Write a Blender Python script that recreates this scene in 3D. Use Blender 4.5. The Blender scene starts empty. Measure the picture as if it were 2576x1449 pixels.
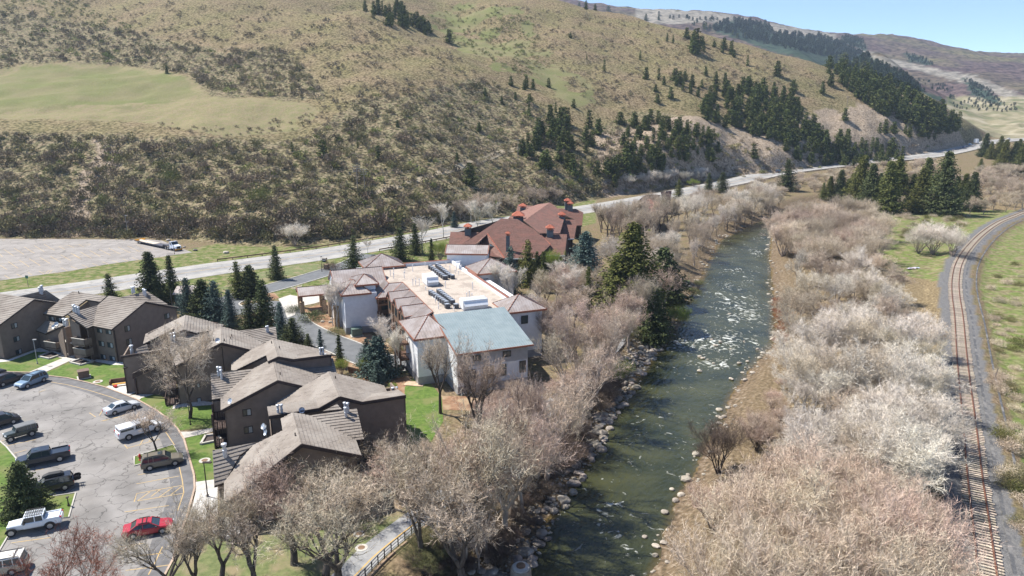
import bpy, math, random
import numpy as np
from mathutils import Vector
R = math.radians
S = bpy.context.scene
COL = S.collection
# ---------------------------------------------------------------- camera, light, exposure
FX, CX, CY, YH, CAMZ = 1786.0, 1288.0, 724.5, 265.0, 44.0     # focal length and horizon for a 2576 px wide frame
PITCH = math.atan((CY - YH) / FX)
cam = bpy.data.cameras.new('camera'); camo = bpy.data.objects.new('camera', cam); COL.objects.link(camo)
camo.location = (0, 0, CAMZ); camo.rotation_euler = (math.pi / 2 - PITCH, 0, 0)
cam.sensor_width = 36; cam.lens = 36 * FX / 2576; cam.clip_start = 1; cam.clip_end = 30000
S.camera = camo
SUN_EL, SUN_AZ = R(55), R(-67)           # azimuth measured from +Y towards +X
w = bpy.data.worlds.new('World'); S.world = w; w.use_nodes = True
nt = w.node_tree; nt.nodes.clear()
sky = nt.nodes.new('ShaderNodeTexSky'); sky.sky_type = 'NISHITA'; sky.sun_disc = False
sky.sun_elevation = SUN_EL; sky.sun_rotation = SUN_AZ; sky.altitude = 5000; sky.air_density = 1.0; sky.dust_density = 0.0; sky.ozone_density = 2.2
bg = nt.nodes.new('ShaderNodeBackground'); bg.inputs[1].default_value = 0.13
wo = nt.nodes.new('ShaderNodeOutputWorld'); nt.links.new(sky.outputs[0], bg.inputs[0]); nt.links.new(bg.outputs[0], wo.inputs[0])
sl = bpy.data.lights.new('sun', 'SUN'); sl.energy = 5.0; sl.angle = R(0.5); sl.color = (1, .955, .88)
so = bpy.data.objects.new('sun', sl); COL.objects.link(so)
sv = Vector((math.sin(SUN_AZ) * math.cos(SUN_EL), math.cos(SUN_AZ) * math.cos(SUN_EL), math.sin(SUN_EL)))
so.rotation_euler = sv.to_track_quat('Z', 'Y').to_euler(); so.location = (0, 0, 300)
S.view_settings.view_transform = 'Standard'; S.view_settings.look = 'None'; S.view_settings.gamma = 1
S.view_settings.use_curve_mapping = False; S.view_settings.exposure = 0.85
S.render.engine = 'CYCLES'; S.cycles.max_bounces = 5; S.cycles.diffuse_bounces = 2; S.cycles.glossy_bounces = 3
S.cycles.transmission_bounces = 4; S.cycles.volume_bounces = 0; S.cycles.transparent_max_bounces = 6
# ---------------------------------------------------------------- geometry helpers
CP, SP = math.cos(PITCH), math.sin(PITCH)
def at(x, y, z=0.0):
    """world point at height z seen along the sight line (x, y)"""
    dn = (y - CY) * CP + FX * SP; t = (CAMZ - z) / dn
    return ((x - CX) * t, (FX * CP - (y - CY) * SP) * t, z)
def atY(x, y, Y):
    t = Y / (FX * CP - (y - CY) * SP)
    return ((x - CX) * t, Y, CAMZ - t * ((y - CY) * CP + FX * SP))
def proj(X, Y, Z):
    D = CAMZ - Z; zc = Y * CP + D * SP; yc = D * CP - Y * SP
    zc = np.maximum(zc, 1e-3) if isinstance(zc, np.ndarray) else max(zc, 1e-3)
    return CX + FX * X / zc, CY + FX * yc / zc
def tag(o, label=None, cat=None, group=None, kind=None):
    if label: o['label'] = label
    if cat: o['category'] = cat
    if group: o['group'] = group
    if kind: o['kind'] = kind
    return o
def empty(name, loc=(0, 0, 0), rz=0, label=None, cat=None, group=None):
    o = bpy.data.objects.new(name, None); COL.objects.link(o); o.location = loc; o.rotation_euler = (0, 0, rz)
    o.empty_display_size = .5
    return tag(o, label, cat, group)
def mobj(name, me, mat=None, parent=None, loc=None, rz=None):
    if mat is not None and not me.materials:
        for m in (mat if isinstance(mat, (list, tuple)) else [mat]): me.materials.append(m)
    o = bpy.data.objects.new(name, me); COL.objects.link(o)
    if parent: o.parent = parent
    if loc is not None: o.location = loc
    if rz is not None: o.rotation_euler = (0, 0, rz)
    return o
def pymesh(name, v, f, smooth=False):
    me = bpy.data.meshes.new(name); me.from_pydata(v, [], f)
    if smooth: me.polygons.foreach_set('use_smooth', [True] * len(me.polygons))
    me.update(); return me
def npmesh(name, V, F, smooth=False):
    """V (n,3) floats, F (m,k) ints with k = 3 or 4"""
    me = bpy.data.meshes.new(name); V = np.asarray(V, np.float32); F = np.asarray(F, np.int32); k = F.shape[1]
    me.vertices.add(len(V)); me.vertices.foreach_set('co', V.ravel())
    me.loops.add(F.size); me.loops.foreach_set('vertex_index', F.ravel())
    me.polygons.add(len(F)); me.polygons.foreach_set('loop_start', np.arange(0, F.size, k, dtype=np.int32))
    if smooth: me.polygons.foreach_set('use_smooth', np.ones(len(F), bool))
    me.update(calc_edges=True); return me
class MB:
    """collects boxes, prisms and tubes into one mesh"""
    def __init__(s): s.v = []; s.f = []; s.m = []; s.cur = 0
    def poly(s, pts):
        b = len(s.v); s.v += [tuple(p) for p in pts]; s.f.append(tuple(range(b, b + len(pts)))); s.m.append(s.cur)
    def box(s, x0, y0, z0, x1, y1, z1):
        s.hexa([(x0, y0), (x1, y0), (x1, y1), (x0, y1)], [z0] * 4, [z1] * 4)
    def hexa(s, q, zb, zt):
        b = len(s.v); n = len(q)
        s.v += [(q[i][0], q[i][1], zb[i]) for i in range(n)] + [(q[i][0], q[i][1], zt[i]) for i in range(n)]
        s.f.append(tuple(b + i for i in reversed(range(n)))); s.f.append(tuple(b + n + i for i in range(n)))
        for i in range(n):
            j = (i + 1) % n; s.f.append((b + i, b + j, b + n + j, b + n + i))
        s.m += [s.cur] * (n + 2)
    def slab(s, pts, th):
        """polygon in space thickened downwards"""
        b = len(s.v); n = len(pts)
        s.v += [tuple(p) for p in pts] + [(p[0], p[1], p[2] - th) for p in pts]
        s.f.append(tuple(b + i for i in range(n))); s.f.append(tuple(b + n + i for i in reversed(range(n))))
        for i in range(n):
            j = (i + 1) % n; s.f.append((b + i, b + n + i, b + n + j, b + j))
        s.m += [s.cur] * (n + 2)
    def bar(s, p, q, w, h=None):
        p = Vector(p); q = Vector(q); h = h or w; d = (q - p)
        if d.length < 1e-6: return
        d.normalize(); up = Vector((0, 0, 1)) if abs(d.z) < .95 else Vector((1, 0, 0))
        sx = d.cross(up).normalized(); sy = sx.cross(d).normalized(); b = len(s.v)
        for e in (p, q):
            for a, c in ((-1, -1), (1, -1), (1, 1), (-1, 1)): s.v.append(tuple(e + sx * a * w / 2 + sy * c * h / 2))
        s.f += [(b, b + 3, b + 2, b + 1), (b + 4, b + 5, b + 6, b + 7)] + [(b + i, b + (i + 1) % 4, b + 4 + (i + 1) % 4, b + 4 + i) for i in range(4)]
        s.m += [s.cur] * 6
    def tube(s, p, q, r0, r1=None, n=8):
        p = Vector(p); q = Vector(q); r1 = r0 if r1 is None else r1; d = (q - p).normalized()
        up = Vector((0, 0, 1)) if abs(d.z) < .95 else Vector((1, 0, 0)); sx = d.cross(up).normalized(); sy = d.cross(sx); b = len(s.v)
        for e, r in ((p, r0), (q, r1)):
            for i in range(n):
                a = 2 * math.pi * i / n; s.v.append(tuple(e + sx * math.cos(a) * r + sy * math.sin(a) * r))
        s.f += [tuple(b + i for i in range(n)), tuple(b + n + i for i in reversed(range(n)))] + [(b + i, b + n + i, b + n + (i + 1) % n, b + (i + 1) % n) for i in range(n)]
        s.m += [s.cur] * (n + 2)
    def lathe(s, c, prof, n=10):
        b = len(s.v)
        for r, z in prof:
            for i in range(n):
                a = 2 * math.pi * i / n; s.v.append((c[0] + r * math.cos(a), c[1] + r * math.sin(a), c[2] + z))
        for k in range(len(prof) - 1):
            for i in range(n):
                j = (i + 1) % n; s.f.append((b + k * n + i, b + k * n + j, b + (k + 1) * n + j, b + (k + 1) * n + i)); s.m.append(s.cur)
        s.f.append(tuple(b + i for i in reversed(range(n)))); s.f.append(tuple(b + (len(prof) - 1) * n + i for i in range(n))); s.m += [s.cur] * 2
    def mesh(s, name, smooth=False):
        me = pymesh(name, s.v, s.f, smooth)
        if any(s.m): me.polygons.foreach_set('material_index', s.m)
        return me
    def build(s, name, mat, parent=None, loc=None, rz=None, smooth=False, kind=None):
        o = mobj(name, s.mesh(name, smooth), mat, parent, loc, rz)
        if kind: o['kind'] = kind
        return o
def copy_tree(o, parent=None):
    c = o.copy(); COL.objects.link(c)
    if parent: c.parent = parent
    for ch in o.children: copy_tree(ch, c)
    return c
# ---------------------------------------------------------------- materials
def _n(nt, t, **k):
    n = nt.nodes.new(t)
    for a, b in k.items(): setattr(n, a, b)
    return n
def pmat(name, c, c2=None, scale=5.0, rough=.8, bump=0.0, bscale=None, metal=0.0, detail=4, rnd=0.0, stretch=None, spec=.3, obj=False, c3=None, s3=.3, trans=0):
    m = bpy.data.materials.new(name); m.use_nodes = True; nt = m.node_tree; L = nt.links
    b = nt.nodes['Principled BSDF']; b.inputs['Roughness'].default_value = rough; b.inputs['Metallic'].default_value = metal
    b.inputs['Specular IOR Level'].default_value = spec
    b.inputs['Base Color'].default_value = (*c, 1)
    src = None
    if c2 is not None or bump:
        tc = _n(nt, 'ShaderNodeTexCoord'); mp = _n(nt, 'ShaderNodeMapping')
        if stretch: mp.inputs['Scale'].default_value = stretch
        L.new(tc.outputs['Object'], mp.inputs[0])
        nz = _n(nt, 'ShaderNodeTexNoise'); nz.inputs['Scale'].default_value = scale; nz.inputs['Detail'].default_value = detail; L.new(mp.outputs[0], nz.inputs['Vector'])
    if c2 is not None:
        cr = _n(nt, 'ShaderNodeValToRGB'); cr.color_ramp.elements[0].position = .35; cr.color_ramp.elements[1].position = .65
        cr.color_ramp.elements[0].color = (*c, 1); cr.color_ramp.elements[1].color = (*c2, 1); L.new(nz.outputs[0], cr.inputs[0]); src = cr.outputs[0]
        if c3 is not None:
            n3 = _n(nt, 'ShaderNodeTexNoise'); n3.inputs['Scale'].default_value = s3; n3.inputs['Detail'].default_value = 3; L.new(mp.outputs[0], n3.inputs['Vector'])
            r3 = _n(nt, 'ShaderNodeValToRGB'); r3.color_ramp.elements[0].position = .48; r3.color_ramp.elements[1].position = .62; L.new(n3.outputs[0], r3.inputs[0])
            mx = _n(nt, 'ShaderNodeMixRGB'); L.new(r3.outputs[0], mx.inputs[0]); L.new(src, mx.inputs[1]); mx.inputs[2].default_value = (*c3, 1); src = mx.outputs[0]
    if rnd:
        oi = _n(nt, 'ShaderNodeObjectInfo'); hs = _n(nt, 'ShaderNodeHueSaturation')
        mr = _n(nt, 'ShaderNodeMapRange'); mr.inputs[3].default_value = 1 - rnd; mr.inputs[4].default_value = 1 + rnd; L.new(oi.outputs['Random'], mr.inputs[0]); L.new(mr.outputs[0], hs.inputs['Value'])
        mr2 = _n(nt, 'ShaderNodeMapRange'); mr2.inputs[3].default_value = .5 - rnd * .06; mr2.inputs[4].default_value = .5 + rnd * .06
        ml = _n(nt, 'ShaderNodeMath', operation='FRACT'); mm = _n(nt, 'ShaderNodeMath', operation='MULTIPLY'); mm.inputs[1].default_value = 17.3; L.new(oi.outputs['Random'], mm.inputs[0]); L.new(mm.outputs[0], ml.inputs[0]); L.new(ml.outputs[0], mr2.inputs[0]); L.new(mr2.outputs[0], hs.inputs['Hue'])
        if src: L.new(src, hs.inputs['Color'])
        else: hs.inputs['Color'].default_value = (*c, 1)
        src = hs.outputs[0]
    if src: L.new(src, b.inputs['Base Color'])
    if bump:
        nb = _n(nt, 'ShaderNodeTexNoise'); nb.inputs['Scale'].default_value = bscale or scale * 3; nb.inputs['Detail'].default_value = 5; L.new(mp.outputs[0], nb.inputs['Vector'])
        bp = _n(nt, 'ShaderNodeBump'); bp.inputs['Strength'].default_value = min(1, bump); bp.inputs['Distance'].default_value = .05 if bump <= 1 else .05 * bump; L.new(nb.outputs[0], bp.inputs['Height']); L.new(bp.outputs[0], b.inputs['Normal'])
    if trans:
        tr = _n(nt, 'ShaderNodeBsdfTranslucent'); mxs = _n(nt, 'ShaderNodeMixShader'); mxs.inputs[0].default_value = trans
        if src: L.new(src, tr.inputs[0])
        else: tr.inputs[0].default_value = (*c, 1)
        out = nt.nodes['Material Output']; L.new(b.outputs[0], mxs.inputs[1]); L.new(tr.outputs[0], mxs.inputs[2]); L.new(mxs.outputs[0], out.inputs[0])
    return m
M = {}
# ---------------------------------------------------------------- terrain
def valley(Y): return .045 * np.maximum(0, Y - 300) * (1 - np.exp(-np.maximum(0, Y - 300) / 120.))
FOOT_PX = [(-900, 600), (-300, 600), (0, 599), (300, 598), (430, 600), (520, 611), (640, 621), (735, 621), (830, 613), (950, 597), (1113, 568), (1255, 546), (1472, 508), (1602, 493), (1833, 459)]
FOOT = [at(x, y)[:2] for x, y in FOOT_PX]
for x, y, Yd in [(1950, 446, 432), (2167, 417, 488), (2319, 396, 530), (2406, 366, 572), (2452, 352, 597), (2500, 346, 660)]:
    FOOT.append(atY(x, y, Yd)[:2])
FOOT = np.array(FOOT)
CTRL = []                                         # (x, y, z) world control points of hills
def cpx(x, y, Y): CTRL.append(atY(x, y, Y))
def col(x, lst, back=None):
    for y, Y in lst: cpx(x, y, Y)
    if back:
        y, Y = lst[-1]; p = atY(x, y, Y)
        for k, drop in ((1.2, .90), (1.45, .72), (1.9, .6)): CTRL.append((p[0] * k, p[1] * k, p[2] * drop))
for x in (-1400, -700, 0, 300):
    col(x, [(500, 262), (400, 292), (340, 315), (250, 375), (170, 450), (80, 520), (0, 600), (-160, 760), (-330, 1000)])
col(600, [(500, 258), (400, 295), (330, 330), (250, 385), (150, 450), (60, 520), (0, 572), (-160, 720), (-300, 950)])
col(900, [(500, 268), (400, 305), (300, 350), (200, 410), (100, 480), (22, 540)])
for x, y, Y in [(900, -60, 700), (900, -150, 850), (1000, -20, 660), (1050, -60, 760)]: cpx(x, y, Y)
CTRL.append((-130, 590, 112))
col(1130, [(480, 290), (400, 322), (300, 370), (200, 430), (112, 490), (92, 580), (60, 620), (40, 650), (-10, 740), (-40, 860)])
CTRL.append((-45, 530, 82))
col(1250, [(470, 318), (400, 346), (330, 380), (240, 425), (165, 475), (120, 560), (60, 615), (10, 665), (-15, 760)], True)
col(1400, [(450, 338), (400, 362), (300, 410), (250, 440), (205, 480), (120, 560), (50, 640), (7, 690)], True)
col(1600, [(420, 372), (350, 410), (280, 455), (200, 520), (120, 590), (50, 660)], True)
col(1800, [(420, 408), (350, 442), (280, 485), (200, 545), (150, 590), (92, 650)], True)
col(2000, [(400, 462), (350, 482), (280, 520), (220, 560), (152, 625)], True)
col(2200, [(370, 510), (320, 532), (250, 575), (212, 610)], True)
col(2350, [(345, 556), (300, 580), (265, 605)], True)
col(2450, [(338, 610)])
for p in FOOT: CTRL.append((p[0], p[1], float(valley(p[1]))))
for x, y, Y in [(1400, 22, 1800), (1597, 25, 2000), (1722, 29, 2100), (1863, 41, 2100), (1977, 70, 2200), (2091, 86, 2300), (2300, 96, 2300), (2395, 119, 2250), (2539, 140, 2200), (2700, 142, 2200), (3000, 120, 2200),
                (1900, 112, 1500), (1780, 70, 1600), (2000, 150, 1250), (2100, 180, 1200), (2100, 130, 1650), (2200, 150, 1700), (2200, 215, 1150), (2300, 180, 1550), (2300, 245, 1100), (2400, 190, 1500), (2400, 262, 1080),
                (2500, 220, 1350), (2500, 262, 1120), (2600, 200, 1500), (2600, 262, 1150), (2500, 300, 900), (2600, 300, 880), (2450, 318, 800), (2700, 262, 1150), (2900, 250, 1200), (3000, 300, 900),
                (2500, 330, 730), (2600, 330, 720), (2800, 320, 720)]: cpx(x, y, Y)
for x in (1400, 1700, 2000, 2300, 2600, 3000):
    p = atY(x, 90, 2300); CTRL.append((p[0] * 1.6, p[1] * 1.6, 150)); CTRL.append((p[0] * 2.8, p[1] * 2.8, 120))
for x in (-1400, -400, 400, 1000): CTRL.append(((x - CX) * 1.2, 2300, 420)); CTRL.append(((x - CX) * 2.6, 5500, 420))
CTRL = np.array(CTRL)
def _uv(X, Y):
    r = np.hypot(X, Y); return np.stack([np.arctan2(X, Y) * 1.6, np.log(r)], -1), r
_cu, _cr = _uv(CTRL[:, 0], CTRL[:, 1]); _n0 = len(_cu)
def _phi(d2): return .5 * d2 * np.log(d2 + 1e-12)
_K = _phi(((_cu[:, None] - _cu[None]) ** 2).sum(-1)) + np.eye(_n0) * 2e-5
_P = np.c_[np.ones(_n0), _cu]
_A = np.block([[_K, _P], [_P.T, np.zeros((3, 3))]])
_wt = np.linalg.solve(_A, np.r_[CTRL[:, 2] / _cr, 0, 0, 0])
def rbf(X, Y):
    sh = X.shape; X = X.ravel(); Y = Y.ravel(); out = np.empty(len(X))
    for i in range(0, len(X), 20000):
        u, r = _uv(X[i:i + 20000], Y[i:i + 20000]); d2 = ((u[:, None] - _cu[None]) ** 2).sum(-1)
        out[i:i + 20000] = (_phi(d2) @ _wt[:_n0] + _wt[_n0] + u @ _wt[_n0 + 1:]) * r
    return out.reshape(sh)
def pldist(X, Y, PL):
    """unsigned distance to polyline and signed side (positive = left of travel direction), plus parameter"""
    best = np.full(X.shape, 1e9); sd = np.zeros(X.shape); par = np.zeros(X.shape); acc = 0
    for a, b in zip(PL[:-1], PL[1:]):
        d = b - a; L2 = (d ** 2).sum(); t = np.clip(((X - a[0]) * d[0] + (Y - a[1]) * d[1]) / L2, 0, 1)
        dx = X - a[0] - t * d[0]; dy = Y - a[1] - t * d[1]; q = np.hypot(dx, dy); m = q < best
        best = np.where(m, q, best); sd = np.where(m, np.sign(d[0] * (Y - a[1]) - d[1] * (X - a[0])), sd); par = np.where(m, acc + t * math.sqrt(L2), par); acc += math.sqrt(L2)
    return best, sd, par
def inpoly(X, Y, P):
    c = np.zeros(X.shape, bool); n = len(P)
    for i in range(n):
        x1, y1 = P[i]; x2, y2 = P[(i + 1) % n]
        if y1 == y2: continue
        m = ((y1 > Y) != (y2 > Y)) & (X < (x2 - x1) * (Y - y1) / (y2 - y1) + x1); c ^= m
    return c
def sstep(x, a, b):
    t = np.clip((x - a) / (b - a), 0, 1); return t * t * (3 - 2 * t)
# value noise (tileable enough, deterministic)
_rs = np.random.RandomState(5); _tab = _rs.rand(256, 256)
def vnoise(x, y):
    xi = np.floor(x).astype(int); yi = np.floor(y).astype(int); fx = x - xi; fy = y - yi; fx = fx * fx * (3 - 2 * fx); fy = fy * fy * (3 - 2 * fy)
    g = lambda i, j: _tab[(xi + i) & 255, (yi + j) & 255]
    return (g(0, 0) * (1 - fx) + g(1, 0) * fx) * (1 - fy) + (g(0, 1) * (1 - fx) + g(1, 1) * fx) * fy
def fbm(x, y, o=4):
    s = 0; a = .5
    for k in range(o): s = s + a * vnoise(x * 2 ** k + 13 * k, y * 2 ** k + 7 * k); a *= .5
    return s
# river banks, traced where the water meets the bank (water level -2)
WZ = -2.0
RL_PX = [(1225, 1640), (1310, 1449), (1350, 1372), (1405, 1280), (1455, 1200), (1503, 1130), (1522, 1075), (1550, 1030), (1590, 980), (1612, 940), (1645, 890), (1690, 850), (1702, 790), (1735, 742), (1762, 700), (1790, 645), (1812, 603), (1880, 572), (1915, 556), (1960, 530), (2040, 512), (2200, 498), (2420, 470), (2700, 440)]
RR_PX = [(1530, 1640), (1625, 1449), (1645, 1420), (1672, 1340), (1690, 1290), (1712, 1230), (1748, 1195), (1768, 1130), (1818, 1060), (1836, 1000), (1885, 930), (1925, 888), (1952, 858), (1950, 800), (1942, 700), (1936, 640), (1940, 590), (1965, 556), (2060, 530), (2230, 514), (2450, 486), (2740, 452)]
RL = np.array([at(x, y, WZ)[:2] for x, y in RL_PX]); RR = np.array([at(x, y, WZ)[:2] for x, y in RR_PX])
RIVER = np.concatenate([RL, RR[::-1]])
# railway centre line
RAIL_PX = [(2515, 1640), (2484, 1449), (2468, 1320), (2452, 1200), (2440, 1080), (2426, 960), (2418, 880), (2412, 800), (2404, 740), (2404, 700), (2413, 662), (2436, 625), (2470, 590), (2510, 562), (2550, 545), (2620, 520), (2750, 490)]
def smooth_pl(P, n=6):
    P = np.array(P, float); out = []
    Q = np.vstack([2 * P[0] - P[1], P, 2 * P[-1] - P[-2]])
    for i in range(1, len(Q) - 2):
        for k in range(n):
            t = k / n; a, b, c, d = Q[i - 1], Q[i], Q[i + 1], Q[i + 2]
            out.append(.5 * (2 * b + (c - a) * t + (2 * a - 5 * b + 4 * c - d) * t * t + (3 * b - a - 3 * c + d) * t ** 3))
    out.append(P[-1]); return np.array(out)
RAIL = smooth_pl([at(x, y, 1.0)[:2] for x, y in RAIL_PX], 5)
HILLR = np.array([at(x, y, 1.0)[:2] for x, y in [(2600, 1640), (2590, 1100), (2560, 700), (2520, 640), (2600, 560), (2800, 500)]])
def H(X, Y, fine=True):
    X = np.asarray(X, float); Y = np.asarray(Y, float)
    v = valley(Y)
    d, s, _ = pldist(X, Y, FOOT); sd = d * s; r = np.hypot(X, Y)
    wgt = np.maximum(sstep(sd, 0, 10), sstep(r, 760, 900)) * (r > 120)
    h = rbf(X, Y)
    steep = 1.0
    z = v * (1 - wgt) + np.maximum(h, v * .6) * wgt
    if fine:
        a = wgt * sstep(sd + (r > 800) * 100, 3, 60)
        z = z + a * ((fbm(X / 46., Y / 46., 4) - .47) * 11 + (fbm(X / 9., Y / 9., 2) - .37) * 1.2) * np.where(r > 900, 1 + np.minimum(r - 900, 700) / 900., 1)
        # low eroded bluff along the highway cut
        cut = wgt * sstep(X, 20, 90) * sstep(sd, 1, 12) * (1 - sstep(sd, 20, 48)) * (r < 700); z = z + cut * (2.6 + (fbm(X / 8., Y / 8., 3) - .45) * 8)
    # small natural unevenness of the valley floor away from the buildings
    # river channel
    near = (r < 900)
    dl, sl_, _ = pldist(X, Y, RL); dr, sr_, _ = pldist(X, Y, RR)
    ins = inpoly(X, Y, RIVER); dd = np.minimum(dl, dr)
    prof = np.where(ins, -2.0 - 1.1 * sstep(dd, 0, 5), -2.0 * (1 - sstep(dd, 0, np.where(dl < dr, 7.0, 4.5))) + 0.25 * (fbm(X / 1.7, Y / 1.7, 2) - .37) * (1 - sstep(dd, 5, 12)))
    z = z + np.where(near, prof * (1 - sstep(r, 600, 800)), 0)
    # railway bank and the slope right of it
    dR, sR, _ = pldist(X, Y, RAIL); side = dR * sR
    z = z + np.where(near, 1.0 * (1 - sstep(dR, 3.0, 7.0)), 0) + np.where(near & (side < 0), sstep(-side, 10, 60) * 9 * (1 - sstep(r, 500, 800)) + (fbm(X / 9., Y / 9., 3) - .47) * 1.2 * sstep(-side, 8, 16), 0)
    return z
def HG(X, Y):
    """height of the ground sheet by interpolation of its own vertices"""
    X = np.asarray(X, float); Y = np.asarray(Y, float); r = np.hypot(X, Y); a = np.arctan2(X, Y)
    fi = np.clip(np.interp(r, rr, np.arange(len(rr))), 0, len(rr) - 1.001); fj = np.clip((a - ang[0]) / (ang[1] - ang[0]), 0, len(ang) - 1.001)
    i = fi.astype(int); j = fj.astype(int); u = fi - i; v = fj - j
    return (GZ[i, j] * (1 - v) + GZ[i, j + 1] * v) * (1 - u) + (GZ[i + 1, j] * (1 - v) + GZ[i + 1, j + 1] * v) * u
def H1(x, y): return float(HG(x, y))
# ray hits from sight lines onto the ground, many at once
def hits(px):
    px = np.array(px, float); dx = (px[:, 0] - CX); dyv = px[:, 1] - CY
    D = np.stack([dx, FX * CP - dyv * SP, -(dyv * CP + FX * SP)], 1); D /= D[:, 1:2]
    ts = np.concatenate([np.arange(50, 700, 2.0), np.arange(700, 4500, 15.0)])
    res = np.full((len(px), 3), np.nan)
    Xg = D[:, 0:1] * ts; Yg = np.repeat(ts[None], len(px), 0); Zg = CAMZ + D[:, 2:3] * ts
    Hg = HG(Xg, Yg)
    below = Zg < Hg
    for i in range(len(px)):
        k = np.argmax(below[i])
        if below[i].any() and k > 0:
            a = (Zg[i, k - 1] - Hg[i, k - 1]); b = (Hg[i, k] - Zg[i, k]); t = ts[k - 1] + (ts[k] - ts[k - 1]) * a / (a + b + 1e-9)
            res[i] = (D[i, 0] * t, t, H1(D[i, 0] * t, t))
    return res
# --- the ground sheet
NA, NR = 460, 640
ang = np.linspace(R(-52), R(52), NA); rr = np.concatenate([np.exp(np.linspace(math.log(20), math.log(60), 30))[:-1], np.exp(np.linspace(math.log(60), math.log(700), 430)), np.exp(np.linspace(math.log(700), math.log(3500), NR - 430))[1:]])
AA, RRR = np.meshgrid(ang, rr); GX = RRR * np.sin(AA); GY = RRR * np.cos(AA); GZ = H(GX, GY)
nr, na = GX.shape
V = np.stack([GX, GY, GZ], -1).reshape(-1, 3)
idx = np.arange(nr * na).reshape(nr, na)
F = np.stack([idx[:-1, :-1], idx[:-1, 1:], idx[1:, 1:], idx[1:, :-1]], -1).reshape(-1, 4)
gm = npmesh('ground', V, F, True)
# ground cover zones, measured in sight-line coordinates of each vertex and stored as colour attributes
PX, PY = proj(GX, GY, GZ)
wob = (fbm(GX / 13., GY / 13., 4) - .47) * 46; wob2 = (fbm(GY / 10. + 40, GX / 10., 4) - .47) * 30
PXw, PYw = PX + wob, PY + wob2
dF, sF, _ = pldist(GX, GY, FOOT); SD = dF * sF; GR = np.hypot(GX, GY)
dRl, sRl, _ = pldist(GX, GY, RAIL); RS = dRl * sRl
near = GR < 700
meadow = inpoly(PX + wob * .4, PY + wob2 * .35, [(-900, 230), (-100, 185), (60, 163), (200, 158), (420, 178), (500, 205), (520, 240), (760, 258), (800, 280), (790, 300), (740, 305), (760, 330), (560, 345), (470, 325), (330, 305), (0, 300), (-900, 300)]) & (SD > 5)
green = inpoly(PXw, PYw, [(-900, 260), (0, 200), (60, 170), (300, 170), (470, 200), (490, 245), (430, 262), (200, 268), (0, 280), (-900, 280)]) & (SD > 5)
knoll = inpoly(PXw, PYw, [(1080, 40), (1150, 12), (1300, 12), (1340, 40), (1340, 100), (1420, 170), (1480, 200), (1500, 260), (1420, 265), (1330, 200), (1200, 160), (1130, 105)]) & (SD > 20)
scrub = (inpoly(PXw, PYw, [(-900, 340), (0, 330), (300, 340), (520, 350), (760, 360), (900, 250), (1030, 240), (1180, 200), (1260, 215), (1450, 330), (1650, 280), (1800, 300), (1850, 380), (2000, 470), (1500, 640), (1000, 640), (-900, 640)]) |
         inpoly(PXw, PYw, [(-900, 60), (0, 20), (150, 50), (330, 80), (560, 130), (700, 120), (800, 200), (820, 260), (680, 250), (520, 235), (480, 190), (300, 165), (60, 160), (-900, 240)])) & (SD > 0)
cutm = (SD > 1) & (SD < 42 + wob * .5) & (GX > 45) & (GR < 700)
gully = inpoly(PXw, PYw, [(235, 340), (270, 345), (300, 420), (250, 470), (200, 600), (150, 600), (200, 460), (240, 400)]) & (SD > 0)
far = GR > 800
forest = inpoly(PX + wob * .3, PY + wob2 * .2, [(1800, 60), (1850, 50), (1935, 62), (1945, 85), (2060, 92), (2120, 110), (2200, 150), (2280, 190), (2330, 230), (2400, 260), (2200, 230), (2050, 160), (1940, 130), (1850, 95), (1790, 80)]) & far
forest |= inpoly(PX + wob * .3, PY + wob2 * .2, [(2110, 90), (2170, 100), (2180, 128), (2130, 110)]) & far
forest |= inpoly(PX + wob * .2, PY + wob2 * .2, [(2270, 130), (2330, 150), (2350, 168), (2290, 155)]) & far
forest |= inpoly(PX + wob * .3, PY + wob2 * .2, [(2420, 195), (2480, 225), (2530, 270), (2450, 240)]) & far
pale = (inpoly(PX + wob * .4, PY + wob2 * .2, [(1600, 20), (1800, 30), (1950, 60), (2100, 85), (2110, 110), (2250, 150), (2450, 190), (2600, 250), (2600, 275), (2450, 215), (2300, 175), (2200, 160), (2080, 120), (1960, 95), (1780, 55), (1700, 60), (1600, 60)])) & far
valleyf = far & (PY > 243) & (PX > 2380)
lawnR = near & (SD <= 0) & (RS < -5.5)
bank = near & (SD <= 0) & (RS > 4)
def at_(name, m):
    a = gm.attributes.new(name, 'FLOAT', 'POINT'); a.data.foreach_set('value', np.asarray(m, np.float32).ravel())
for n_, m_ in dict(meadow=meadow, green=green | knoll & (fbm(GX / 20, GY / 20) > .4), scrub=scrub, bare=cutm | gully, forest=forest, pale=pale, valleyf=valleyf, lawnr=lawnR, far=sstep(GR, 700, 1000)).items(): at_(n_, m_)
dl_, _, _ = pldist(GX, GY, RL); dr_, _, _ = pldist(GX, GY, RR); at_('bankn', np.clip(1 - np.minimum(dl_, dr_) / 11., 0, 1) * (~inpoly(GX, GY, RIVER)) + 0.0)
at_('bed', inpoly(GX, GY, RIVER))
verge = near & (SD <= 0) & inpoly(PX, PY, [(-900, 900), (-900, 640), (0, 690), (340, 655), (560, 610), (700, 600), (930, 600), (1500, 500), (1500, 560), (1000, 700), (850, 760), (400, 740), (0, 780)]); at_('verge', verge)
isl = near & (SD <= 0) & (dRl > 3) & (RS > 0) & ~inpoly(GX, GY, RIVER); drr = dr_
at_('island', isl & ((sRl > 0)) & (pldist(GX, GY, RR)[1] < 0))
at_('ballast', (dRl < 3.4) & near)
openr = inpoly(PX + wob * .5, PY + wob2 * .3, [(2170, 530), (2560, 530), (2430, 610), (2395, 700), (2340, 705), (2260, 690), (2210, 650)]); at_('openr', openr & near)
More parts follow.
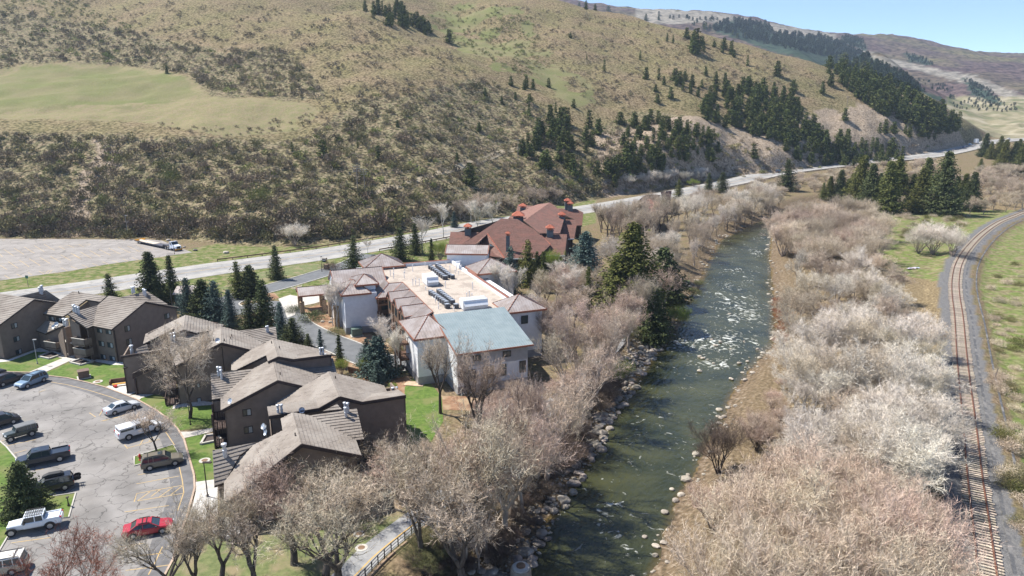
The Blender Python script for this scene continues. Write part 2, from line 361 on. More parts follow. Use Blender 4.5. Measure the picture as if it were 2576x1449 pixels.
def ground_mat():
    m = bpy.data.materials.new('ground'); m.use_nodes = True; nt = m.node_tree; L = nt.links; b = nt.nodes['Principled BSDF']; b.inputs['Roughness'].default_value = .95; b.inputs['Specular IOR Level'].default_value = .1
    geo = _n(nt, 'ShaderNodeNewGeometry')
    def noise(s, d=5, dist=0):
        n = _n(nt, 'ShaderNodeTexNoise'); n.inputs['Scale'].default_value = s; n.inputs['Detail'].default_value = d; n.inputs['Distortion'].default_value = dist; L.new(geo.outputs['Position'], n.inputs['Vector']); return n.outputs[0]
    def ramp(src, stops):
        r = _n(nt, 'ShaderNodeValToRGB'); e = r.color_ramp.elements
        while len(e) < len(stops): e.new(.5)
        for k, (p, c) in enumerate(stops): e[k].position = p; e[k].color = (*c, 1)
        L.new(src, r.inputs[0]); return r.outputs[0]
    def attr(n):
        a = _n(nt, 'ShaderNodeAttribute'); a.attribute_name = n; return a.outputs['Fac']
    def mix(f, a, b2):
        x = _n(nt, 'ShaderNodeMixRGB'); 
        L.new(f, x.inputs[0]); L.new(a, x.inputs[1]); L.new(b2, x.inputs[2]); return x.outputs[0]
    fine = noise(2.2, 6); hf = noise(.75, 9, .4); midn = noise(.35, 5); big = noise(.045, 4)
    hill = mix(ramp(big, [(.35, (0, 0, 0)), (.65, (1, 1, 1))]),
               ramp(hf, [(.36, (.07, .052, .028)), (.47, (.165, .122, .07)), (.62, (.28, .215, .13))]),
               ramp(hf, [(.36, (.06, .055, .022)), (.47, (.145, .125, .058)), (.62, (.25, .21, .105))]))
    mead = mix(ramp(midn, [(.4, (0, 0, 0)), (.6, (1, 1, 1))]), ramp(fine, [(.3, (.19, .155, .085)), (.7, (.28, .23, .135))]), ramp(fine, [(.3, (.16, .15, .07)), (.7, (.25, .225, .11))]))
    grn = mix(ramp(big, [(.4, (0, 0, 0)), (.6, (1, 1, 1))]), ramp(fine, [(.3, (.115, .125, .045)), (.7, (.195, .20, .08))]), ramp(fine, [(.3, (.15, .14, .065)), (.7, (.23, .205, .105))]))
    scr = mix(ramp(midn, [(.4, (0, 0, 0)), (.62, (1, 1, 1))]), ramp(hf, [(.38, (.045, .038, .022)), (.48, (.15, .118, .068)), (.6, (.28, .22, .14))]), ramp(hf, [(.36, (.04, .042, .018)), (.48, (.13, .12, .058)), (.66, (.29, .25, .15))]))
    bar = ramp(noise(.9, 8, .6), [(.3, (.10, .075, .05)), (.48, (.27, .21, .15)), (.7, (.42, .34, .26))])
    forc = ramp(noise(.06, 6), [(.35, (.018, .032, .022)), (.65, (.05, .075, .05))])
    palc = ramp(noise(.08, 9), [(.35, (.12, .11, .09)), (.65, (.30, .27, .225))])
    fn = noise(.09, 9); farc = mix(ramp(noise(.004, 3), [(.46, (0, 0, 0)), (.64, (1, 1, 1))]), ramp(fn, [(.38, (.035, .024, .026)), (.62, (.135, .095, .085))]), ramp(fn, [(.38, (.05, .05, .026)), (.62, (.17, .145, .08))]))
    valc = ramp(noise(.05, 8), [(.3, (.10, .12, .05)), (.5, (.24, .21, .13)), (.7, (.36, .32, .23))])
    lawn = mix(ramp(midn, [(.42, (0, 0, 0)), (.6, (1, 1, 1))]), ramp(hf, [(.35, (.10, .13, .035)), (.65, (.17, .205, .065))]), ramp(hf, [(.35, (.14, .12, .06)), (.65, (.26, .22, .13))]))
    base = mix(ramp(midn, [(.4, (0, 0, 0)), (.6, (1, 1, 1))]), ramp(fine, [(.3, (.11, .08, .048)), (.7, (.26, .195, .125))]), ramp(fine, [(.3, (.10, .085, .045)), (.7, (.22, .18, .095))]))
    isle = ramp(fine, [(.3, (.085, .06, .034)), (.5, (.19, .145, .082)), (.72, (.33, .26, .15))])
    bankc = ramp(noise(1.7, 7), [(.3, (.05, .04, .028)), (.55, (.16, .115, .075)), (.75, (.30, .25, .19))])
    vergec = mix(ramp(noise(.5, 5), [(.45, (0, 0, 0)), (.6, (1, 1, 1))]), ramp(hf, [(.35, (.075, .105, .026)), (.65, (.14, .17, .05))]), ramp(fine, [(.3, (.16, .15, .07)), (.7, (.27, .23, .13))]))
    bal = ramp(noise(9, 3), [(.3, (.09, .088, .088)), (.7, (.20, .195, .19))])
    bed = ramp(noise(.8, 6), [(.35, (.05, .04, .015)), (.6, (.13, .085, .03))])
    c = hill; c0 = None
    sepa = attr('scrub'); c = mix(sepa, c, scr); c = mix(attr('meadow'), c, mead); c = mix(attr('green'), c, grn); c = mix(attr('bare'), c, bar)
    c = mix(attr('far'), c, farc); c = mix(attr('pale'), c, palc); c = mix(attr('valleyf'), c, valc); c = mix(attr('forest'), c, forc)
    fl = _n(nt, 'ShaderNodeAttribute'); fl.attribute_name = 'flat'; c = mix(fl.outputs['Fac'], c, base)
    c = mix(attr('lawnr'), c, lawn); c = mix(attr('island'), c, isle); c = mix(attr('openr'), c, lawn); c = mix(attr('verge'), c, vergec); c = mix(attr('bankn'), c, bankc); c = mix(attr('bed'), c, bed); c = mix(attr('ballast'), c, bal)
    L.new(c, b.inputs['Base Color'])
    bp = _n(nt, 'ShaderNodeBump'); bp.inputs['Strength'].default_value = .8; bp.inputs['Distance'].default_value = .6; L.new(noise(1.1, 8), bp.inputs['Height']); L.new(bp.outputs[0], b.inputs['Normal'])
    return m
at_('flat', near & (SD <= 0))
M['ground'] = ground_mat()
go = mobj('ground', gm, M['ground']); go['kind'] = 'structure'
# --- water
def strip(name, A, B, z, mat, n=8, kind='structure'):
    """sheet between two polylines with the same number of points"""
    V = []; F = []
    m = len(A)
    for i in range(m):
        for k in range(n + 1):
            t = k / n; V.append((A[i][0] * (1 - t) + B[i][0] * t, A[i][1] * (1 - t) + B[i][1] * t, z))
    for i in range(m - 1):
        for k in range(n): a = i * (n + 1) + k; F.append((a, a + 1, a + n + 2, a + n + 1))
    return V, F
def resample(P, n):
    P = np.array(P, float); s = np.r_[0, np.cumsum(np.hypot(*np.diff(P[:, :2], axis=0).T))]; q = np.linspace(0, s[-1], n)
    return np.stack([np.interp(q, s, P[:, k]) for k in range(P.shape[1])], 1)
# ---------------------------------------------------------------- river surface
def water_mat():
    m = bpy.data.materials.new('river_water'); m.use_nodes = True; nt = m.node_tree; L = nt.links; b = nt.nodes['Principled BSDF']
    geo = _n(nt, 'ShaderNodeNewGeometry'); at1 = _n(nt, 'ShaderNodeAttribute'); at1.attribute_name = 'foam'; at2 = _n(nt, 'ShaderNodeAttribute'); at2.attribute_name = 'shallow'
    uv = _n(nt, 'ShaderNodeAttribute'); uv.attribute_name = 'flow'
    def nz(s, d=4, st=None, dist=0.0):
        mp = _n(nt, 'ShaderNodeMapping'); mp.inputs['Scale'].default_value = st or (1, 1, 1); L.new(uv.outputs['Vector'], mp.inputs[0])
        n = _n(nt, 'ShaderNodeTexNoise'); n.inputs['Scale'].default_value = s; n.inputs['Detail'].default_value = d; n.inputs['Distortion'].default_value = dist; L.new(mp.outputs[0], n.inputs['Vector']); return n.outputs[0]
    r = _n(nt, 'ShaderNodeValToRGB'); e = r.color_ramp.elements; e[0].position = .35; e[0].color = (.022, .027, .012, 1); e[1].position = .7; e[1].color = (.062, .064, .027, 1); L.new(nz(.12, 4), r.inputs[0])
    mx = _n(nt, 'ShaderNodeMixRGB'); L.new(at2.outputs['Fac'], mx.inputs[0]); L.new(r.outputs[0], mx.inputs[1]); mx.inputs[2].default_value = (.20, .12, .045, 1)
    # foam
    mul = _n(nt, 'ShaderNodeMath', operation='MULTIPLY_ADD'); L.new(at1.outputs['Fac'], mul.inputs[0]); mul.inputs[1].default_value = .27; L.new(nz(.75, 9, (1, .8, 1), 1.6), mul.inputs[2])
    fr = _n(nt, 'ShaderNodeValToRGB'); fr.color_ramp.elements[0].position = .655; fr.color_ramp.elements[1].position = .80; L.new(mul.outputs[0], fr.inputs[0])
    m2 = _n(nt, 'ShaderNodeMixRGB'); L.new(fr.outputs[0], m2.inputs[0]); L.new(mx.outputs[0], m2.inputs[1]); m2.inputs[2].default_value = (.62, .64, .60, 1); L.new(m2.outputs[0], b.inputs['Base Color'])
    rr_ = _n(nt, 'ShaderNodeMapRange'); rr_.inputs[3].default_value = .18; rr_.inputs[4].default_value = .6; L.new(fr.outputs[0], rr_.inputs[0]); L.new(rr_.outputs[0], b.inputs['Roughness'])
    b.inputs['IOR'].default_value = 1.33; b.inputs['Specular IOR Level'].default_value = .5
    ad = _n(nt, 'ShaderNodeMath', operation='ADD'); L.new(nz(1.5, 4, (1, .45, 1)), ad.inputs[0]); L.new(fr.outputs[0], ad.inputs[1])
    bp = _n(nt, 'ShaderNodeBump'); bp.inputs['Strength'].default_value = .75; bp.inputs['Distance'].default_value = .28; L.new(ad.outputs[0], bp.inputs['Height']); L.new(bp.outputs[0], b.inputs['Normal'])
    return m
NS = 260; A_ = resample(RL, NS); B_ = resample(RR, NS); nn = 16
ctr = (A_ + B_) / 2; wv = (B_ - A_); wl = np.hypot(wv[:, 0], wv[:, 1])[:, None]; A2 = A_ - wv / wl * 1.2; B2 = B_ + wv / wl * 1.2
Vw, Fw = strip('river', A2, B2, WZ, None, nn); Vw = np.array(Vw)
slen = np.r_[0, np.cumsum(np.hypot(*np.diff(ctr, axis=0).T))]
fl = np.stack([np.tile((np.linspace(-.5, .5, nn + 1)), NS) * np.repeat(wl[:, 0], nn + 1), np.repeat(slen, nn + 1), np.zeros(NS * (nn + 1))], 1)
wx, wy = proj(Vw[:, 0], Vw[:, 1], Vw[:, 2])
foam = np.full(len(Vw), .05)
for cx_, cy_, rx_, ry_, s_ in [(1800, 860, 100, 36, .74), (1860, 765, 70, 34, .62), (1850, 722, 60, 25, .4), (1880, 790, 60, 30, .7), (1860, 800, 60, 16, .6), (1700, 865, 50, 18, .8), (1905, 635, 22, 14, .6), (1910, 600, 20, 10, .5), (1800, 915, 60, 14, .8), (1870, 925, 60, 14, .6),
                               (1535, 1280, 40, 22, .7), (1600, 1390, 90, 26, .45), (1700, 1200, 30, 12, .35), (1560, 1330, 100, 40, .3), (1640, 1060, 60, 12, .35), (1850, 680, 60, 12, .4), (1840, 745, 80, 12, .45)]:
    foam = np.maximum(foam, s_ * .88 * np.exp(-((wx - cx_) / rx_) ** 2 - ((wy - cy_) / ry_) ** 2))
el = np.tile(np.abs(np.linspace(-1, 1, nn + 1)), NS); shal = sstep(el, .72, 1.0) * .9 * (np.where(np.tile(np.linspace(-1, 1, nn + 1), NS) < 0, 1.0, .6)) * (fbm(Vw[:, 0] / 4, Vw[:, 1] / 4) + .35)
wm = npmesh('river', Vw, np.array(Fw), True)
for n_, v_ in (('foam', foam), ('shallow', np.clip(shal, 0, 1))):
    a = wm.attributes.new(n_, 'FLOAT', 'POINT'); a.data.foreach_set('value', v_.astype(np.float32))
a = wm.attributes.new('flow', 'FLOAT_VECTOR', 'POINT'); a.data.foreach_set('vector', fl.astype(np.float32).ravel())
mobj('river', wm, water_mat())['kind'] = 'structure'
# ---------------------------------------------------------------- flat sheets
def crack_mat(name, c1, c2, cs=.22, amt=.55, stain=.35):
    m = pmat(name, c1, c2, scale=.35, rough=.93, bump=.3, bscale=14, detail=8); nt = m.node_tree; L = nt.links; b = nt.nodes['Principled BSDF']
    src = b.inputs['Base Color'].links[0].from_socket; geo = _n(nt, 'ShaderNodeNewGeometry')
    nz = _n(nt, 'ShaderNodeTexNoise'); nz.inputs['Scale'].default_value = .5; nz.inputs['Detail'].default_value = 5; L.new(geo.outputs['Position'], nz.inputs['Vector'])
    ad = _n(nt, 'ShaderNodeVectorMath', operation='MULTIPLY_ADD'); L.new(nz.outputs['Color'], ad.inputs[0]); ad.inputs[1].default_value = (3.4, 3.4, 0); L.new(geo.outputs['Position'], ad.inputs[2])
    vo = _n(nt, 'ShaderNodeTexVoronoi'); vo.feature = 'DISTANCE_TO_EDGE'; vo.inputs['Scale'].default_value = cs; L.new(ad.outputs[0], vo.inputs['Vector'])
    rp = _n(nt, 'ShaderNodeValToRGB'); rp.color_ramp.elements[0].position = .006; rp.color_ramp.elements[1].position = .022; rp.color_ramp.elements[0].color = (1 - amt,) * 3 + (1,); rp.color_ramp.elements[1].color = (1, 1, 1, 1); L.new(vo.outputs['Distance'], rp.inputs[0])
    st = _n(nt, 'ShaderNodeTexNoise'); st.inputs['Scale'].default_value = .18; st.inputs['Detail'].default_value = 6; L.new(geo.outputs['Position'], st.inputs['Vector'])
    sr = _n(nt, 'ShaderNodeValToRGB'); sr.color_ramp.elements[0].position = .38; sr.color_ramp.elements[1].position = .56; sr.color_ramp.elements[0].color = (1 - stain,) * 3 + (1,); sr.color_ramp.elements[1].color = (1, 1, 1, 1); L.new(st.outputs[0], sr.inputs[0])
    m1 = _n(nt, 'ShaderNodeMixRGB', blend_type='MULTIPLY'); m1.inputs[0].default_value = 1; L.new(src, m1.inputs[1]); L.new(rp.outputs[0], m1.inputs[2])
    m2 = _n(nt, 'ShaderNodeMixRGB', blend_type='MULTIPLY'); m2.inputs[0].default_value = 1; L.new(m1.outputs[0], m2.inputs[1]); L.new(sr.outputs[0], m2.inputs[2]); L.new(m2.outputs[0], b.inputs['Base Color'])
    return m
M['asphalt'] = crack_mat('worn_asphalt', (.218, .204, .190), (.278, .262, .246), .36, .5, .25)
M['asphalt_far'] = crack_mat('old_asphalt', (.25, .228, .208), (.31, .285, .26), .2, .35, .15)
M['asphalt_drive'] = pmat('drive_asphalt', (.115, .12, .125), (.155, .16, .165), .5, .9, .2, 12)
M['asphalt_dark'] = pmat('gutter_asphalt', (.115, .112, .112), (.17, .165, .165), .8, .9, .2, 12)
M['concrete_road'] = crack_mat('highway_concrete', (.32, .305, .28), (.39, .37, .34), .08, .22, .12)
M['concrete'] = pmat('pavement_concrete', (.42, .39, .35), (.52, .49, .44), 1.2, .9, .2, 12)
M['path'] = pmat('path_asphalt', (.24, .24, .245), (.32, .32, .315), .8, .9, .2, 12)
M['kerb'] = pmat('kerb_concrete', (.36, .26, .19), (.46, .36, .28), 2.5, .9, .2, 12)
M['kerb_grey'] = pmat('kerb_grey_concrete', (.40, .38, .34), (.50, .47, .42), 2.5, .9, .2, 12)
M['yellow'] = pmat('yellow_line_paint', (.50, .33, .12), (.42, .33, .20), 3, .8)
M['yellow2'] = pmat('path_yellow_paint', (.58, .36, .09), (.5, .33, .12), 3, .8)
M['white_paint'] = pmat('white_line_paint', (.58, .58, .56), (.5, .5, .49), 3, .8)
def lawn_mat(name, g1, g2, dry, amt=.55):
    return pmat(name, g1, g2, 1.6, .95, 1.0, 9, detail=7, c3=dry, s3=.32)
M['lawn'] = lawn_mat('lawn_grass', (.065, .115, .018), (.115, .175, .034), (.15, .165, .055))
M['lawn_dry'] = lawn_mat('dry_lawn_grass', (.10, .125, .045), (.165, .18, .075), (.23, .19, .11))
M['mulch'] = pmat('bark_mulch', (.19, .105, .06), (.30, .18, .11), 1.2, .95, 1, 8, detail=7, c3=(.33, .24, .15), s3=.4)
M['river_rock'] = pmat('white_rock_bed', (.42, .40, .37), (.62, .60, .56), 3.2, .9, 1.5, 3.5)
M['bare_soil'] = pmat('bare_soil', (.25, .18, .11), (.37, .28, .19), .6, .95, .6, 6, detail=7, c3=(.19, .18, .08), s3=.3)
def sheet(name, px, z, mat, kind='structure', world=False):
    P = px if world else [at(x, y, 0)[:2] for x, y in px]
    a = sum(P[i][0] * P[(i + 1) % len(P)][1] - P[(i + 1) % len(P)][0] * P[i][1] for i in range(len(P)))
    if a < 0: P = P[::-1]
    o = mobj(name, pymesh(name, [(p[0], p[1], z) for p in P], [tuple(range(len(P)))]), mat); o['kind'] = kind; return o
def offs(P, d):
    P = np.array(P, float)[:, :2]; T = np.gradient(P, axis=0); T /= np.hypot(T[:, 0], T[:, 1])[:, None]; return P + np.stack([T[:, 1], -T[:, 0]], 1) * d   # +d = right of travel
def ribbon(mb, P, d0, d1, zf):
    A = offs(P, d0); B = offs(P, d1); b = len(mb.v)
    za = zf(A[:, 0], A[:, 1]); zb = zf(B[:, 0], B[:, 1])
    for i in range(len(A)): mb.v += [(A[i][0], A[i][1], za[i]), (B[i][0], B[i][1], zb[i])]
    for i in range(len(A) - 1): mb.f.append((b + 2 * i, b + 2 * i + 1, b + 2 * i + 3, b + 2 * i + 2)); mb.m.append(mb.cur)
def flatz(z): return lambda x, y: np.full(np.shape(x), z)
def kerb(px, mat, w=.16, h=.13, name='kerb', world=False, closed=False):
    P = [tuple(p) for p in (px if world else [at(x, y, 0)[:2] for x, y in px])]
    if closed: P.append(P[0])
    A = offs(P, -w / 2); B = offs(P, w / 2); mb = MB()
    for i in range(len(P) - 1): mb.hexa([A[i], B[i], B[i + 1], A[i + 1]], [0] * 4, [h + .002 * (i % 2)] * 4)
    o = mb.build(name, mat); o['kind'] = 'structure'; return o
# highway
HW_PX = [(-260, 792, None), (-120, 772, None), (0, 755, None), (210, 726, None), (387, 699, None), (548, 675, None), (685, 657, None), (815, 639, None), (960, 615, None), (1090, 592, None), (1226, 564, None), (1330, 548, None), (1470, 527, None), (1600, 508, None), (1833, 471, 394), (1965, 455, 438), (2157, 428.5, 482), (2328, 404, 520), (2427, 377, 568), (2462, 361, 600), (2520, 355, 630), (2620, 350, 650), (2800, 340, 700)]
HW = smooth_pl([at(x, y)[:2] if Y is None else atY(x, y, Y)[:2] for x, y, Y in HW_PX], 6)
zr = lambda o_: (lambda x, y: valley(y) + .03 + o_ + np.clip((np.hypot(x, y) - 300) / 900, 0, .4))
mb = MB(); ribbon(mb, HW, -8.2, 8.2, zr(.03)); mb.build('highway', M['concrete_road'])['kind'] = 'structure'
mb = MB(); ribbon(mb, HW, -3.9, 3.9, zr(.045)); M['wheel'] = crack_mat('worn_wheel_lanes', (.25, .245, .24), (.32, .31, .295), .08, .2, .2); mb.build('highway_lanes', M['wheel'])['kind'] = 'structure'
mb = MB()
for d in (-.25, .12): ribbon(mb, HW, d, d + .13, zr(.06))
mb.build('highway_centre_line', M['yellow'])['kind'] = 'structure'
mb = MB()
for d in (-7.1, 7.0): ribbon(mb, HW, d, d + .14, zr(.055))
HWd = resample(HW, 260)
for i in range(0, 258, 3):
    for d in (-3.8, 3.7): ribbon(mb, HWd[i:i + 2], d, d + .16, zr(.06))
mb.build('highway_lane_lines', M['white_paint'])['kind'] = 'structure'
# near parking lot
LOT_E = [(0, 935.6), (74, 938), (111, 945), (169, 951.5), (219.6, 963), (264.6, 975), (321, 996.5), (349, 1008), (391.5, 1032), (423, 1054.7), (447, 1080), (463, 1106), (474, 1144), (488, 1196), (490, 1228.6), (479.5, 1266.7), (468.6, 1305), (457.7, 1332), (436, 1408), (414, 1449), (380, 1520)]
LOT_W = [(-500, 1040), (-100, 1080), (0, 1111), (16, 1125), (41, 1155), (62, 1190), (92, 1232), (136, 1249), (190.7, 1241), (173, 1302.5), (130, 1306), (24.5, 1343), (0, 1384), (-70, 1520)]
sheet('parking_lot', [(-700, 915)] + LOT_E + [(380, 1640), (-700, 1640)], .02, M['asphalt'])
E_w = np.array([at(x, y)[:2] for x, y in LOT_E])
mb = MB(); ribbon(mb, smooth_pl(E_w, 4), .1, 2.7, flatz(.026)); mb.build('parking_lot_gutter', M['asphalt_dark'])['kind'] = 'structure'
sheet('lawn', LOT_W + [(-700, 1520), (-700, 1020)], .06, M['lawn'])
kerb(LOT_W, M['kerb_grey'])
kerb([(-700, 915)] + LOT_E, M['kerb'], .22, .14)
ISL = [(338, 1149.6), (436, 1119.6), (449.5, 1143), (338, 1172.5)]
sheet('lawn', ISL, .08, M['lawn']); kerb(ISL, M['kerb_grey'], closed=True)
def lines(name, segs, cv, mat, w=.11, z=.032):
    mb = MB()
    for s in segs:
        P = [at(*cv(*p))[:2] for p in s]
        P = resample(P, max(2, len(P))) if len(P) == 2 else np.array(P)
        ribbon(mb, P, -w / 2, w / 2, flatz(z))
    o = mb.build(name, mat); o['kind'] = 'structure'; return o
z1 = lambda x, y: (x * .26455, 702.8 + y * .26455)
z2 = lambda x, y: (x * .27245, 1054.2 + y * .27245)
z3 = lambda x, y: (447.2 + x * .26455, 830.6 + y * .26455)
z4 = lambda x, y: (447.2 + x * .25045, 1086 + y * .25045)
z5 = lambda x, y: (734.7 + x * .2911, 575 + y * .2911)
z6 = lambda x, y: (1054.2 + x * .26455, 447.2 + y * .26455)
z7 = lambda x, y: (1022.2 + x * .26455, 894.4 + y * .26455)
z8 = lambda x, y: (1022.2 + x * .25045, 1086 + y * .25045)
z9 = lambda x, y: (x * .3224, 543 + y * .3224)
q4 = lambda x, y: (1597.2 + x * .38, y * .38)
lines('parking_lines', [[(440, 970), (640, 1003), (860, 1060), (1040, 1115), (1180, 1165)], [(0, 985), (32, 1012)], [(850, 1270), (910, 1310)], [(945, 1295), (985, 1232)], [(370, 1075), (440, 1048)], [(975, 1350), (1190, 1290)], [(1180, 1165), (1290, 1200)]], z1, M['yellow'])
lines('parking_lines', [[(1530, 120), (1610, 240)], [(1655, 440), (1682, 560), (1697, 680), (1640, 850)], [(1150, 240), (1180, 275)], [(1290, 245), (1322, 188)], [(1372, 208), (1412, 170)], [(1165, 272), (1480, 185)], [(1260, 600), (1655, 528)], [(1240, 765), (1262, 690), (1690, 612)],
      [(1268, 758), (1385, 674)], [(1395, 718), (1478, 655)], [(1470, 722), (1592, 636)], [(1572, 706), (1688, 616)], [(1268, 758), (1700, 686)], [(1275, 517), (1400, 495)], [(1100, 1182), (1330, 1150)], [(1230, 1272), (1500, 1240)], [(1160, 1400), (1560, 1350)], [(1370, 1440), (1430, 1330), (1500, 1180)],
      [(0, 1272), (125, 1248)], [(100, 1146), (470, 1095)], [(130, 318), (245, 285)], [(440, 535), (580, 516)], [(0, 208), (35, 198)], [(60, 250), (330, 190)], [(1200, 985), (1320, 965)], [(1150, 860), (1560, 800)], [(310, 478), (400, 462)], [(930, 20), (1090, -15)]], z2, M['yellow'])
# far parking lot
sheet('parking_lot', [(-700, 600.5), (0, 600.8), (371, 602.5), (406, 605), (483.6, 635), (387, 649), (267.6, 665.5), (177, 681.6), (0, 705.8), (-700, 795)], .025, M['asphalt_far'])
SEG = [(30, 262, 105, 312), (110, 252, 187, 302), (188, 242, 268, 292), (268, 233, 345, 280), (345, 223, 425, 270), (460, 238, 505, 262), (530, 228, 580, 250), (615, 225, 655, 243), (0, 385, 55, 420), (65, 358, 142, 410), (150, 345, 228, 398), (228, 335, 315, 390), (312, 325, 395, 375), (393, 315, 475, 363),
       (475, 305, 555, 350), (552, 292, 640, 342), (575, 300, 640, 342), (625, 282, 715, 332), (700, 270, 785, 318), (775, 262, 865, 310), (848, 252, 940, 300), (920, 243, 1018, 290), (995, 235, 1090, 280), (1062, 225, 1150, 262), (35, 465, 75, 490), (130, 455, 175, 478), (218, 443, 250, 462), (305, 432, 345, 455),
       (475, 405, 525, 430), (555, 395, 605, 417), (640, 382, 690, 405), (720, 372, 768, 392), (800, 358, 850, 380), (875, 347, 925, 367), (955, 335, 1000, 355), (1030, 325, 1080, 345), (1105, 318, 1155, 335), (0, 300, 20, 322), (345, 455, 440, 440), (330, 440, 420, 420), (355, 450, 385, 425), (385, 447, 410, 422), (190, 178, 160, 190), (800, 185, 780, 195), (985, 183, 960, 195), (40, 183, 20, 195), (360, 183, 335, 195)]
lines('parking_lines', [[(a, b), (c, d)] for a, b, c, d in SEG] + [[(0, 375), (600, 318), (1190, 265)], [(60, 282), (690, 232), (705, 222), (640, 222)], [(1150, 262), (1180, 262), (1190, 250)], [(430, 240), (700, 218)]], z9, M['yellow'], .13)
# driveway of the white building and its forecourt
def road(name, px, d, mat, z, n=5):
    P = smooth_pl([at(x, y)[:2] for x, y in px], n); mb = MB(); ribbon(mb, P, -d, d, flatz(z)); o = mb.build(name, mat); o['kind'] = 'structure'; return P
DRV = road('driveway', [(925, 640), (895, 658), (860, 672), (800, 691), (735, 710), (670, 728), (610, 744), (560, 768), (600, 792)], 3.4, M['asphalt_drive'], .034)
kerb(offs(DRV, 3.5), M['kerb_grey'], .3, .13, world=True); kerb(offs(DRV[6:], -3.5), M['kerb_grey'], .3, .13, world=True)
DRV2 = road('driveway', [(590, 790), (640, 772), (700, 768), (722, 785), (742, 816), (800, 848), (870, 876), (935, 904), (1005, 915), (1030, 916)], 3.3, M['asphalt_drive'], .042)
kerb(offs(DRV2[15:], 3.4), M['kerb_grey'], .3, .13, world=True); kerb(offs(DRV2[15:], -3.4), M['kerb_grey'], .3, .13, world=True)
sheet('pavement', [(700, 752), (730, 742), (760, 748), (815, 742), (830, 752), (790, 764), (748, 772), (742, 792), (722, 800), (716, 780)], .05, M['concrete'])
sheet('mulch_bed', [z5(*p) for p in [(70, 700), (300, 640), (330, 620), (420, 640), (470, 900), (650, 900), (960, 1060), (940, 1090), (600, 990), (430, 925), (250, 850), (60, 780)]], .03, M['mulch'])
sheet('mulch_bed', [z5(*p) for p in [(180, 1040), (390, 1110), (590, 1190), (700, 1260), (960, 1225), (1050, 1330), (1200, 1360), (1300, 1449), (2100, 1449), (2060, 1600), (1200, 1560), (820, 1350), (640, 1320), (400, 1180), (150, 1090)]], .025, M['mulch'])
sheet('mulch_bed', [z9(*p) for p in [(1880, 620), (2140, 600), (2180, 640), (2060, 680), (1900, 665)]], .03, M['mulch'])
# lawns round the brown houses
sheet('lawn', [z1(*p) for p in [(-300, 800), (90, 780), (330, 690), (480, 690), (560, 750), (640, 752), (280, 885), (240, 893), (0, 878), (-300, 900)]], .03, M['lawn'])
sheet('lawn', [z1(*p) for p in [(690, 772), (900, 800), (1180, 800), (1190, 940), (1010, 1020), (830, 975), (640, 930), (400, 905)]], .03, M['lawn'])
sheet('pavement', [z1(*p) for p in [(610, 745), (700, 760), (400, 898), (270, 885)]], .045, M['concrete'])
sheet('lawn', [z1(*p) for p in [(1350, 1090), (1500, 1080), (1640, 1200), (2040, 1190), (2040, 1410), (1950, 1420), (1700, 1436), (1600, 1315), (1480, 1230), (1335, 1152)]], .03, M['lawn'])
sheet('pavement', [z1(*p) for p in [(1225, 1110), (1350, 1085), (1480, 1060), (1500, 1085), (1345, 1130), (1315, 1155)]], .045, M['concrete'])
sheet('lawn', [z2(*p) for p in [(1715, 180), (1860, 140), (2060, 130), (2080, 270), (1975, 300), (1978, 562), (1820, 580), (1800, 480), (1745, 330)]], .03, M['lawn'])
sheet('pavement', [z2(*p) for p in [(1650, 120), (1760, 118), (1980, 80), (2000, 110), (1850, 145), (1695, 178)]], .045, M['concrete'])
sheet('pavement', [z4(*p) for p in [(165, 510), (380, 480), (390, 560), (180, 600)]], .045, M['concrete'])
sheet('rock_bed', [z4(*p) for p in [(185, 590), (400, 555), (400, 860), (600, 860), (640, 1070), (480, 1085), (200, 945), (100, 890), (150, 740)]], .035, M['river_rock'])
sheet('rock_bed', [z1(*p) for p in [(1010, 1022), (1190, 945), (1290, 1030), (1300, 1070), (1225, 1108)]], .035, M['river_rock'])
sheet('rock_bed', [z1(*p) for p in [(900, 760), (1170, 790), (1175, 815), (1080, 815), (890, 780)]], .04, M['river_rock'])
sheet('rock_bed', [z1(*p) for p in [(540, 735), (760, 755), (780, 785), (690, 775)]], .038, M['river_rock'])
sheet('rock_bed', [z1(*p) for p in [(-100, 760), (80, 765), (380, 650), (480, 690), (330, 690), (90, 780), (-100, 800)]], .04, M['river_rock'])
sheet('rock_bed', [z1(*p) for p in [(1640, 1235), (1660, 1130), (2030, 1170), (2030, 1195), (1720, 1215)]], .04, M['river_rock'])
sheet('lawn', [z4(*p) for p in [(830, 1030), (1500, 960), (2000, 860), (2250, 780), (2551, 560), (2551, 690), (2000, 1055), (1850, 1220), (1560, 1600), (-150, 1600), (-30, 1200), (100, 980), (200, 945), (480, 1085), (640, 1070)]], .03, M['lawn_dry'])
sheet('lawn', [(1018, 975), (1040, 950), (1080, 960), (1112, 1000), (1115, 1060), (1085, 1110), (1040, 1150), (1018, 1150)], .03, M['lawn'])
sheet('lawn', [(962, 905), (1000, 918), (1060, 935), (1010, 950), (965, 930)], .034, M['lawn_dry'])
sheet('lawn', [z9(*p) for p in [(2030, 440), (2300, 385), (2480, 375), (2560, 400), (2470, 425), (2150, 500), (1750, 600), (1720, 560)]], .028, M['lawn_dry'])
sheet('bare_ground', [z8(*p) for p in [(-80, 420), (200, 350), (420, 560), (250, 690), (0, 850), (-250, 1000), (-400, 900)]], .026, M['bare_soil'])
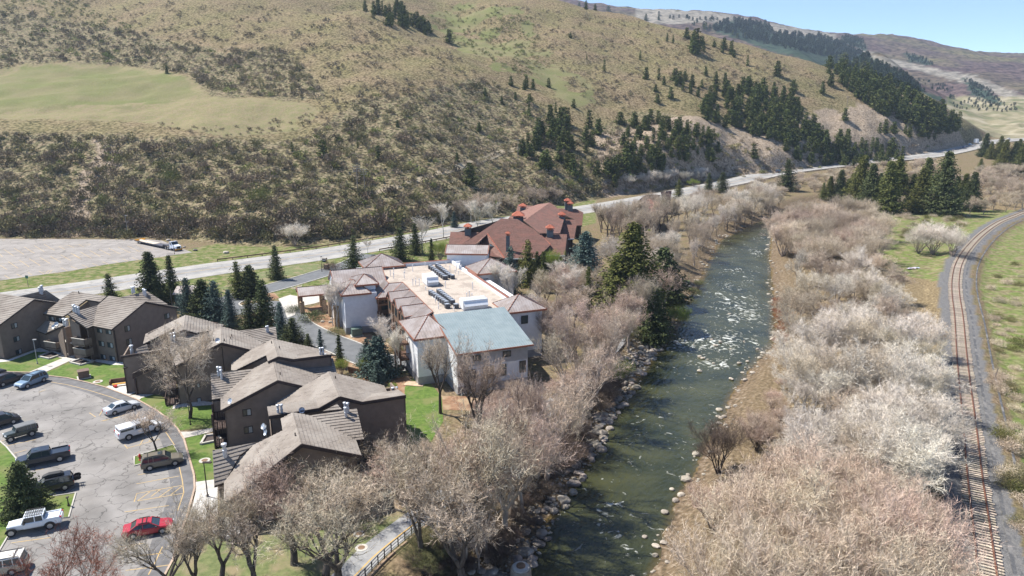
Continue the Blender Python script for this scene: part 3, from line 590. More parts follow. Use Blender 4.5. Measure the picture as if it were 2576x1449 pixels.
# bike path
BP = smooth_pl([at(x, y)[:2] for x, y in [(640, 1720), (800, 1540), (893, 1449), (948, 1394), (1022, 1334), (1086, 1286), (1117, 1259), (1177, 1214), (1255, 1147), (1325, 1087), (1390, 1028), (1450, 975), (1510, 915), (1560, 860), (1600, 800)]], 5)
zp = lambda o_: (lambda x, y: H(x, y) * 0 + .05 + o_)
mb = MB(); ribbon(mb, BP, -2.1, 1.0, zp(0)); mb.build('bike_path', M['path'])['kind'] = 'structure'
mb = MB(); ribbon(mb, BP, -.07, .07, zp(.008)); mb.build('bike_path_line', M['yellow2'])['kind'] = 'structure'
M['rail_metal'] = pmat('dark_railing_metal', (.035, .033, .035), rough=.55, metal=.3)
rail = empty('railing', (0, 0, 0), 0, 'dark metal railing with posts along the river side of the paved bike path', 'railing')
RP = offs(BP, 1.15)[5:33]; RPr = resample(RP, 21)
pm = MB(); pm.box(-.05, -.05, 0, .05, .05, 1.12); pme = pm.mesh('post')
for p in RPr: mobj('post', pme, M['rail_metal'], rail, (p[0], p[1], 0))
for h in (1.08, .72, .36):
    mb = MB()
    for a, b in zip(RPr[:-1], RPr[1:]): mb.bar((*a, h), (*b, h), .06 if h > 1 else .04)
    mb.build('rail', M['rail_metal'], rail)
mb = MB(); 
for a, b in zip(offs(RPr, .3)[:-1], offs(RPr, .3)[1:]): mb.bar((*a, .06), (*b, .06), .25, .2)
mb.build('timber_edge', pmat('weathered_timber', (.27, .19, .13), (.36, .27, .19), 2, .9), rail)
# highway guardrails
M['rust'] = pmat('rusty_guardrail_steel', (.17, .105, .065), (.26, .17, .11), 1.5, .8, metal=.2)
def guardrail(P, label, sp=4.0):
    P = np.array(P); n = max(3, int(np.hypot(*np.diff(P, axis=0).T).sum() / sp)); Q = resample(P, n)
    e = empty('guardrail', (0, 0, 0), 0, label, 'guardrail', 'guardrails along the highway'); zq = valley(Q[:, 1])
    pm = MB(); pm.box(-.09, -.09, -.3, .09, .09, .75); pme = pm.mesh('post')
    for q, z in zip(Q, zq): mobj('post', pme, M['rust'], e, (q[0], q[1], z + .05))
    mb = MB()
    for i in range(n - 1): mb.bar((*Q[i], zq[i] + .68), (*Q[i + 1], zq[i + 1] + .68), .09, .34)
    mb.build('beam', M['rust'], e)
ia = lambda x: int(np.argmin(np.abs(proj(HW[:, 0], HW[:, 1], valley(HW[:, 1]))[0] - x)))
guardrail(offs(HW, -8.9)[ia(575):ia(1200)], 'rusty steel guardrail on the hillside edge of the highway above the white building')
guardrail(offs(HW, 8.9)[ia(905):ia(1210)], 'rusty guardrail on the valley edge of the highway behind the white building')
guardrail(offs(HW, 8.9)[ia(1480):ia(2300)], 'long rusty guardrail on the river edge of the highway under the rock cut', 6)
# railway
rw = empty('railway_track', (0, 0, 0), 0, 'rusty single railway track on grey wooden ties curving along the right side', 'railway')
M['tie'] = pmat('grey_wooden_tie', (.36, .29, .22), (.52, .44, .35), 6, .95, rnd=.25); M['tie'].node_tree
M['tie_end'] = M['tie']; M['railsteel'] = pmat('rusty_rail_steel', (.13, .055, .035), (.20, .095, .06), 3, .7, metal=.2)
RC = RAIL[(np.hypot(RAIL[:, 0], RAIL[:, 1]) < 420)]
ln = np.hypot(*np.diff(RC, axis=0).T).sum(); nt_ = int(ln / .56); RT = resample(RC, nt_); TT = np.gradient(RT, axis=0); AN = np.arctan2(TT[:, 1], TT[:, 0])
hr = H(RT[:, 0], RT[:, 1]); ker = np.ones(31) / 31; hr = np.convolve(np.pad(hr, 15, mode='edge'), ker, 'valid')
tm = MB(); tm.box(-.13, -1.45, -.08, .13, 1.45, .13); tme = tm.mesh('tie'); rest = MB(); rd = random.Random(4)
first = int(np.argmax(proj(RT[:, 0], RT[:, 1], hr)[1] < 1500))
for i in range(nt_):
    jit = rd.uniform(-.035, .035); sh = rd.uniform(-.12, .12)
    if first <= i < first + 300:
        o = mobj('tie', tme, M['tie'], rw, (RT[i][0] + sh * math.sin(AN[i]), RT[i][1] - sh * math.cos(AN[i]), hr[i] + .03 + rd.uniform(-.01, .01)), AN[i] + jit)
    else:
        c, s = math.cos(AN[i] + jit), math.sin(AN[i] + jit)
        rest.hexa([(RT[i][0] + a * c - b * s, RT[i][1] + a * s + b * c) for a, b in ((-.13, -1.4), (.13, -1.4), (.13, 1.4), (-.13, 1.4))], [hr[i] - .05] * 4, [hr[i] + .16] * 4)
o = rest.build('far_ties', M['tie'], rw); o['kind'] = 'stuff'
for d in (-.76, .76):
    Q = offs(RT, d)[::4]; hq = hr[::4]; mb = MB()
    for i in range(len(Q) - 1):
        mb.bar((*Q[i], hq[i] + .22), (*Q[i + 1], hq[i + 1] + .22), .055, .13); mb.bar((*Q[i], hq[i] + .29), (*Q[i + 1], hq[i + 1] + .29), .10, .05)
        mb.bar((*Q[i], hq[i] + .17), (*Q[i + 1], hq[i + 1] + .17), .18, .03)
    mb.build('rail', M['railsteel'], rw)
# service track beside the rails
mb = MB(); RS_ = resample(RC, 160); ribbon(mb, RS_, 2.1, 4.7, lambda x, y: H(x, y) + .06)
mb.build('gravel_track', pmat('dark_gravel', (.07, .07, .073), (.12, .12, .123), 9, .95, .8, 20, c3=(.20, .19, .18), s3=.6))['kind'] = 'structure'
# ---------------------------------------------------------------- building helpers
def mk(ox, oy, s): return lambda x, y: (ox + x * s, oy + y * s)
a1 = mk(0, 715.6, .13228); a2 = mk(255.6, 792.2, .1411); a3 = mk(511.1, 862.5, .23403); a5 = mk(766.7, 958.4, .23403); c2 = mk(1520.5, 460, .17552); c3 = mk(319.4, 575, .11409)
def on_plane(n, p, f, x, y):
    a = np.array(at(*f(x, y), 0)); b = np.array(at(*f(x, y), 10)); t = (n @ (p - a)) / (n @ (b - a)); return a + (b - a) * t
def plane3(a, b, c):
    n = np.cross(b - a, c - a); n /= np.linalg.norm(n); return (n if n[2] >= 0 else -n), a
def solve(f, pts, plane=None):
    """pts: (x, y) or (x, y, h); the first three with heights give the plane for the rest"""
    out = [np.array(at(*f(q[0], q[1]), q[2])) if len(q) > 2 and q[2] is not None else None for q in pts]
    if plane is None: plane = plane3(*[o for o in out if o is not None][:3])
    return [o if o is not None else on_plane(plane[0], plane[1], f, q[0], q[1]) for o, q in zip(out, pts)], plane
def clip(P, n, d):
    out = []
    for i in range(len(P)):
        a, b = P[i], P[(i + 1) % len(P)]; da = a @ n - d; db = b @ n - d
        if da >= 0: out.append(a)
        if (da >= 0) != (db >= 0): out.append(a + (b - a) * (da / (da - db)))
    return out
M['tile'] = pmat('brown_grey_roof_tile', (.205, .175, .148), (.262, .227, .195), .9, .9, .5, 14, detail=6, c3=(.285, .252, .218), s3=.25)
M['fascia'] = pmat('dark_brown_fascia', (.045, .032, .028), (.06, .043, .038), 2, .8)
def siding(name, c1_, c2_, lap=.2, st=.8):
    m = pmat(name, c1_, c2_, 1.2, .85, 0); nt = m.node_tree; L = nt.links; b = nt.nodes['Principled BSDF']; g = _n(nt, 'ShaderNodeNewGeometry'); sp = _n(nt, 'ShaderNodeSeparateXYZ'); L.new(g.outputs['Position'], sp.inputs[0])
    mu = _n(nt, 'ShaderNodeMath', operation='MULTIPLY'); mu.inputs[1].default_value = 1 / lap; L.new(sp.outputs[2], mu.inputs[0]); fr = _n(nt, 'ShaderNodeMath', operation='FRACT'); L.new(mu.outputs[0], fr.inputs[0])
    bp = _n(nt, 'ShaderNodeBump'); bp.invert = True; bp.inputs['Strength'].default_value = st; bp.inputs['Distance'].default_value = .035; L.new(fr.outputs[0], bp.inputs['Height']); L.new(bp.outputs[0], b.inputs['Normal']); return m
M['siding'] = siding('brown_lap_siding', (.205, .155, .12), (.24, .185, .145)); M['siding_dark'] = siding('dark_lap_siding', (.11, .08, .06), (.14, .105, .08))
M['frame_dark'] = pmat('dark_window_frame', (.03, .025, .025), rough=.6)
M['glass'] = pmat('window_glass', (.05, .07, .07), rough=.08, spec=.8); M['blind'] = pmat('pale_window_blind', (.42, .44, .43), (.34, .36, .36), 3, .5)
M['galv'] = pmat('galvanised_metal', (.42, .45, .50), (.55, .58, .62), 4, .45, metal=.5)
def tiles(P, mb, course=.40, tw_=1.05, th=.075, rs=random.Random(2), lift=.025):
    """lay courses of tiles on a sloping polygon; every tile has its own edges and lift"""
    n, p0 = plane3(P[0], P[1], P[2]) if abs(np.cross(P[1] - P[0], P[2] - P[0])[2]) > 1e-6 else plane3(P[0], P[2], P[3])
    e = np.cross(n, [0, 0, 1.0]); e /= np.linalg.norm(e); u = np.cross(n, e); u = u if u[2] > 0 else -u
    Pc = [np.array(p) for p in P]; s = [p @ u for p in Pc]; s0, s1 = min(s), max(s); k = s0; row = 0
    while k < s1 - .02:
        band = clip(clip(Pc, u, k), -u, -(min(k + course, s1)))
        if len(band) >= 3:
            q = [p @ e for p in band]; q0, q1 = min(q), max(q); x = math.floor(q0 / tw_) * tw_ + (row % 2) * tw_ * .5 - tw_
            while x < q1:
                t = clip(clip(band, e, x + .008), -e, -(x + tw_ - .008))
                if len(t) >= 3:
                    j = rs.uniform(0, lift); top = [p + n * (th * (1.25 - .95 * (p @ u - k) / course) + j) for p in t]; b = len(mb.v); m = len(t)
                    mb.v += [tuple(v) for v in top] + [tuple(p + n * .002) for p in t]
                    a_ = np.cross(top[1] - top[0], top[2] - top[0]) @ n
                    mb.f.append(tuple(range(b, b + m)) if a_ > 0 else tuple(reversed(range(b, b + m)))); mb.m.append(mb.cur)
                    for i in range(m):
                        j2 = (i + 1) % m
                        if abs(t[i] @ u - t[j2] @ u) < 1e-6 and abs(t[i] @ u - k) < 1e-4 or True:
                            f_ = (b + i, b + m + i, b + m + j2, b + j2) if a_ > 0 else (b + i, b + j2, b + m + j2, b + m + i); mb.f.append(f_); mb.m.append(mb.cur)
                x += tw_
        k += course; row += 1
def roof_face(par, P, mat='tile', base='fascia', course=.46, tw_=1.05, th=.22, name='roof', tl='roof_tiles', lab=None):
    n, _ = plane3(P[0], P[1], P[2])
    a = sum(P[i][0] * P[(i + 1) % len(P)][1] - P[(i + 1) % len(P)][0] * P[i][1] for i in range(len(P)))
    if a < 0: P = P[::-1]
    mb = MB(); mb.slab(P, th); r = mb.build(name, M[base], par)
    t = MB(); tiles(P, t, course, tw_); o = t.build(tl, M[mat], r); o['kind'] = 'stuff'; return r
def wall(par, top, mat='siding', th=.2, inward=None, name='wall', zb=-.3):
    """vertical wall panel below a line of top points (world), thickened"""
    mb = MB(); top = [np.array(t) for t in top]; d = top[-1][:2] - top[0][:2]; d /= np.linalg.norm(d); nrm = np.array([-d[1], d[0]]); 
    if nrm[1] < 0: nrm = -nrm
    if inward is not None: nrm = np.array(inward) / np.linalg.norm(inward)
    for a, b in zip(top[:-1], top[1:]):
        ai = a[:2] + nrm * th; bi = b[:2] + nrm * th; zb_ = zb if not callable(zb) else None
        mb.hexa([a[:2], b[:2], bi, ai], [zb] * 4, [a[2], b[2], b[2], a[2]])
    return mb.build(name, M[mat], par)
class VP:
    """vertical plane through a ground point with a horizontal direction"""
    def __init__(s, B, u): s.B = np.array([B[0], B[1], 0.]); s.u = np.array([u[0], u[1], 0.]) / math.hypot(*u[:2]); s.n = np.array([s.u[1], -s.u[0], 0.]); s.n = s.n if s.n[1] < 0 else -s.n
    def __call__(s, f, x, y): return on_plane(s.n, s.B, f, x, y)
    def off(s, d): return VP(s.B + s.n * d, s.u)
def window(par, vp, f, px, frame='frame_dark', panes=2, glass='glass', half_blind=True, d=.05, name='window'):
    """px: four pixel corners of an opening on the wall"""
    P = [vp(f, *q) for q in px]; c = sum(P) / len(P); q = [(p - c) @ vp.u for p in P]; w_ = (max(q) - min(q)) * .93; zz = [p[2] for p in P]; h_ = ((max(zz) - min(zz)) * .9); return window_at(par, c, vp.u, vp.n, w_, h_, frame, panes, glass, half_blind, d, name)
def window_at(par, c, u, n, w_, h_, frame='frame_dark', panes=2, glass='glass', half_blind=True, d=.05, name='window', fw=.09):
    c = np.array(c, float); u = np.array([u[0], u[1], 0.]); n = np.array([n[0], n[1], 0.]); z = np.array([0, 0, 1.])
    def bx(mb, x0, x1, z0, z1, d0, d1):
        q = [c + u * x0 + n * d0, c + u * x1 + n * d0, c + u * x1 + n * d1, c + u * x0 + n * d1]; mb.hexa([p[:2] for p in q], [c[2] + z0] * 4, [c[2] + z1] * 4)
    m = MB(); W, Hh = w_ / 2, h_ / 2
    bx(m, -W, W, -Hh, -Hh + fw, 0, d); bx(m, -W, W, Hh - fw, Hh, 0, d); bx(m, -W, -W + fw, -Hh + fw, Hh - fw, 0, d); bx(m, W - fw, W, -Hh + fw, Hh - fw, 0, d)
    for k in range(1, panes):
        xx = -W + w_ * k / panes; bx(m, xx - .035, xx + .035, -Hh + fw, Hh - fw, 0, d * .9)
    wn = m.build(name, M[frame], par)
    for k in range(panes):
        g = MB(); x0 = -W + w_ * k / panes + .04; x1 = -W + w_ * (k + 1) / panes - .04; bx(g, x0, x1, -Hh + fw * .9, Hh - fw * .9, .004, d * .4); g.build('pane', M['blind' if half_blind and k == panes - 1 else glass], wn)
    return wn
def pipes(par, pl, f, pts, hh=1.15, r=.17):
    for x, y in pts:
        p = on_plane(pl[0], pl[1], f, x, y); mb = MB(); mb.lathe(p - [0, 0, .1], [(r, 0), (r, hh * .55), (r * .8, hh * .56), (r * .8, hh * .85), (r * 1.2, hh * .86), (r * 1.2, hh), (r * .6, hh * 1.04)], 10); mb.build('chimney_pipe', M['galv'], par)
def vent(par, pl, f, pts):
    for x, y in pts:
        p = on_plane(pl[0], pl[1], f, x, y); mb = MB(); mb.lathe(p - [0, 0, .05], [(.07, 0), (.07, .5), (.03, .52)], 8); mb.build('vent_pipe', M['fascia'], par)
def dish(par, p, az, n=None, label=None):
    mb = MB(); m = []; p = np.array(p, float); a = np.array([math.cos(az) * .85, math.sin(az) * .85, .5]); a /= np.linalg.norm(a); s_ = np.cross(a, [0, 0, 1.]); s_ /= np.linalg.norm(s_); t_ = np.cross(s_, a); b = len(mb.v)
    for r, q in ((.04, 0), (.22, .03), (.38, .11)):
        for k in range(12): an = k * math.pi / 6; mb.v.append(tuple(p + [0, 0, .5] + s_ * math.cos(an) * r + t_ * math.sin(an) * r + a * q))
    for i in range(2):
        for k in range(12): mb.f.append((b + i * 12 + k, b + i * 12 + (k + 1) % 12, b + (i + 1) * 12 + (k + 1) % 12, b + (i + 1) * 12 + k)); mb.m.append(0)
    mb.f.append(tuple(range(b, b + 12))); mb.m.append(0); mb.bar(p, p + [0, 0, .5], .06); mb.bar(p + [0, 0, .5], p + [0, 0, .55] + a * .4, .03); mb.build('satellite_dish', M['galv'], par)
DIR_U = (.927, .375); E2 = np.array([-.375, .927, 0.]); E1 = np.array([.927, .375, 0.])
def house(label): return empty('apartment_house', (0, 0, 0), 0, label, 'house', 'brown apartment houses round the parking lot')
# ---------------------------------------------------------------- nearest and middle brown houses
def gable(par, vp, rake_l, apex, rake_r, f, depth, over=.45, mat='siding', left_extra=None, fascia=True):
    """gable facing the camera: rake points are pixels on the roof edge; returns the three rake points and the ridge end"""
    v2 = vp.off(over); L_, A_, R_ = v2(*rake_l), v2(*apex), v2(*rake_r); back = -v2.n * depth
    return L_, A_, R_, A_ + back
def gable_house(par, vp, l, a, r, depth, dl=None, dr=None, over=.45, wl=.35, wr=.35, mat='siding', rr=True):
    L_, A_, R_, K = gable(par, vp, l, a, r, None, depth, over); bk = K - A_
    left = [L_, A_, K, L_ + bk if dl is None else L_ + bk * dl / depth]; right = [A_, R_, R_ + (bk if dr is None else bk * dr / depth), K]
    roof_face(par, left)
    if rr: roof_face(par, right)
    n = vp.n; dn = np.array([0, 0, .3])
    t = [p - n * over - dn for p in (L_ + (A_ - L_) * wl / max(.1, np.linalg.norm((A_ - L_)[:2])), A_, R_ + (A_ - R_) * wr / max(.1, np.linalg.norm((A_ - R_)[:2])))]
    wall(par, t, mat, inward=-n[:2])
    for q, d_ in ((t[0], dl or depth), (t[2], dr or depth)):
        d2 = -n * (d_ - over - .3); wall(par, [q, q + d2], mat, inward=(vp.u[:2] if q is t[0] else -vp.u[:2]))
    e = -n * (depth - over - .5); wall(par, [p + e for p in t], mat, inward=n[:2])
    return (L_, A_, R_, K, plane3(L_, A_, K), plane3(R_, A_, K), t)
def shed(par, f, pts, plane=None, **k):
    P, pl = solve(f, pts, plane); roof_face(par, P, **k); return P, pl
# house 3b: big gable in the middle of the near row
hB = house('brown apartment house with two windows in its shaded gable, middle of the near row')
B3 = at(*z3(490, 1110)); vB = VP(B3, DIR_U)
L3, A3, R3, K3, plL, plR, t3 = gable_house(hB, vB, (z3, 412, 765), (z3, 950, 480), (z3, 1198, 536), 9.0, over=.4)
R3b = on_plane(*plR, z3, 1345, 440); x0 = on_plane(*plL, a3, 190, 600); x1 = on_plane(*plL, a3, 545, 280)
roof_face(hB, [R3, R3 + (A3 - R3) * .5, x1 * 0 + on_plane(*plR, z3, 1100, 318), R3b])
sL, plsL = solve(a3, [(190, 598, x0[2]), (95, 615, x0[2] - .02), (545, 280, x1[2]), (80, 336)]); roof_face(hB, [sL[0], sL[2], sL[3], sL[1]])
p1_ = on_plane(*plR, z3, 1095, 312); p2_ = on_plane(*plR, z3, 1345, 440); sR, plsR = solve(z3, [(1095, 312, p1_[2]), (1345, 440, p2_[2]), (1512, 408, p2_[2] - .02), (1475, 268)]); roof_face(hB, sR)
pipes(hB, plsL, z3, [(388, 436), (413, 440), (418, 466)], 1.5); pipes(hB, plsR, z3, [(1388, 334), (1410, 305)], 1.4); vent(hB, plR, z3, [(975, 428)]); vent(hB, plR, z3, [(970, 180)])
for w_ in ([(610, 752), (700, 745), (705, 812), (615, 820)], [(625, 918), (715, 910), (720, 978), (630, 985)]): window(hB, vB, z3, w_)
dish(hB, on_plane(*plL, z3, 505, 710) + [0, 0, .05], R(-120))
wall(hB, [sL[1] - [0, 0, .3], sL[1] - [0, 0, .3] + E1 * 2.2], zb=-.2)
wall(hB, [sL[1] + E1 * .4 - [0, 0, .3], sL[3] + E1 * .4 - [0, 0, .6]], inward=(1, .2))
# stacked balconies on its left side
M['deck'] = pmat('dark_brown_balcony', (.05, .033, .028), (.075, .05, .042), 3, .8)
def balcony(par, c, u, w_, dp, hz, mat='deck', solid=False, capm=None):
    """c: middle of the inner edge, u outward direction"""
    u = np.array([*u[:2], 0.]); u /= np.linalg.norm(u); s = np.array([-u[1], u[0], 0.]); c = np.array([c[0], c[1], 0.]); m = MB(); P = [c - s * w_ / 2, c + s * w_ / 2, c + s * w_ / 2 + u * dp, c - s * w_ / 2 + u * dp]
    m.hexa([p[:2] for p in P], [hz - .18] * 4, [hz] * 4); b = m.build('balcony', M[mat], par)
    if solid:
        m = MB()
        for a, q in ((P[0], P[3]), (P[3], P[2]), (P[2], P[1])):
            d = (q - a) / np.linalg.norm(q - a); nn_ = np.array([-d[1], d[0], 0]) * .1; m.hexa([a[:2], q[:2], (q + nn_)[:2], (a + nn_)[:2]], [hz - .3] * 4, [hz + 1.0] * 4)
        m.build('parapet', M[solid], b)
        m = MB(); d = (P[2] - P[3]) / np.linalg.norm(P[2] - P[3]); m.bar(P[3] + [0, 0, hz + 1.04], P[2] + [0, 0, hz + 1.04], .2, .07); m.build('parapet_cap', M['kerb_grey'], b)
    else:
        m = MB()
        for a, q in ((P[0], P[3]), (P[3], P[2]), (P[2], P[1])):
            m.bar(a + [0, 0, hz + 1.02], q + [0, 0, hz + 1.02], .09, .09); m.bar(a + [0, 0, hz + .12], q + [0, 0, hz + .12], .06); L_ = np.linalg.norm(q - a); k = max(2, int(L_ / .28))
            for i in range(k + 1): t = a + (q - a) * i / k; m.bar(t + [0, 0, hz], t + [0, 0, hz + 1.0], .04 if i % 4 else .1)
        m.build('railing', M[mat], b)
    return b
bc = (sL[1] + (B3 - sL[1]) * .5)
for hz in (.25, 2.7): balcony(hB, np.array(B3) + E2 * 1.9 - E1 * .0, -E1, 3.4, 1.7, hz)
for q in (-.1, 3.5):
    mb = MB(); p = np.array(B3) + E2 * (q + .2) - E1 * 1.65; mb.bar(p, p + [0, 0, 4.9], .22); mb.build('post', M['deck'], hB)
# house 3c: right part of the near row, with the long stepped front edge
hC = house('brown apartment house with the wide front wall rising to a corner at the lawn')
BR = at(*z3(2175, 1135)); vC = VP(BR, DIR_U); vCo = vC.off(.25)
T = [vCo(z3, *q) for q in ((865, 822), (1345, 745), (1538, 635), (1750, 687), (2168, 622))]
A_ = T[2]; Kc = A_ - vC.n * 9.3; plCl = plane3(T[2], Kc, T[1]); plCr = plane3(T[2], Kc, T[3])
roof_face(hC, [T[1], T[2], Kc, on_plane(*plCl, z3, 1195, 535), on_plane(*plCl, z3, 930, 690), on_plane(*plCl, z3, 935, 790)])
roof_face(hC, [T[2], T[3], on_plane(*plCr, z3, 2008, 632), on_plane(*plCr, z3, 1960, 530), Kc])
plCp = plane3(T[3], T[4], T[4] + E2 * 4 + [0, 0, -.8]); roof_face(hC, [T[3], T[4], T[4] + E2 * 4.2 - [0, 0, .9], T[3] + E2 * 4.2 - [0, 0, .9]])
plCq = plane3(T[0], T[1], T[1] + E2 * 4 + [0, 0, .2]); roof_face(hC, [T[0], T[1], T[1] + E2 * 3, T[0] + E2 * 3])
tt = [p - vC.n * .25 - [0, 0, .28] for p in T]; tt[0] = tt[0] + E1 * .15
wall(hC, tt, inward=-vC.n[:2]); wall(hC, [tt[-1] - [0, 0, 0], tt[-1] + E2 * 8.5 - [0, 0, 1.2]], inward=-E1[:2]); wall(hC, [tt[0], tt[0] + E2 * 3.2 - [0, 0, .2]], inward=E1[:2]); wall(hC, [tt[0] + E2 * 9 - [0, 0, 2.2], tt[-1] + E2 * 9 - [0, 0, 2.2]])
mb = MB()
for a, b in zip(T[:-1], T[1:]): mb.bar(a - [0, 0, .1] + vC.n * .06, b - [0, 0, .1] + vC.n * .06, .14, .42)
mb.build('fascia', M['fascia'], hC)
pipes(hC, plCr, z3, [(2050, 622), (2080, 618)], 1.3, .22); pipes(hC, plCq, z3, [(955, 790), (990, 785)], 1.2); vent(hC, plCr, z3, [(1500, 465)])
for k, (x, y) in enumerate([(845, 905), (852, 950), (828, 890)]): dish(hC, vC(z3, x + 45, y + 15) + np.array(vC.n) * .45 - E1 * .7 - [0, 0, .3], R(-140))
dish(hC, vCo(z3, 1180, 790) + [0, 0, -.1], R(-60))
# lean-to with picture window in front of it
lt, pl_lt = solve(z3, [(1730, 830, 4.6), (2110, 912, 3.4), (2072, 832, 4.0), (1715, 765)]); 
e_ = lt[1] - lt[0]; lt[3] = lt[0] + (lt[2] - lt[1]); roof_face(hC, lt)
vL = VP(lt[0] + np.array([0, .35, 0]), e_[:2]); w0 = lt[0] + e_ * .02 - vL.n * .3; w1 = lt[1] - e_ * .03 - vL.n * .3
wall(hC, [w0 - [0, 0, .3], w1 - [0, 0, .3]], inward=-vL.n[:2]); wall(hC, [w1 - [0, 0, .3], w1 - [0, 0, .1] + E2 * 3], inward=-E1[:2])
vLw = VP(w0, e_[:2]); window(hC, vLw, z3, [(2002, 915), (2092, 930), (2092, 1015), (2002, 1025)], panes=3, half_blind=False); window(hC, vLw, z3, [(1748, 890), (1832, 880), (1838, 1040), (1775, 1045)], panes=1, half_blind=False)
# house 3d: nearest
hD = house('nearest brown apartment house, its gable half hidden behind bare trees')
A4 = np.array(at(*z3(1178, 1085), 8.6)); vD = VP(A4 - [0, 0, 8.6], DIR_U); K4 = np.array(at(*z3(1095, 785), 8.6))
R4 = vD(z3, 1745, 1195); Lc = vD(z4, 530, 690); plDl = plane3(A4, K4, Lc); plDr = plane3(A4, K4, R4)
roof_face(hD, [Lc, A4, K4] + [on_plane(*plDl, z3, x, y) for x, y in ((980, 845), (1000, 958), (735, 1088), (590, 1190))] + [on_plane(*plDl, z4, 470, 500), on_plane(*plDl, z4, 470, 705)])
roof_face(hD, [A4, R4, on_plane(*plDr, z3, 1690, 1045), on_plane(*plDr, z3, 1255, 815), K4])
q1 = on_plane(*plDl, z3, 735, 1088); q2 = on_plane(*plDl, z4, 465, 512)
sl, plsl = solve(z4, [(470, 512, q2[2]), (366, 545, q2[2] - .02), (800, 108, q1[2]), (348, 188)]); roof_face(hD, [sl[0], on_plane(*plsl, z3, 590, 1190), sl[2], sl[3], sl[1]])
g1 = on_plane(*plDr, z3, 1255, 815); g2 = on_plane(*plDr, z3, 1690, 1048); sr, plsr = solve(z3, [(1255, 815, g1[2]), (1690, 1048, g2[2]), (1772, 1040, g2[2] - .02), (1702, 745), (1520, 725)]); sr[4] = on_plane(*plsr, z3, 1440, 770); roof_face(hD, sr[:4])
e3 = [on_plane(*plsr, z3, *q) for q in ((1380, 785), (1515, 715), (1560, 765))]; roof_face(hD, [e3[0] + [0, 0, .15], e3[2] + [0, 0, .15], e3[1] + [0, 0, .15]])
td = [p - vD.n * -0.0 - [0, 0, .3] + -vD.n * .45 for p in (Lc + E1 * .4, A4, R4 - E1 * .4)]; wall(hD, td, inward=-vD.n[:2])
wall(hD, [td[2], td[2] + E2 * 7], inward=-E1[:2]); wall(hD, [td[0], td[0] + E2 * 3], inward=E1[:2]); wall(hD, [sl[1] + E1 * .4 + E2 * .4 - [0, 0, .3], sl[3] + E1 * .4 - E2 * .3 - [0, 0, .6]], inward=E1[:2]); wall(hD, [sl[1] + E1 * .4 + E2 * .4 - [0, 0, .3], sl[0] + E2 * .5 - [0, 0, .4]])
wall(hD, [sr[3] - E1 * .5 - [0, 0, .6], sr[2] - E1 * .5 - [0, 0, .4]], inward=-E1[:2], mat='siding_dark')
mb = MB(); mb.bar(A4 - [0, 0, .12] + vD.n * .05, R4 - [0, 0, .12] + vD.n * .05, .14, .4); mb.bar(A4 - [0, 0, .12] + vD.n * .05, Lc - [0, 0, .12] + vD.n * .05, .14, .4); mb.build('fascia', M['fascia'], hD)
mb = MB()
for a, b in ((L3, A3), (A3, R3)): mb.bar(a - [0, 0, .12] + vB.n * .05, b - [0, 0, .12] + vB.n * .05, .14, .4)
mb.build('fascia', M['fascia'], hB)
pipes(hD, plsl, z3, [(452, 1200)], 1.7, .26); pipes(hD, plsr, z3, [(1592, 780), (1620, 785), (1600, 828)], 1.4); vent(hD, plDl, z3, [(1118, 1010)])
for hz in (.3, 2.8): balcony(hD, R4 - [0, 0, R4[2]] + E2 * 3.2 - E1 * .4, E1, 4.2, 1.8, hz)
# house 3a: behind 3b
hA = house('brown apartment house behind the middle one, with the stepped right parapet')
A5 = np.array(at(*z3(955, 255), 9.15)); vA = VP(A5 * [1, 1, 0], DIR_U); K5 = np.array(at(*z3(905, 85), 9.15)); T5 = [vA(z3, *q) for q in ((1095, 280), (1460, 235))]
l5 = np.array(at(*z3(512, 385), 6.0)); pl5 = plane3(A5, K5, l5); roof_face(hA, [A5, K5, on_plane(*pl5, z3, 700, 190), on_plane(*pl5, z3, 512, 305), l5, on_plane(*pl5, z3, 550, 385), on_plane(*pl5, z3, 842, 240), on_plane(*pl5, z3, 858, 302)])
pl5r = plane3(A5, K5, T5[0]); roof_face(hA, [A5, T5[0], on_plane(*pl5r, z3, 1372, 238), on_plane(*pl5r, z3, 1338, 180), K5])
tw5 = [p - [0, 0, .25] - vA.n * .2 for p in [vA(z3, 858, 302), A5, T5[0], T5[1]]]; wall(hA, tw5, inward=-vA.n[:2]); wall(hA, [tw5[-1], tw5[-1] + E2 * 7 - [0, 0, 1.5]], inward=-E1[:2])
wall(hA, [l5 - [0, 0, .3] + E1 * .3, on_plane(*pl5, z3, 842, 240) - [0, 0, .3]], inward=(0, 1)); wall(hA, [l5 - [0, 0, .3] + E1 * .3, on_plane(*pl5, z3, 512, 305) - [0, 0, .4] + E1 * .3], inward=(1, 0)); wall(hA, [K5 - [0, 0, .5] - E1 * 6 - [0, 0, 2.5], K5 - [0, 0, .5], K5 + E1 * 6 - [0, 0, 3]], inward=(0, -1))
mb = MB(); 
for a, b in zip([vA(z3, 858, 302), A5, T5[0]], [A5, T5[0], T5[1]]): mb.bar(a - [0, 0, .1] + vA.n * .06, b - [0, 0, .1] + vA.n * .06, .14, .4)
mb.build('fascia', M['fascia'], hA); roof_face(hA, [T5[0], T5[1], T5[1] + E2 * 3 - [0, 0, .6], T5[0] + E2 * 3 - [0, 0, .6]])
pipes(hA, plane3(T5[0], T5[1], T5[1] + E2 * 3 - [0, 0, .6]), z3, [(1358, 240), (1383, 237)], 1.3); vent(hA, pl5r, z3, [(967, 178)]); vent(hA, pl5, z3, [(893, 130)])
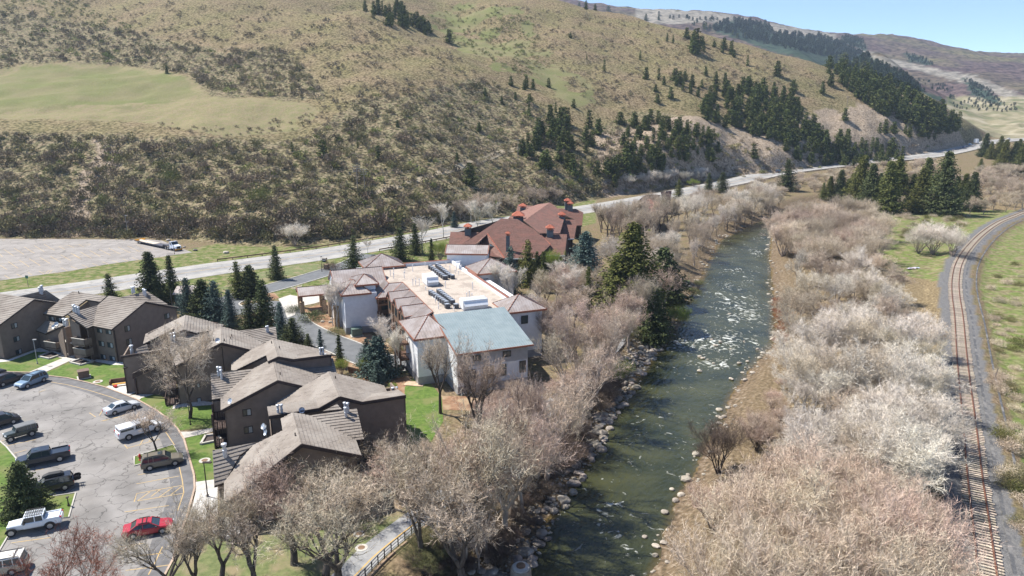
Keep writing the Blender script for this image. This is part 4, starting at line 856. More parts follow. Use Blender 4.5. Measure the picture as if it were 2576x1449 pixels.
# house 2b: middle, behind the round tree
h2 = house('brown apartment house behind the round leafless tree on the lawn')
A6 = np.array(at(*a2(2140, 500), 9.1)); v6 = VP(A6 * [1, 1, 0], DIR_U); K6 = np.array(at(*a2(2130, 210), 9.1)); L6 = v6(a2, 1268, 938); R6 = v6(z1, 2392, 675)
pl6 = plane3(A6, K6, L6); pl6r = plane3(A6, K6, R6)
roof_face(h2, [L6, A6, K6, on_plane(*pl6, a2, 1955, 290), on_plane(*pl6, a2, 1815, 365), on_plane(*pl6, a2, 1255, 790)]); roof_face(h2, [A6, R6, on_plane(*pl6r, z3, 815, 125), on_plane(*pl6r, z3, 580, 10), K6])
s6, pls6 = solve(a2, [(1255, 790, float(on_plane(*pl6, a2, 1255, 790)[2])), (1135, 810, float(on_plane(*pl6, a2, 1255, 790)[2]) - .02), (1815, 365, float(on_plane(*pl6, a2, 1815, 365)[2])), (1130, 430)]); roof_face(h2, [s6[0], s6[2], s6[3], s6[1]])
s7, pls7 = solve(z3, [(580, 8, float(on_plane(*pl6r, z3, 580, 8)[2])), (815, 122, float(on_plane(*pl6r, z3, 815, 122)[2])), (945, 98, float(on_plane(*pl6r, z3, 815, 122)[2]) - .02), (932, -30)]); roof_face(h2, s7)
t6 = [p - v6.n * .4 - [0, 0, .3] for p in (L6 + E1 * .3, A6, R6 - E1 * .2)]; wall(h2, t6, inward=-v6.n[:2]); wall(h2, [t6[0], t6[0] + E2 * 3], inward=E1[:2]); wall(h2, [s6[1] + E1 * .4 - [0, 0, .3], s6[3] + E1 * .4 - [0, 0, .6]], inward=E1[:2]); wall(h2, [s6[1] + E1 * .3 - [0, 0, .35], s6[0] - [0, 0, .4]])
wall(h2, [t6[2], t6[2] + E2 * 7], inward=-E1[:2])
mb = MB(); mb.bar(A6 - [0, 0, .12] + v6.n * .05, R6 - [0, 0, .12] + v6.n * .05, .14, .4); mb.bar(A6 - [0, 0, .12] + v6.n * .05, L6 - [0, 0, .12] + v6.n * .05, .14, .4); mb.build('fascia', M['fascia'], h2)
pipes(h2, pls6, a2, [(1252, 455), (1305, 440), (1312, 495)], 1.3); pipes(h2, pls7, z3, [(848, 22), (860, 18)], 1.2); vent(h2, pl6r, z1, [(2135, 590), (2195, 572), (2205, 548)]); vent(h2, pl6, z1, [(2033, 590)]); dish(h2, A6 - E1 * .5 + [0, 0, 0], R(-90))
for w_ in ([(1870, 985), (1900, 985), (1905, 1030), (1870, 1030)], [(1870, 1125), (1915, 1125), (1915, 1170), (1875, 1172)]): window(h2, v6.off(-.4), z1, w_, panes=1, glass='blind')
mb = MB(); p = v6(a2, 2200, 1000) * [1, 1, 0]; mb.bar((*v6(z1, 2110, 640)[:2], 0), v6(z1, 2110, 640), .1); mb.build('downpipe', M['fascia'], h2)
balcony(h2, np.array([*L6[:2], 0]) + E2 * 1.8, -E1, 3, 1.6, .3); balcony(h2, np.array([*L6[:2], 0]) + E2 * 1.8, -E1, 3, 1.6, 2.8)
# house 2a with the tall plain side wall
h3 = house('brown apartment house with a tall plain wall beside the yellow bench')
A7 = np.array(at(*a2(1465, 265), 9.15)); K7 = np.array(at(*a2(1500, 5), 9.15)); l7 = np.array(at(*a2(745, 522), 6.3)); pl7 = plane3(A7, K7, l7); v7 = VP(A7 * [1, 1, 0], DIR_U); r7 = v7(a2, 1685, 325); pl7r = plane3(A7, K7, r7)
roof_face(h3, [A7, K7, on_plane(*pl7, a2, 790, 345), l7, on_plane(*pl7, a2, 1302, 247), on_plane(*pl7, a2, 1288, 350)]); roof_face(h3, [A7, r7, on_plane(*pl7r, a2, 1955, 290), on_plane(*pl7r, a2, 2180, 185), K7])
t7 = [p - [0, 0, .3] for p in (on_plane(*pl7, a2, 1288, 350), A7, r7, v7(a2, 1960, 288))]; wall(h3, t7); q7 = on_plane(*pl7, a2, 1302, 247)
wall(h3, [l7 - [0, 0, .3] + E1 * .4, q7 - [0, 0, .3]], inward=(0, 1)); wall(h3, [l7 - [0, 0, .3] + E1 * .4, on_plane(*pl7, a2, 790, 345) - [0, 0, .3] + E1 * .4], inward=(1, 0)); wall(h3, [K7 - [0, 0, .4] - E1 * 6 - [0, 0, 2], K7 - [0, 0, .4], K7 + E1 * 5 - [0, 0, 2]], inward=(0, -1))
B7 = np.array(at(*a2(457, 1395))); v8 = VP(B7, DIR_U); w8 = [v8(a2, 367, 748), v8(a2, 1130, 628)]; wall(h3, w8, inward=-v8.n[:2]); mb = MB(); mb.bar(w8[0] - E1 * .2, w8[1] + E1 * .3, .3, .35); mb.build('fascia', M['fascia'], h3)
wall(h3, [w8[0], w8[0] + E2 * 8 - [0, 0, .8]], inward=E1[:2])
s8, pl8 = solve(a2, [(590, 697, float(w8[0][2]) - .1), (830, 655, float(w8[0][2]) - .1), (810, 520, float(w8[0][2]) + .9), (615, 605)]); roof_face(h3, s8); s9 = [on_plane(*pl8, a2, *q) for q in ((870, 662), (1135, 632), (1135, 530))]; roof_face(h3, s9)
m9 = [w8[0] + E1 * 2.2, w8[1], w8[1] + E2 * 1.2 - [0, 0, .1], w8[0] + E1 * 2.2 + E2 * 1.2 - [0, 0, .1]]; roof_face(h3, m9); pipes(h3, plane3(*m9[:3]), a2, [(545, 690)], 1.5, .25)
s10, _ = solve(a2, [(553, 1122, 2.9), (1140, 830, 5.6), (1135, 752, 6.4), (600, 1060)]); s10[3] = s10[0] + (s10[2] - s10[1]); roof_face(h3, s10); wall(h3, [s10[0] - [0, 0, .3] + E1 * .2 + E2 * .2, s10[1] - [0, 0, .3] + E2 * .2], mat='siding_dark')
mb = MB(); mb.bar(s10[0] + E1 * .3 - [0, 0, .2], (*(s10[0] + E1 * .3)[:2], 0), .2); mb.build('post', M['deck'], h3)
# ---------------------------------------------------------------- north-west group
U1 = (.40, .917); U1v = np.array([.40, .917, 0]); V1v = np.array([-.917, .40, 0])
h4 = house('brown apartment house with stacked balconies and green tinted windows, right one of the left group')
C4 = np.array(at(*z1(1128, 785))); v9 = VP(C4, U1); v9.n = np.array([.917, -.40, 0]); v9o = v9.off(.4)
e9 = v9o(a1, 2122, 862); ap9 = v9o(z1, 1385, 213); r9 = v9o(z1, 1702, 270); rb = on_plane(np.array([0, 0, 1.]), ap9, a1, 2065, 225); pl9 = plane3(ap9, rb, e9); bk9 = V1v * np.linalg.norm(rb - ap9)
f9 = [e9, ap9, rb, on_plane(*pl9, a1, 1855, 405), on_plane(*pl9, a1, 1770, 790)]; roof_face(h4, f9); roof_face(h4, [ap9, r9, r9 + bk9, rb])
j1, j2 = f9[4], f9[3]; s11, pl11 = solve(a1, [(1770, 790, j1[2]), (1652, 838, j1[2] - .02), (1855, 405, j2[2]), (1280, 560)]); roof_face(h4, [s11[0], s11[2], s11[3], s11[1]])
pipes(h4, pl11, a1, [(1415, 520), (1455, 545), (1500, 560)], 1.4, .24); vent(h4, pl9, a1, [(1500, 170)])
t9 = [p - v9.n * .4 - [0, 0, .28] for p in (e9 + U1v * .4, ap9, r9 - U1v * .3)]; wall(h4, t9, inward=-v9.n[:2])
v10 = VP(C4, -V1v); v10.n = -U1v * 1.0; cL = v10(a1, 1800, 1300) * [1, 1, 0]; wall(h4, [np.array([*C4[:2], t9[0][2]]), np.array([*cL[:2], t9[0][2]])], inward=U1v[:2]); wall(h4, [t9[2], t9[2] + V1v * 14], inward=-U1v[:2])
for rows in ([(1845, 828), (1945, 840), (1950, 925), (1850, 915)], [(2005, 850), (2115, 865), (2125, 955), (2015, 940)], [(1870, 1065), (1985, 1080), (1990, 1180), (1885, 1170)], [(2040, 1095), (2150, 1110), (2160, 1210), (2050, 1200)], [(1910, 1320), (2015, 1335), (2025, 1425), (1925, 1415)], [(2080, 1350), (2190, 1370), (2200, 1449), (2090, 1440)]): window(h4, v10, a1, rows)
for q in ([(1182, 445), (1235, 435), (1240, 490), (1187, 498)], [(1197, 570), (1253, 562), (1260, 617), (1203, 627)], [(1560, 328), (1612, 320), (1615, 368), (1563, 378)]): window(h4, v9, z1, q)
mb = MB(); mb.bar(C4 + v9.n * .1 - U1v * .1, C4 + v9.n * .1 - U1v * .1 + [0, 0, 5.9], .13); mb.build('downpipe', M['fascia'], h4)
# projecting balcony block
b0 = on_plane(np.array([0, 0, 1.]), np.zeros(3), a1, 1440, 1410); b1_ = b0 + (cL - b0) * .35
gl = s11[3] * [1, 1, 0]; gr = s11[1] * [1, 1, 0]; v11 = VP(b0, (gr - gl)[:2]); v11.n = np.array([-abs(v11.u[1]), -abs(v11.u[0]), 0]); k_ = np.array([v11.u[1], -v11.u[0], 0]); v11.n = k_ if k_[1] < 0 else -k_
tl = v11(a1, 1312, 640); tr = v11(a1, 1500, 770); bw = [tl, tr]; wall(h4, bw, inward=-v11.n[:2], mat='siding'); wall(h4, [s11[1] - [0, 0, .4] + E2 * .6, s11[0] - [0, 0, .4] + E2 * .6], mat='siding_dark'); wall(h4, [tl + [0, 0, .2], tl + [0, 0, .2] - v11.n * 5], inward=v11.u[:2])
dB = -v11.n; 
for hz in (.1, 2.45, 4.3):
    if hz > .2:
        c_b = v11(a1, 1590, 1000) * [1, 1, 0] - v11.n * .3; balcony(h4, c_b + v11.n * .0, v11.n, 3.0, 1.5, hz - .9, solid='siding')
# middle part of the left group with lower porch roof
h5 = house('brown apartment house set back between two gabled ones, with a low shaded porch roof')
P5, pl5b = solve(a1, [(822, 558, 6.3), (1200, 612, 6.3), (1390, 135, 9.4), (2030, 228), (1905, 338), (1645, 290), (1283, 560)]); P5x, _ = solve(a1, [(1145, 292), (1100, 345)], pl5b); roof_face(h5, [P5[0], P5[1], P5[6], P5[5], P5[4], P5[3], P5[2], P5x[0], P5x[1]]); vent(h5, pl5b, a1, [(1500, 180)])
kk = np.cross([0, 0, 1.], P5[3] - P5[2]); kk /= np.linalg.norm(kk); kk = kk if kk[1] > 0 else -kk; wall(h5, [P5[0] + kk * .4 - [0, 0, .3], P5[1] + kk * .4 - [0, 0, .3]]); v12 = VP((P5[0] + kk * .4), (P5[1] - P5[0])[:2])
for q in ([(925, 595), (1030, 610), (1035, 695), (935, 685)], [(1065, 615), (1175, 630), (1180, 715), (1075, 705)], [(775, 890), (885, 905), (890, 980), (785, 970)], [(815, 1120), (910, 1135), (915, 1220), (825, 1205)]): window(h5, v12, a1, q)
wall(h5, [P5[6] - [0, 0, .3] + kk * .3, P5[5] - [0, 0, .3] + kk * .3, P5[4] - [0, 0, .3] + kk * .3], inward=kk[:2]); roof_face(h5, [P5[2], P5[3], P5[3] + kk * 4 - [0, 0, 2.6], P5[2] + kk * 4 - [0, 0, 2.6]])
P6, pl6b = solve(a1, [(690, 872, 3.3), (860, 935, 3.3), (1245, 762, 5.4), (880, 690)]); roof_face(h5, P6); wall(h5, [P6[0] + kk * .3 - [0, 0, .25], P6[1] + kk * .2 - [0, 0, .25]]); wall(h5, [P6[1] + kk * .3 - [0, 0, .25], P6[2] + kk * .3 - [0, 0, .3]], inward=kk[:2]); pipes(h5, pl6b, a1, [(1225, 765), (1270, 790), (1285, 770)], 1.3, .25); dish(h5, on_plane(*pl6b, a1, 1030, 850), R(-100)); dish(h5, on_plane(*pl6b, a1, 1085, 800), R(-80))
bt0 = on_plane(np.array([0, 0, 1.]), np.zeros(3), a1, 1195, 1355); v13 = VP(bt0, (.8, -.6)); wall(h5, [v13(a1, 1105, 965), v13(a1, 1180, 830)], inward=(.3, .95)); wall(h5, [v13(a1, 1180, 830) + kk * .3, v13(a1, 1180, 830) + kk * 4], inward=(1, 0), mat='siding')
balcony(h5, bt0 + np.array([-1.9, 1.6, 0]), (-.35, -.94, 0), 3.0, 1.2, 1.4, solid='siding')
mb = MB(); q = on_plane(np.array([0, 0, 1.]), np.zeros(3), a1, 1310, 1370); mb.hexa([(q[0] - 1.6, q[1] + .2), (q[0] + 1.2, q[1] - .6), (q[0] + 2.2, q[1] + 2), (q[0] - .6, q[1] + 2.8)], [0] * 4, [.16] * 4); mb.build('step', M['concrete'], h5)
mb = MB(); q = on_plane(np.array([0, 0, 1.]), np.array([0, 0, 2.6]), a1, 1290, 1080); mb.hexa([(q[0] - 1.2, q[1] - .2), (q[0] + 1.6, q[1] - 1.0), (q[0] + 2.2, q[1] + 1.6), (q[0] - .6, q[1] + 2.4)], [2.45] * 4, [2.62] * 4); mb.build('landing', M['concrete'], h5)
# left gable house
h6 = house('brown apartment house with a big plain gable at the left edge of the photo')
B6 = np.array(at(*a1(98, 1412))); Br6 = np.array(at(*a1(775, 1175))); v14 = VP(B6, (Br6 - B6)[:2]); v14.n = np.array([v14.u[1], -v14.u[0], 0]) * np.sign(v14.u[1]); v14o = v14.off(.4)
l14, ap14, r14 = v14o(a1, -40, 795), v14o(a1, 652, 283), v14o(a1, 1098, 350); rb14 = on_plane(np.array([0, 0, 1.]), ap14, a1, 40, 190); d14 = rb14 - ap14
roof_face(h6, [l14, ap14, ap14 + d14 * 1.6, l14 + d14 * 1.6]); roof_face(h6, [ap14, r14, r14 + d14 * 1.6, ap14 + d14 * 1.6])
t14 = [p - v14.n * .4 - [0, 0, .28] for p in (l14 + v14.u * .4, ap14, r14 - v14.u * .3)]; wall(h6, t14, inward=-v14.n[:2]); wall(h6, [t14[0], t14[0] + d14 * 1.5], inward=(0, 1)); wall(h6, [t14[2], t14[2] + d14 * 1.5], inward=(0, -1))
for q in ([(205, 745), (325, 720), (338, 820), (218, 848)], [(250, 1000), (370, 975), (382, 1070), (262, 1100)], [(292, 1250), (410, 1225), (420, 1310), (302, 1338)]): window(h6, v14, a1, q)
P7, pl7b = solve(a1, [(330, 228, 9.2), (870, 105, 9.2), (1148, 292, 6.6), (1098, 345), (655, 287)]); roof_face(h6, P7); pipes(h6, pl7b, a1, [(765, 165), (795, 180), (805, 130)], 1.3, .24); vent(h6, pl7b, a1, [(532, 250)]); wall(h6, [P7[1] - [0, 0, .4], P7[2] - [0, 0, .4]], inward=(-1, 0)); wall(h6, [P7[0] - [0, 0, .4], P7[1] - [0, 0, .4]], inward=(0, -1))
for q in ([(0, 1310), (40, 1310), (45, 1400), (5, 1390)],): window(h6, VP(B6, V1v[:2]), a1, q)
# rear roofs of the right hand one
P8, pl8b = solve(z1, [(1150, 170, 8.2), (1400, 115, 9.2), (1600, 240, 7.2), (1370, 215)]); roof_face(h4, P8); pipes(h4, pl8b, z1, [(1370, 145), (1385, 155), (1262, 128), (1275, 125)], 1.3, .22)
M['shed_green'] = pmat('green_painted_shed', (.09, .14, .12), (.12, .17, .15), 2, .7)
# ---------------------------------------------------------------- white building, in its own axes (a along the front, b away from the camera)
WB = empty('white_building', (-8.45, 103.58, 0), 0, 'long white stucco building with pinkish metal hip roofs and a gravel flat roof', 'building'); WB.rotation_euler = (0, 0, math.atan2(.37, .93))
M['stucco'] = pmat('pale_blue_white_stucco', (.72, .73, .735), (.78, .79, .795), 1.5, .9, .15, 20); M['stucco_base'] = pmat('grey_stucco_base', (.30, .30, .30), (.35, .35, .35), 1.5, .9, .15, 20)
M['copper_roof'] = pmat('weathered_pinkish_metal_roof', (.315, .265, .24), (.36, .305, .28), 1.1, .6, metal=.0, detail=6, c3=(.41, .365, .345), s3=.5); M['copper_trim'] = pmat('copper_trim', (.30, .115, .07), (.36, .16, .10), 2, .5, metal=.3)
M['blue_metal'] = pmat('blue_grey_standing_seam_roof', (.20, .25, .265), (.24, .29, .305), .7, .6, metal=.0, detail=5); M['gravel'] = pmat('tan_roof_gravel', (.36, .30, .25), (.52, .45, .38), 7, .95, 1, 16, detail=6, c3=(.33, .28, .235), s3=.35)
M['wood'] = pmat('brown_wood_siding', (.14, .085, .055), (.20, .13, .085), 2.5, .8, stretch=(1, 1, .4)); M['stone'] = pmat('tan_stone_facing', (.26, .18, .11), (.45, .33, .22), 3.5, .9, 2, 5, detail=2); M['timber'] = pmat('brown_timber', (.11, .06, .04), (.16, .095, .06), 3, .7)
M['hvac'] = pmat('white_painted_metal', (.66, .67, .68), (.72, .73, .74), 2, .5); M['hvac_dark'] = pmat('dark_condenser_grille', (.045, .05, .06), (.075, .08, .095), 30, .5)
def bx(name, a0, a1_, b0, b1, z0, z1_, mat, par=None):
    mb = MB(); mb.box(a0, b0, z0, a1_, b1, z1_); return mb.build(name, M[mat], par or WB)
def seams(P, mb, sp=.45, hgt=.05, wd=.04):
    """raised standing seams running up a sloping polygon"""
    P = [np.array(p, float) for p in P]; n, _ = plane3(P[0], P[1], P[2]); e = np.cross(n, [0, 0, 1.0]); e /= np.linalg.norm(e); u = np.cross(n, e); q = [p @ e for p in P]; k = min(q) + sp / 2
    while k < max(q):
        c = clip(clip(P, e, k - wd / 2), -e, -(k + wd / 2))
        if len(c) >= 3:
            s = [p @ u for p in c]; lo = c[int(np.argmin(s))]; hi = c[int(np.argmax(s))]; mb.bar(lo + n * .02, hi + n * .02, wd, hgt * 2)
        k += sp
def mroof(P, mat='copper_roof', trim=True, sp=.5, th=.16, name='roof', par=None):
    P = [np.array(p, float) for p in P]; a = sum(P[i][0] * P[(i + 1) % len(P)][1] - P[(i + 1) % len(P)][0] * P[i][1] for i in range(len(P)))
    if a < 0: P = P[::-1]
    mb = MB(); mb.slab(P, th); r = mb.build(name, M[mat], par or WB); s = MB(); seams(P, s, sp)
    if s.v: s.build('seams', M[mat], r)
    if trim:
        t = MB(); z0 = min(p[2] for p in P)
        for i in range(len(P)):
            p, q = P[i], P[(i + 1) % len(P)]; d = q - p; nrm = np.array([d[1], -d[0], 0]); nrm /= np.linalg.norm(nrm) + 1e-9
            if abs(p[2] - z0) < .15 and abs(q[2] - z0) < .15: t.bar(p - [0, 0, .15] + nrm * .04, q - [0, 0, .15] + nrm * .04, .1, .34)
            else: t.bar(p + [0, 0, .03], q + [0, 0, .03], .12, .08)
        t.build('copper_edge', M['copper_trim'], r)
    return r
def hip(a0, a1_, b0, b1, ze, apex, **k):
    c = [(a0, b0, ze), (a1_, b0, ze), (a1_, b1, ze), (a0, b1, ze)]
    for i in range(4): mroof([c[i], c[(i + 1) % 4], apex], **k)
    m = MB(); m.box(a0 + .3, b0 + .3, ze - .3, a1_ - .3, b1 - .3, ze - .17); m.build('soffit', M['copper_trim'], WB)
def wwin(a, b, z, w_, h_, face, frame='frame_dark', panes=2, nm='window'):
    u, n = {'f': ((1, 0), (0, -1)), 'l': ((0, 1), (-1, 0)), 'r': ((0, 1), (1, 0))}[face]; return window_at(WB, (a, b, z), u, n, w_, h_, frame, panes, half_blind=False, d=.07, name=nm)
def box_walls(a0, a1_, b0, b1, zt, base=1.35, mat='stucco', z0=-.3):
    bx('wall', a0, a1_, b0, b1, base, zt, mat); 
    if base > z0: bx('wall_base', a0 - .05, a1_ + .05, b0 - .05, b1 + .05, z0, base, 'stucco_base')
# main body, flat gravel roof and parapets
box_walls(-2.7, 17.3, 12.6, 55, 7.15); bx('wall', 1.0, 17.2, 12.7, 54.9, 7.0, 8.55, 'stucco')
mb = MB(); P = [(.8, 12.4), (12.4, 12.4), (15.6, 18), (15.6, 54.6), (-1.8, 54.6), (-1.8, 40), (.8, 40)]; mb.hexa(P, [8.5] * 7, [8.8] * 7); mb.build('gravel_roof', M['gravel'], WB)
bx('parapet', 4.6, 16, 54.6, 55.0, 8.6, 9.5, 'stucco'); bx('parapet', 15.6, 15.95, 18.5, 42.5, 8.6, 9.55, 'stucco'); bx('parapet', 15.6, 15.95, 48.5, 54.6, 8.6, 9.5, 'stucco')
bx('parapet_cap', 4.6, 16.05, 54.55, 55.1, 9.5, 9.56, 'copper_trim'); bx('parapet_cap', 15.55, 16.0, 18.5, 42.5, 9.56, 9.62, 'copper_trim')
mroof([(16.0, 18.5, 9.5), (16.0, 42, 9.5), (18.0, 42, 8.2), (18.0, 18.5, 8.2)])
# left sloping roof with three gabled dormers
mroof([(-5.3, 46, 7.2), (-5.3, 36.0, 7.2), (-2, 39.6, 9.05), (-2, 46, 9.05)], sp=.4); mroof([(-5.3, 36.0, 7.2), (-2.2, 36.0, 7.2), (.8, 39.6, 9.05), (-2, 39.6, 9.05)], sp=.4)
mroof([(-3.2, 36, 7.2), (-3.2, 16.5, 7.2), (.8, 16.5, 9.05), (.8, 39.5, 9.05)], sp=.4)
for b in (33.0, 27.6, 22.2):
    pk = (-3.6, b, 9.0); mroof([(-3.6, b - 2.3, 7.5), pk, (.7, b, 9.1), (-.6, b - 2.3, 7.9)], sp=.4); mroof([pk, (-3.6, b + 2.3, 7.5), (-.6, b + 2.3, 7.9), (.7, b, 9.1)], sp=.4)
    mb = MB(); mb.v = []; q = [(-3.35, b - 1.9), (-3.35, b + 1.9), (-2.6, b + 1.9), (-2.6, b - 1.9)]; mb.hexa(q, [1.3] * 4, [7.4] * 4); mb.slab([(-3.35, b - 1.9, 7.4), (-3.35, b + 1.9, 7.4), (-3.3, b, 8.75)], .01)
    s = MB(); s.poly([(-3.35, b - 1.9, 7.4), (-3.35, b, 8.8), (-3.35, b + 1.9, 7.4)]); mb.build('dormer_wall', M['wood'], WB); s.build('dormer_gable', M['wood'], WB)
    for z in (6.4, 3.7): wwin(-3.36, b, z, 1.5, 1.7, 'l', 'frame_dark', 2)
# north-west corner towers and arched front
box_walls(-11.4, -5.0, 37.2, 46.2, 8.1); bx('wall', -12.2, -2, 42.6, 52, 0, 8.2, 'stucco')
hip(-12.0, -6.2, 36.6, 44.5, 8.25, (-9.0, 41.0, 10.2)); hip(-9.0, -4.3, 38.2, 45.5, 9.6, (-6.6, 41.6, 11.0)); bx('wall', -8.4, -4.9, 38.8, 45, 8.3, 9.6, 'stucco')
mroof([(-12.5, 42, 8.2), (-12.5, 47, 11.0), (-1.8, 47, 11.0), (-1.8, 42, 8.2)], sp=.5); mroof([(-12.5, 47, 11.0), (-12.5, 52, 8.2), (-1.8, 52, 8.2), (-1.8, 47, 11.0)], sp=.5)
mb = MB(); mb.slab([(-12.2, 42.3, 8.2), (-12.2, 51.7, 8.2), (-12.2, 47, 10.8)], .01); mb.poly([(-12.22, 42.3, 8.15), (-12.22, 51.7, 8.15), (-12.22, 47, 10.8)]); mb.build('front_gable', M['stucco'], WB)
aw = empty('arched_window'); aw.parent = WB; m = MB(); N_ = 10; arc = [(-12.24, 47 + 2.2 * math.cos(k * math.pi / N_), 7 + 2.4 * math.sin(k * math.pi / N_)) for k in range(N_ + 1)]; m.poly([(-12.24, 49.2, 2.5), *arc, (-12.24, 44.8, 2.5)]); m.build('pane', M['glass'], aw)
m = MB()
for p, q in zip(arc[:-1], arc[1:]): m.bar(p, q, .14)
for bb in (44.8, 46.3, 47.7, 49.2): m.bar((-12.26, bb, 2.5), (-12.26, bb, 9.2 if 45 < bb < 49 else 7), .12)
for zz in (2.5, 4.6, 6.9): m.bar((-12.26, 44.8, zz), (-12.26, 49.2, zz), .12)
m.build('frame', M['hvac'], aw)
for b in (42.8, 51.4): bx('stone_pier', -12.9, -11.9, b - .6, b + .6, 0, 4.6, 'stone')
box_walls(-5, -2.6, 46, 61, 8.0); bx('wall', -3.6, 4.0, 54.2, 60.5, 0, 9.4, 'stucco'); hip(-4.4, 4.7, 53.3, 61, 9.45, (.2, 57.3, 11.7))
# porte cochere
mroof([(-18.6, 55.2, 4.1), (-18.6, 58.2, 5.3), (-12, 58.2, 5.3), (-12, 55.2, 4.1)], name='porch_roof', sp=.45); mroof([(-18.6, 58.2, 5.3), (-18.6, 61.2, 4.1), (-12, 61.2, 4.1), (-12, 58.2, 5.3)], name='porch_roof', sp=.45)
for a in (-17.9, -13.2):
    for b in (55.8, 60.6):
        bx('stone_column', a - .45, a + .45, b - .45, b + .45, 0, 2.6, 'stone'); bx('timber_post', a - .2, a + .2, b - .2, b + .2, 2.6, 3.9, 'timber')
for b in (55.8, 60.6): bx('timber_beam', -18.6, -12.2, b - .16, b + .16, 3.7, 4.0, 'timber')
# front left balcony bay
for z in (3.1, 5.9):
    balcony(WB, (-3.6, 37.2, 0), (0, -1, 0), 3.0, 2.0, z, mat='timber'); balcony(WB, (-4.3, 14.4, 0), (-1, 0, 0), 4.6, 1.9, z - .6, mat='timber')
for a, b in ((-5.1, 35.2), (-2.1, 35.2), (-6.2, 16.6), (-6.2, 12.2)):
    bx('timber_post', a - .12, a + .12, b - .12, b + .12, 0, 7.1, 'timber')
bx('wall', -5.0, -2.0, 36.9, 37.4, 1.3, 7.2, 'wood'); bx('wall_column', -2.0, -.9, 35.4, 37, 0, 7.2, 'stucco')
bx('wall', -3.3, -2.7, 14, 20, 1.3, 7.2, 'wood')
for z in (2.6, 5.4): wwin(-3.4, 36.86, z, 1.7, 1.9, 'f'); wwin(-3.32, 15.2, z, 1.6, 1.9, 'l'); 
# south-west block
box_walls(-4.7, .3, 6.3, 14.5, 8.0); hip(-5.3, .9, 5.7, 16.6, 8.05, (-1.4, 11.4, 10.1))
# front wing with the blue grey roof
box_walls(0, 11.8, 0, 12.5, 7.05)
mb = MB(); mb.slab([(0.02, 0, 7.05), (11.78, 0, 7.05), (11.78, 12.4, 9.6), (.02, 12.4, 9.6)], 2.6); mb.build('upper_wall', M['stucco'], WB)
mroof([(-.35, -.6, 7.0), (12.6, -.6, 7.0), (12.6, 12.5, 9.75), (-.35, 12.5, 9.75)], mat='blue_metal', sp=.42, th=.2, trim=False)
mb = MB(); mb.bar((-.38, -.62, 6.95), (-.38, 12.4, 9.7), .12, .3); mb.bar((-.4, -.64, 6.9), (12.6, -.64, 6.9), .12, .25); mb.build('copper_edge', M['copper_trim'], WB)
for a, z, w_ in ((2.0, 3.0, 1.9), (5.1, 3.2, 1.8), (7.6, 3.2, 1.0), (10.9, 3.3, 1.1), (3.2, 5.8, 1.4), (8.2, 5.8, 1.4)): wwin(a, -.06 if z > 3.05 or z < 3.05 else 0, z, w_, 2.0 if z < 4 else 1.0, 'f')
# right hand towers
box_walls(13.2, 19.6, 11.9, 18, 8.8); hip(12.6, 20.3, 11.3, 18.4, 8.95, (16.3, 14.9, 11.1)); wwin(16.2, 11.84, 7.2, 1.3, 1.5, 'f', panes=1)
box_walls(17.9, 25.9, 41.3, 48.6, 8.9); hip(17.4, 26.5, 40.7, 49.2, 9.0, (21.9, 45, 11.4)); wwin(19.4, 41.24, 7.0, 1.1, 1.5, 'f', panes=1); wwin(19.4, 41.24, 4.2, 1.1, 1.5, 'f', panes=1)
box_walls(17.3, 20, 18, 41.3, 7.6)
# rear gabled box
g = empty('gabled_penthouse', (0, 0, 0)); g.parent = WB; pA, pB = np.array([14.8, 54.9, 0]), np.array([23.0, 50.9, 0]); d = (pB - pA) / np.linalg.norm(pB - pA); nb_ = np.array([-d[1], d[0], 0]) * 5
q = [pA, pB, pB + nb_, pA + nb_]; m = MB(); m.hexa([p[:2] for p in q], [0] * 4, [11.05] * 4); md = [(pB + nb_ / 2) + [0, 0, 12.5], (pA + nb_ / 2) + [0, 0, 12.5]]
m.poly([pB + [0, 0, 11.05], pB + nb_ + [0, 0, 11.05], md[0]]); m.poly([pA + nb_ + [0, 0, 11.05], pA + [0, 0, 11.05], md[1]]); m.build('wall', M['stucco'], g)
z_ = np.array([0, 0, 11.1]); mroof([pA + z_ - d * .4 - nb_ * .07, pB + z_ + d * .4 - nb_ * .07, md[0] + d * .4 + [0, 0, .15], md[1] - d * .4 + [0, 0, .15]], par=g); mroof([pB + nb_ * 1.07 + z_ + d * .4, pA + nb_ * 1.07 + z_ - d * .4, md[1] - d * .4 + [0, 0, .15], md[0] + d * .4 + [0, 0, .15]], par=g)
# air conditioning on the flat roof: each unit a thing standing on the roof
def wpt(a, b, z=0): c, s = math.cos(WB.rotation_euler[2]), math.sin(WB.rotation_euler[2]); return (-8.45 + a * c - b * s, 103.58 + a * s + b * c, z)
WR = WB.rotation_euler[2]
mb = MB(); mb.box(-.42, -.42, 0, .42, .42, .82); cu = mb.mesh('body'); mb = MB(); mb.lathe((0, 0, .82), [(.34, 0), (.34, .05), (.1, .07)], 12); mb.box(-.45, -.45, .78, .45, .45, .82); ct = mb.mesh('fan_top')
def ab5(x, y): p = np.array(at(*z5(x, y), 8.8)); v = p[:2] - [-8.45, 103.58]; c, s = math.cos(WR), math.sin(WR); return v[0] * c + v[1] * s, -v[0] * s + v[1] * c
ORD = ['first', 'second', 'third', 'fourth', 'fifth', 'sixth', 'seventh', 'last']
def condenser(x, y, lab, grp):
    a, b = ab5(x, y); e = empty('condenser_unit', wpt(a, b, 8.82), WR, lab, 'air conditioner', grp); o = mobj('body', cu, M['hvac_dark'], e); mobj('fan_top', ct, M['galv'], e)
for i in range(8): condenser(1195 + i * 17.5, 348 + i * 13.0, ORD[7 - i] + ' condenser from the near end of the rear left line on the gravel roof', 'condensers on the gravel roof')
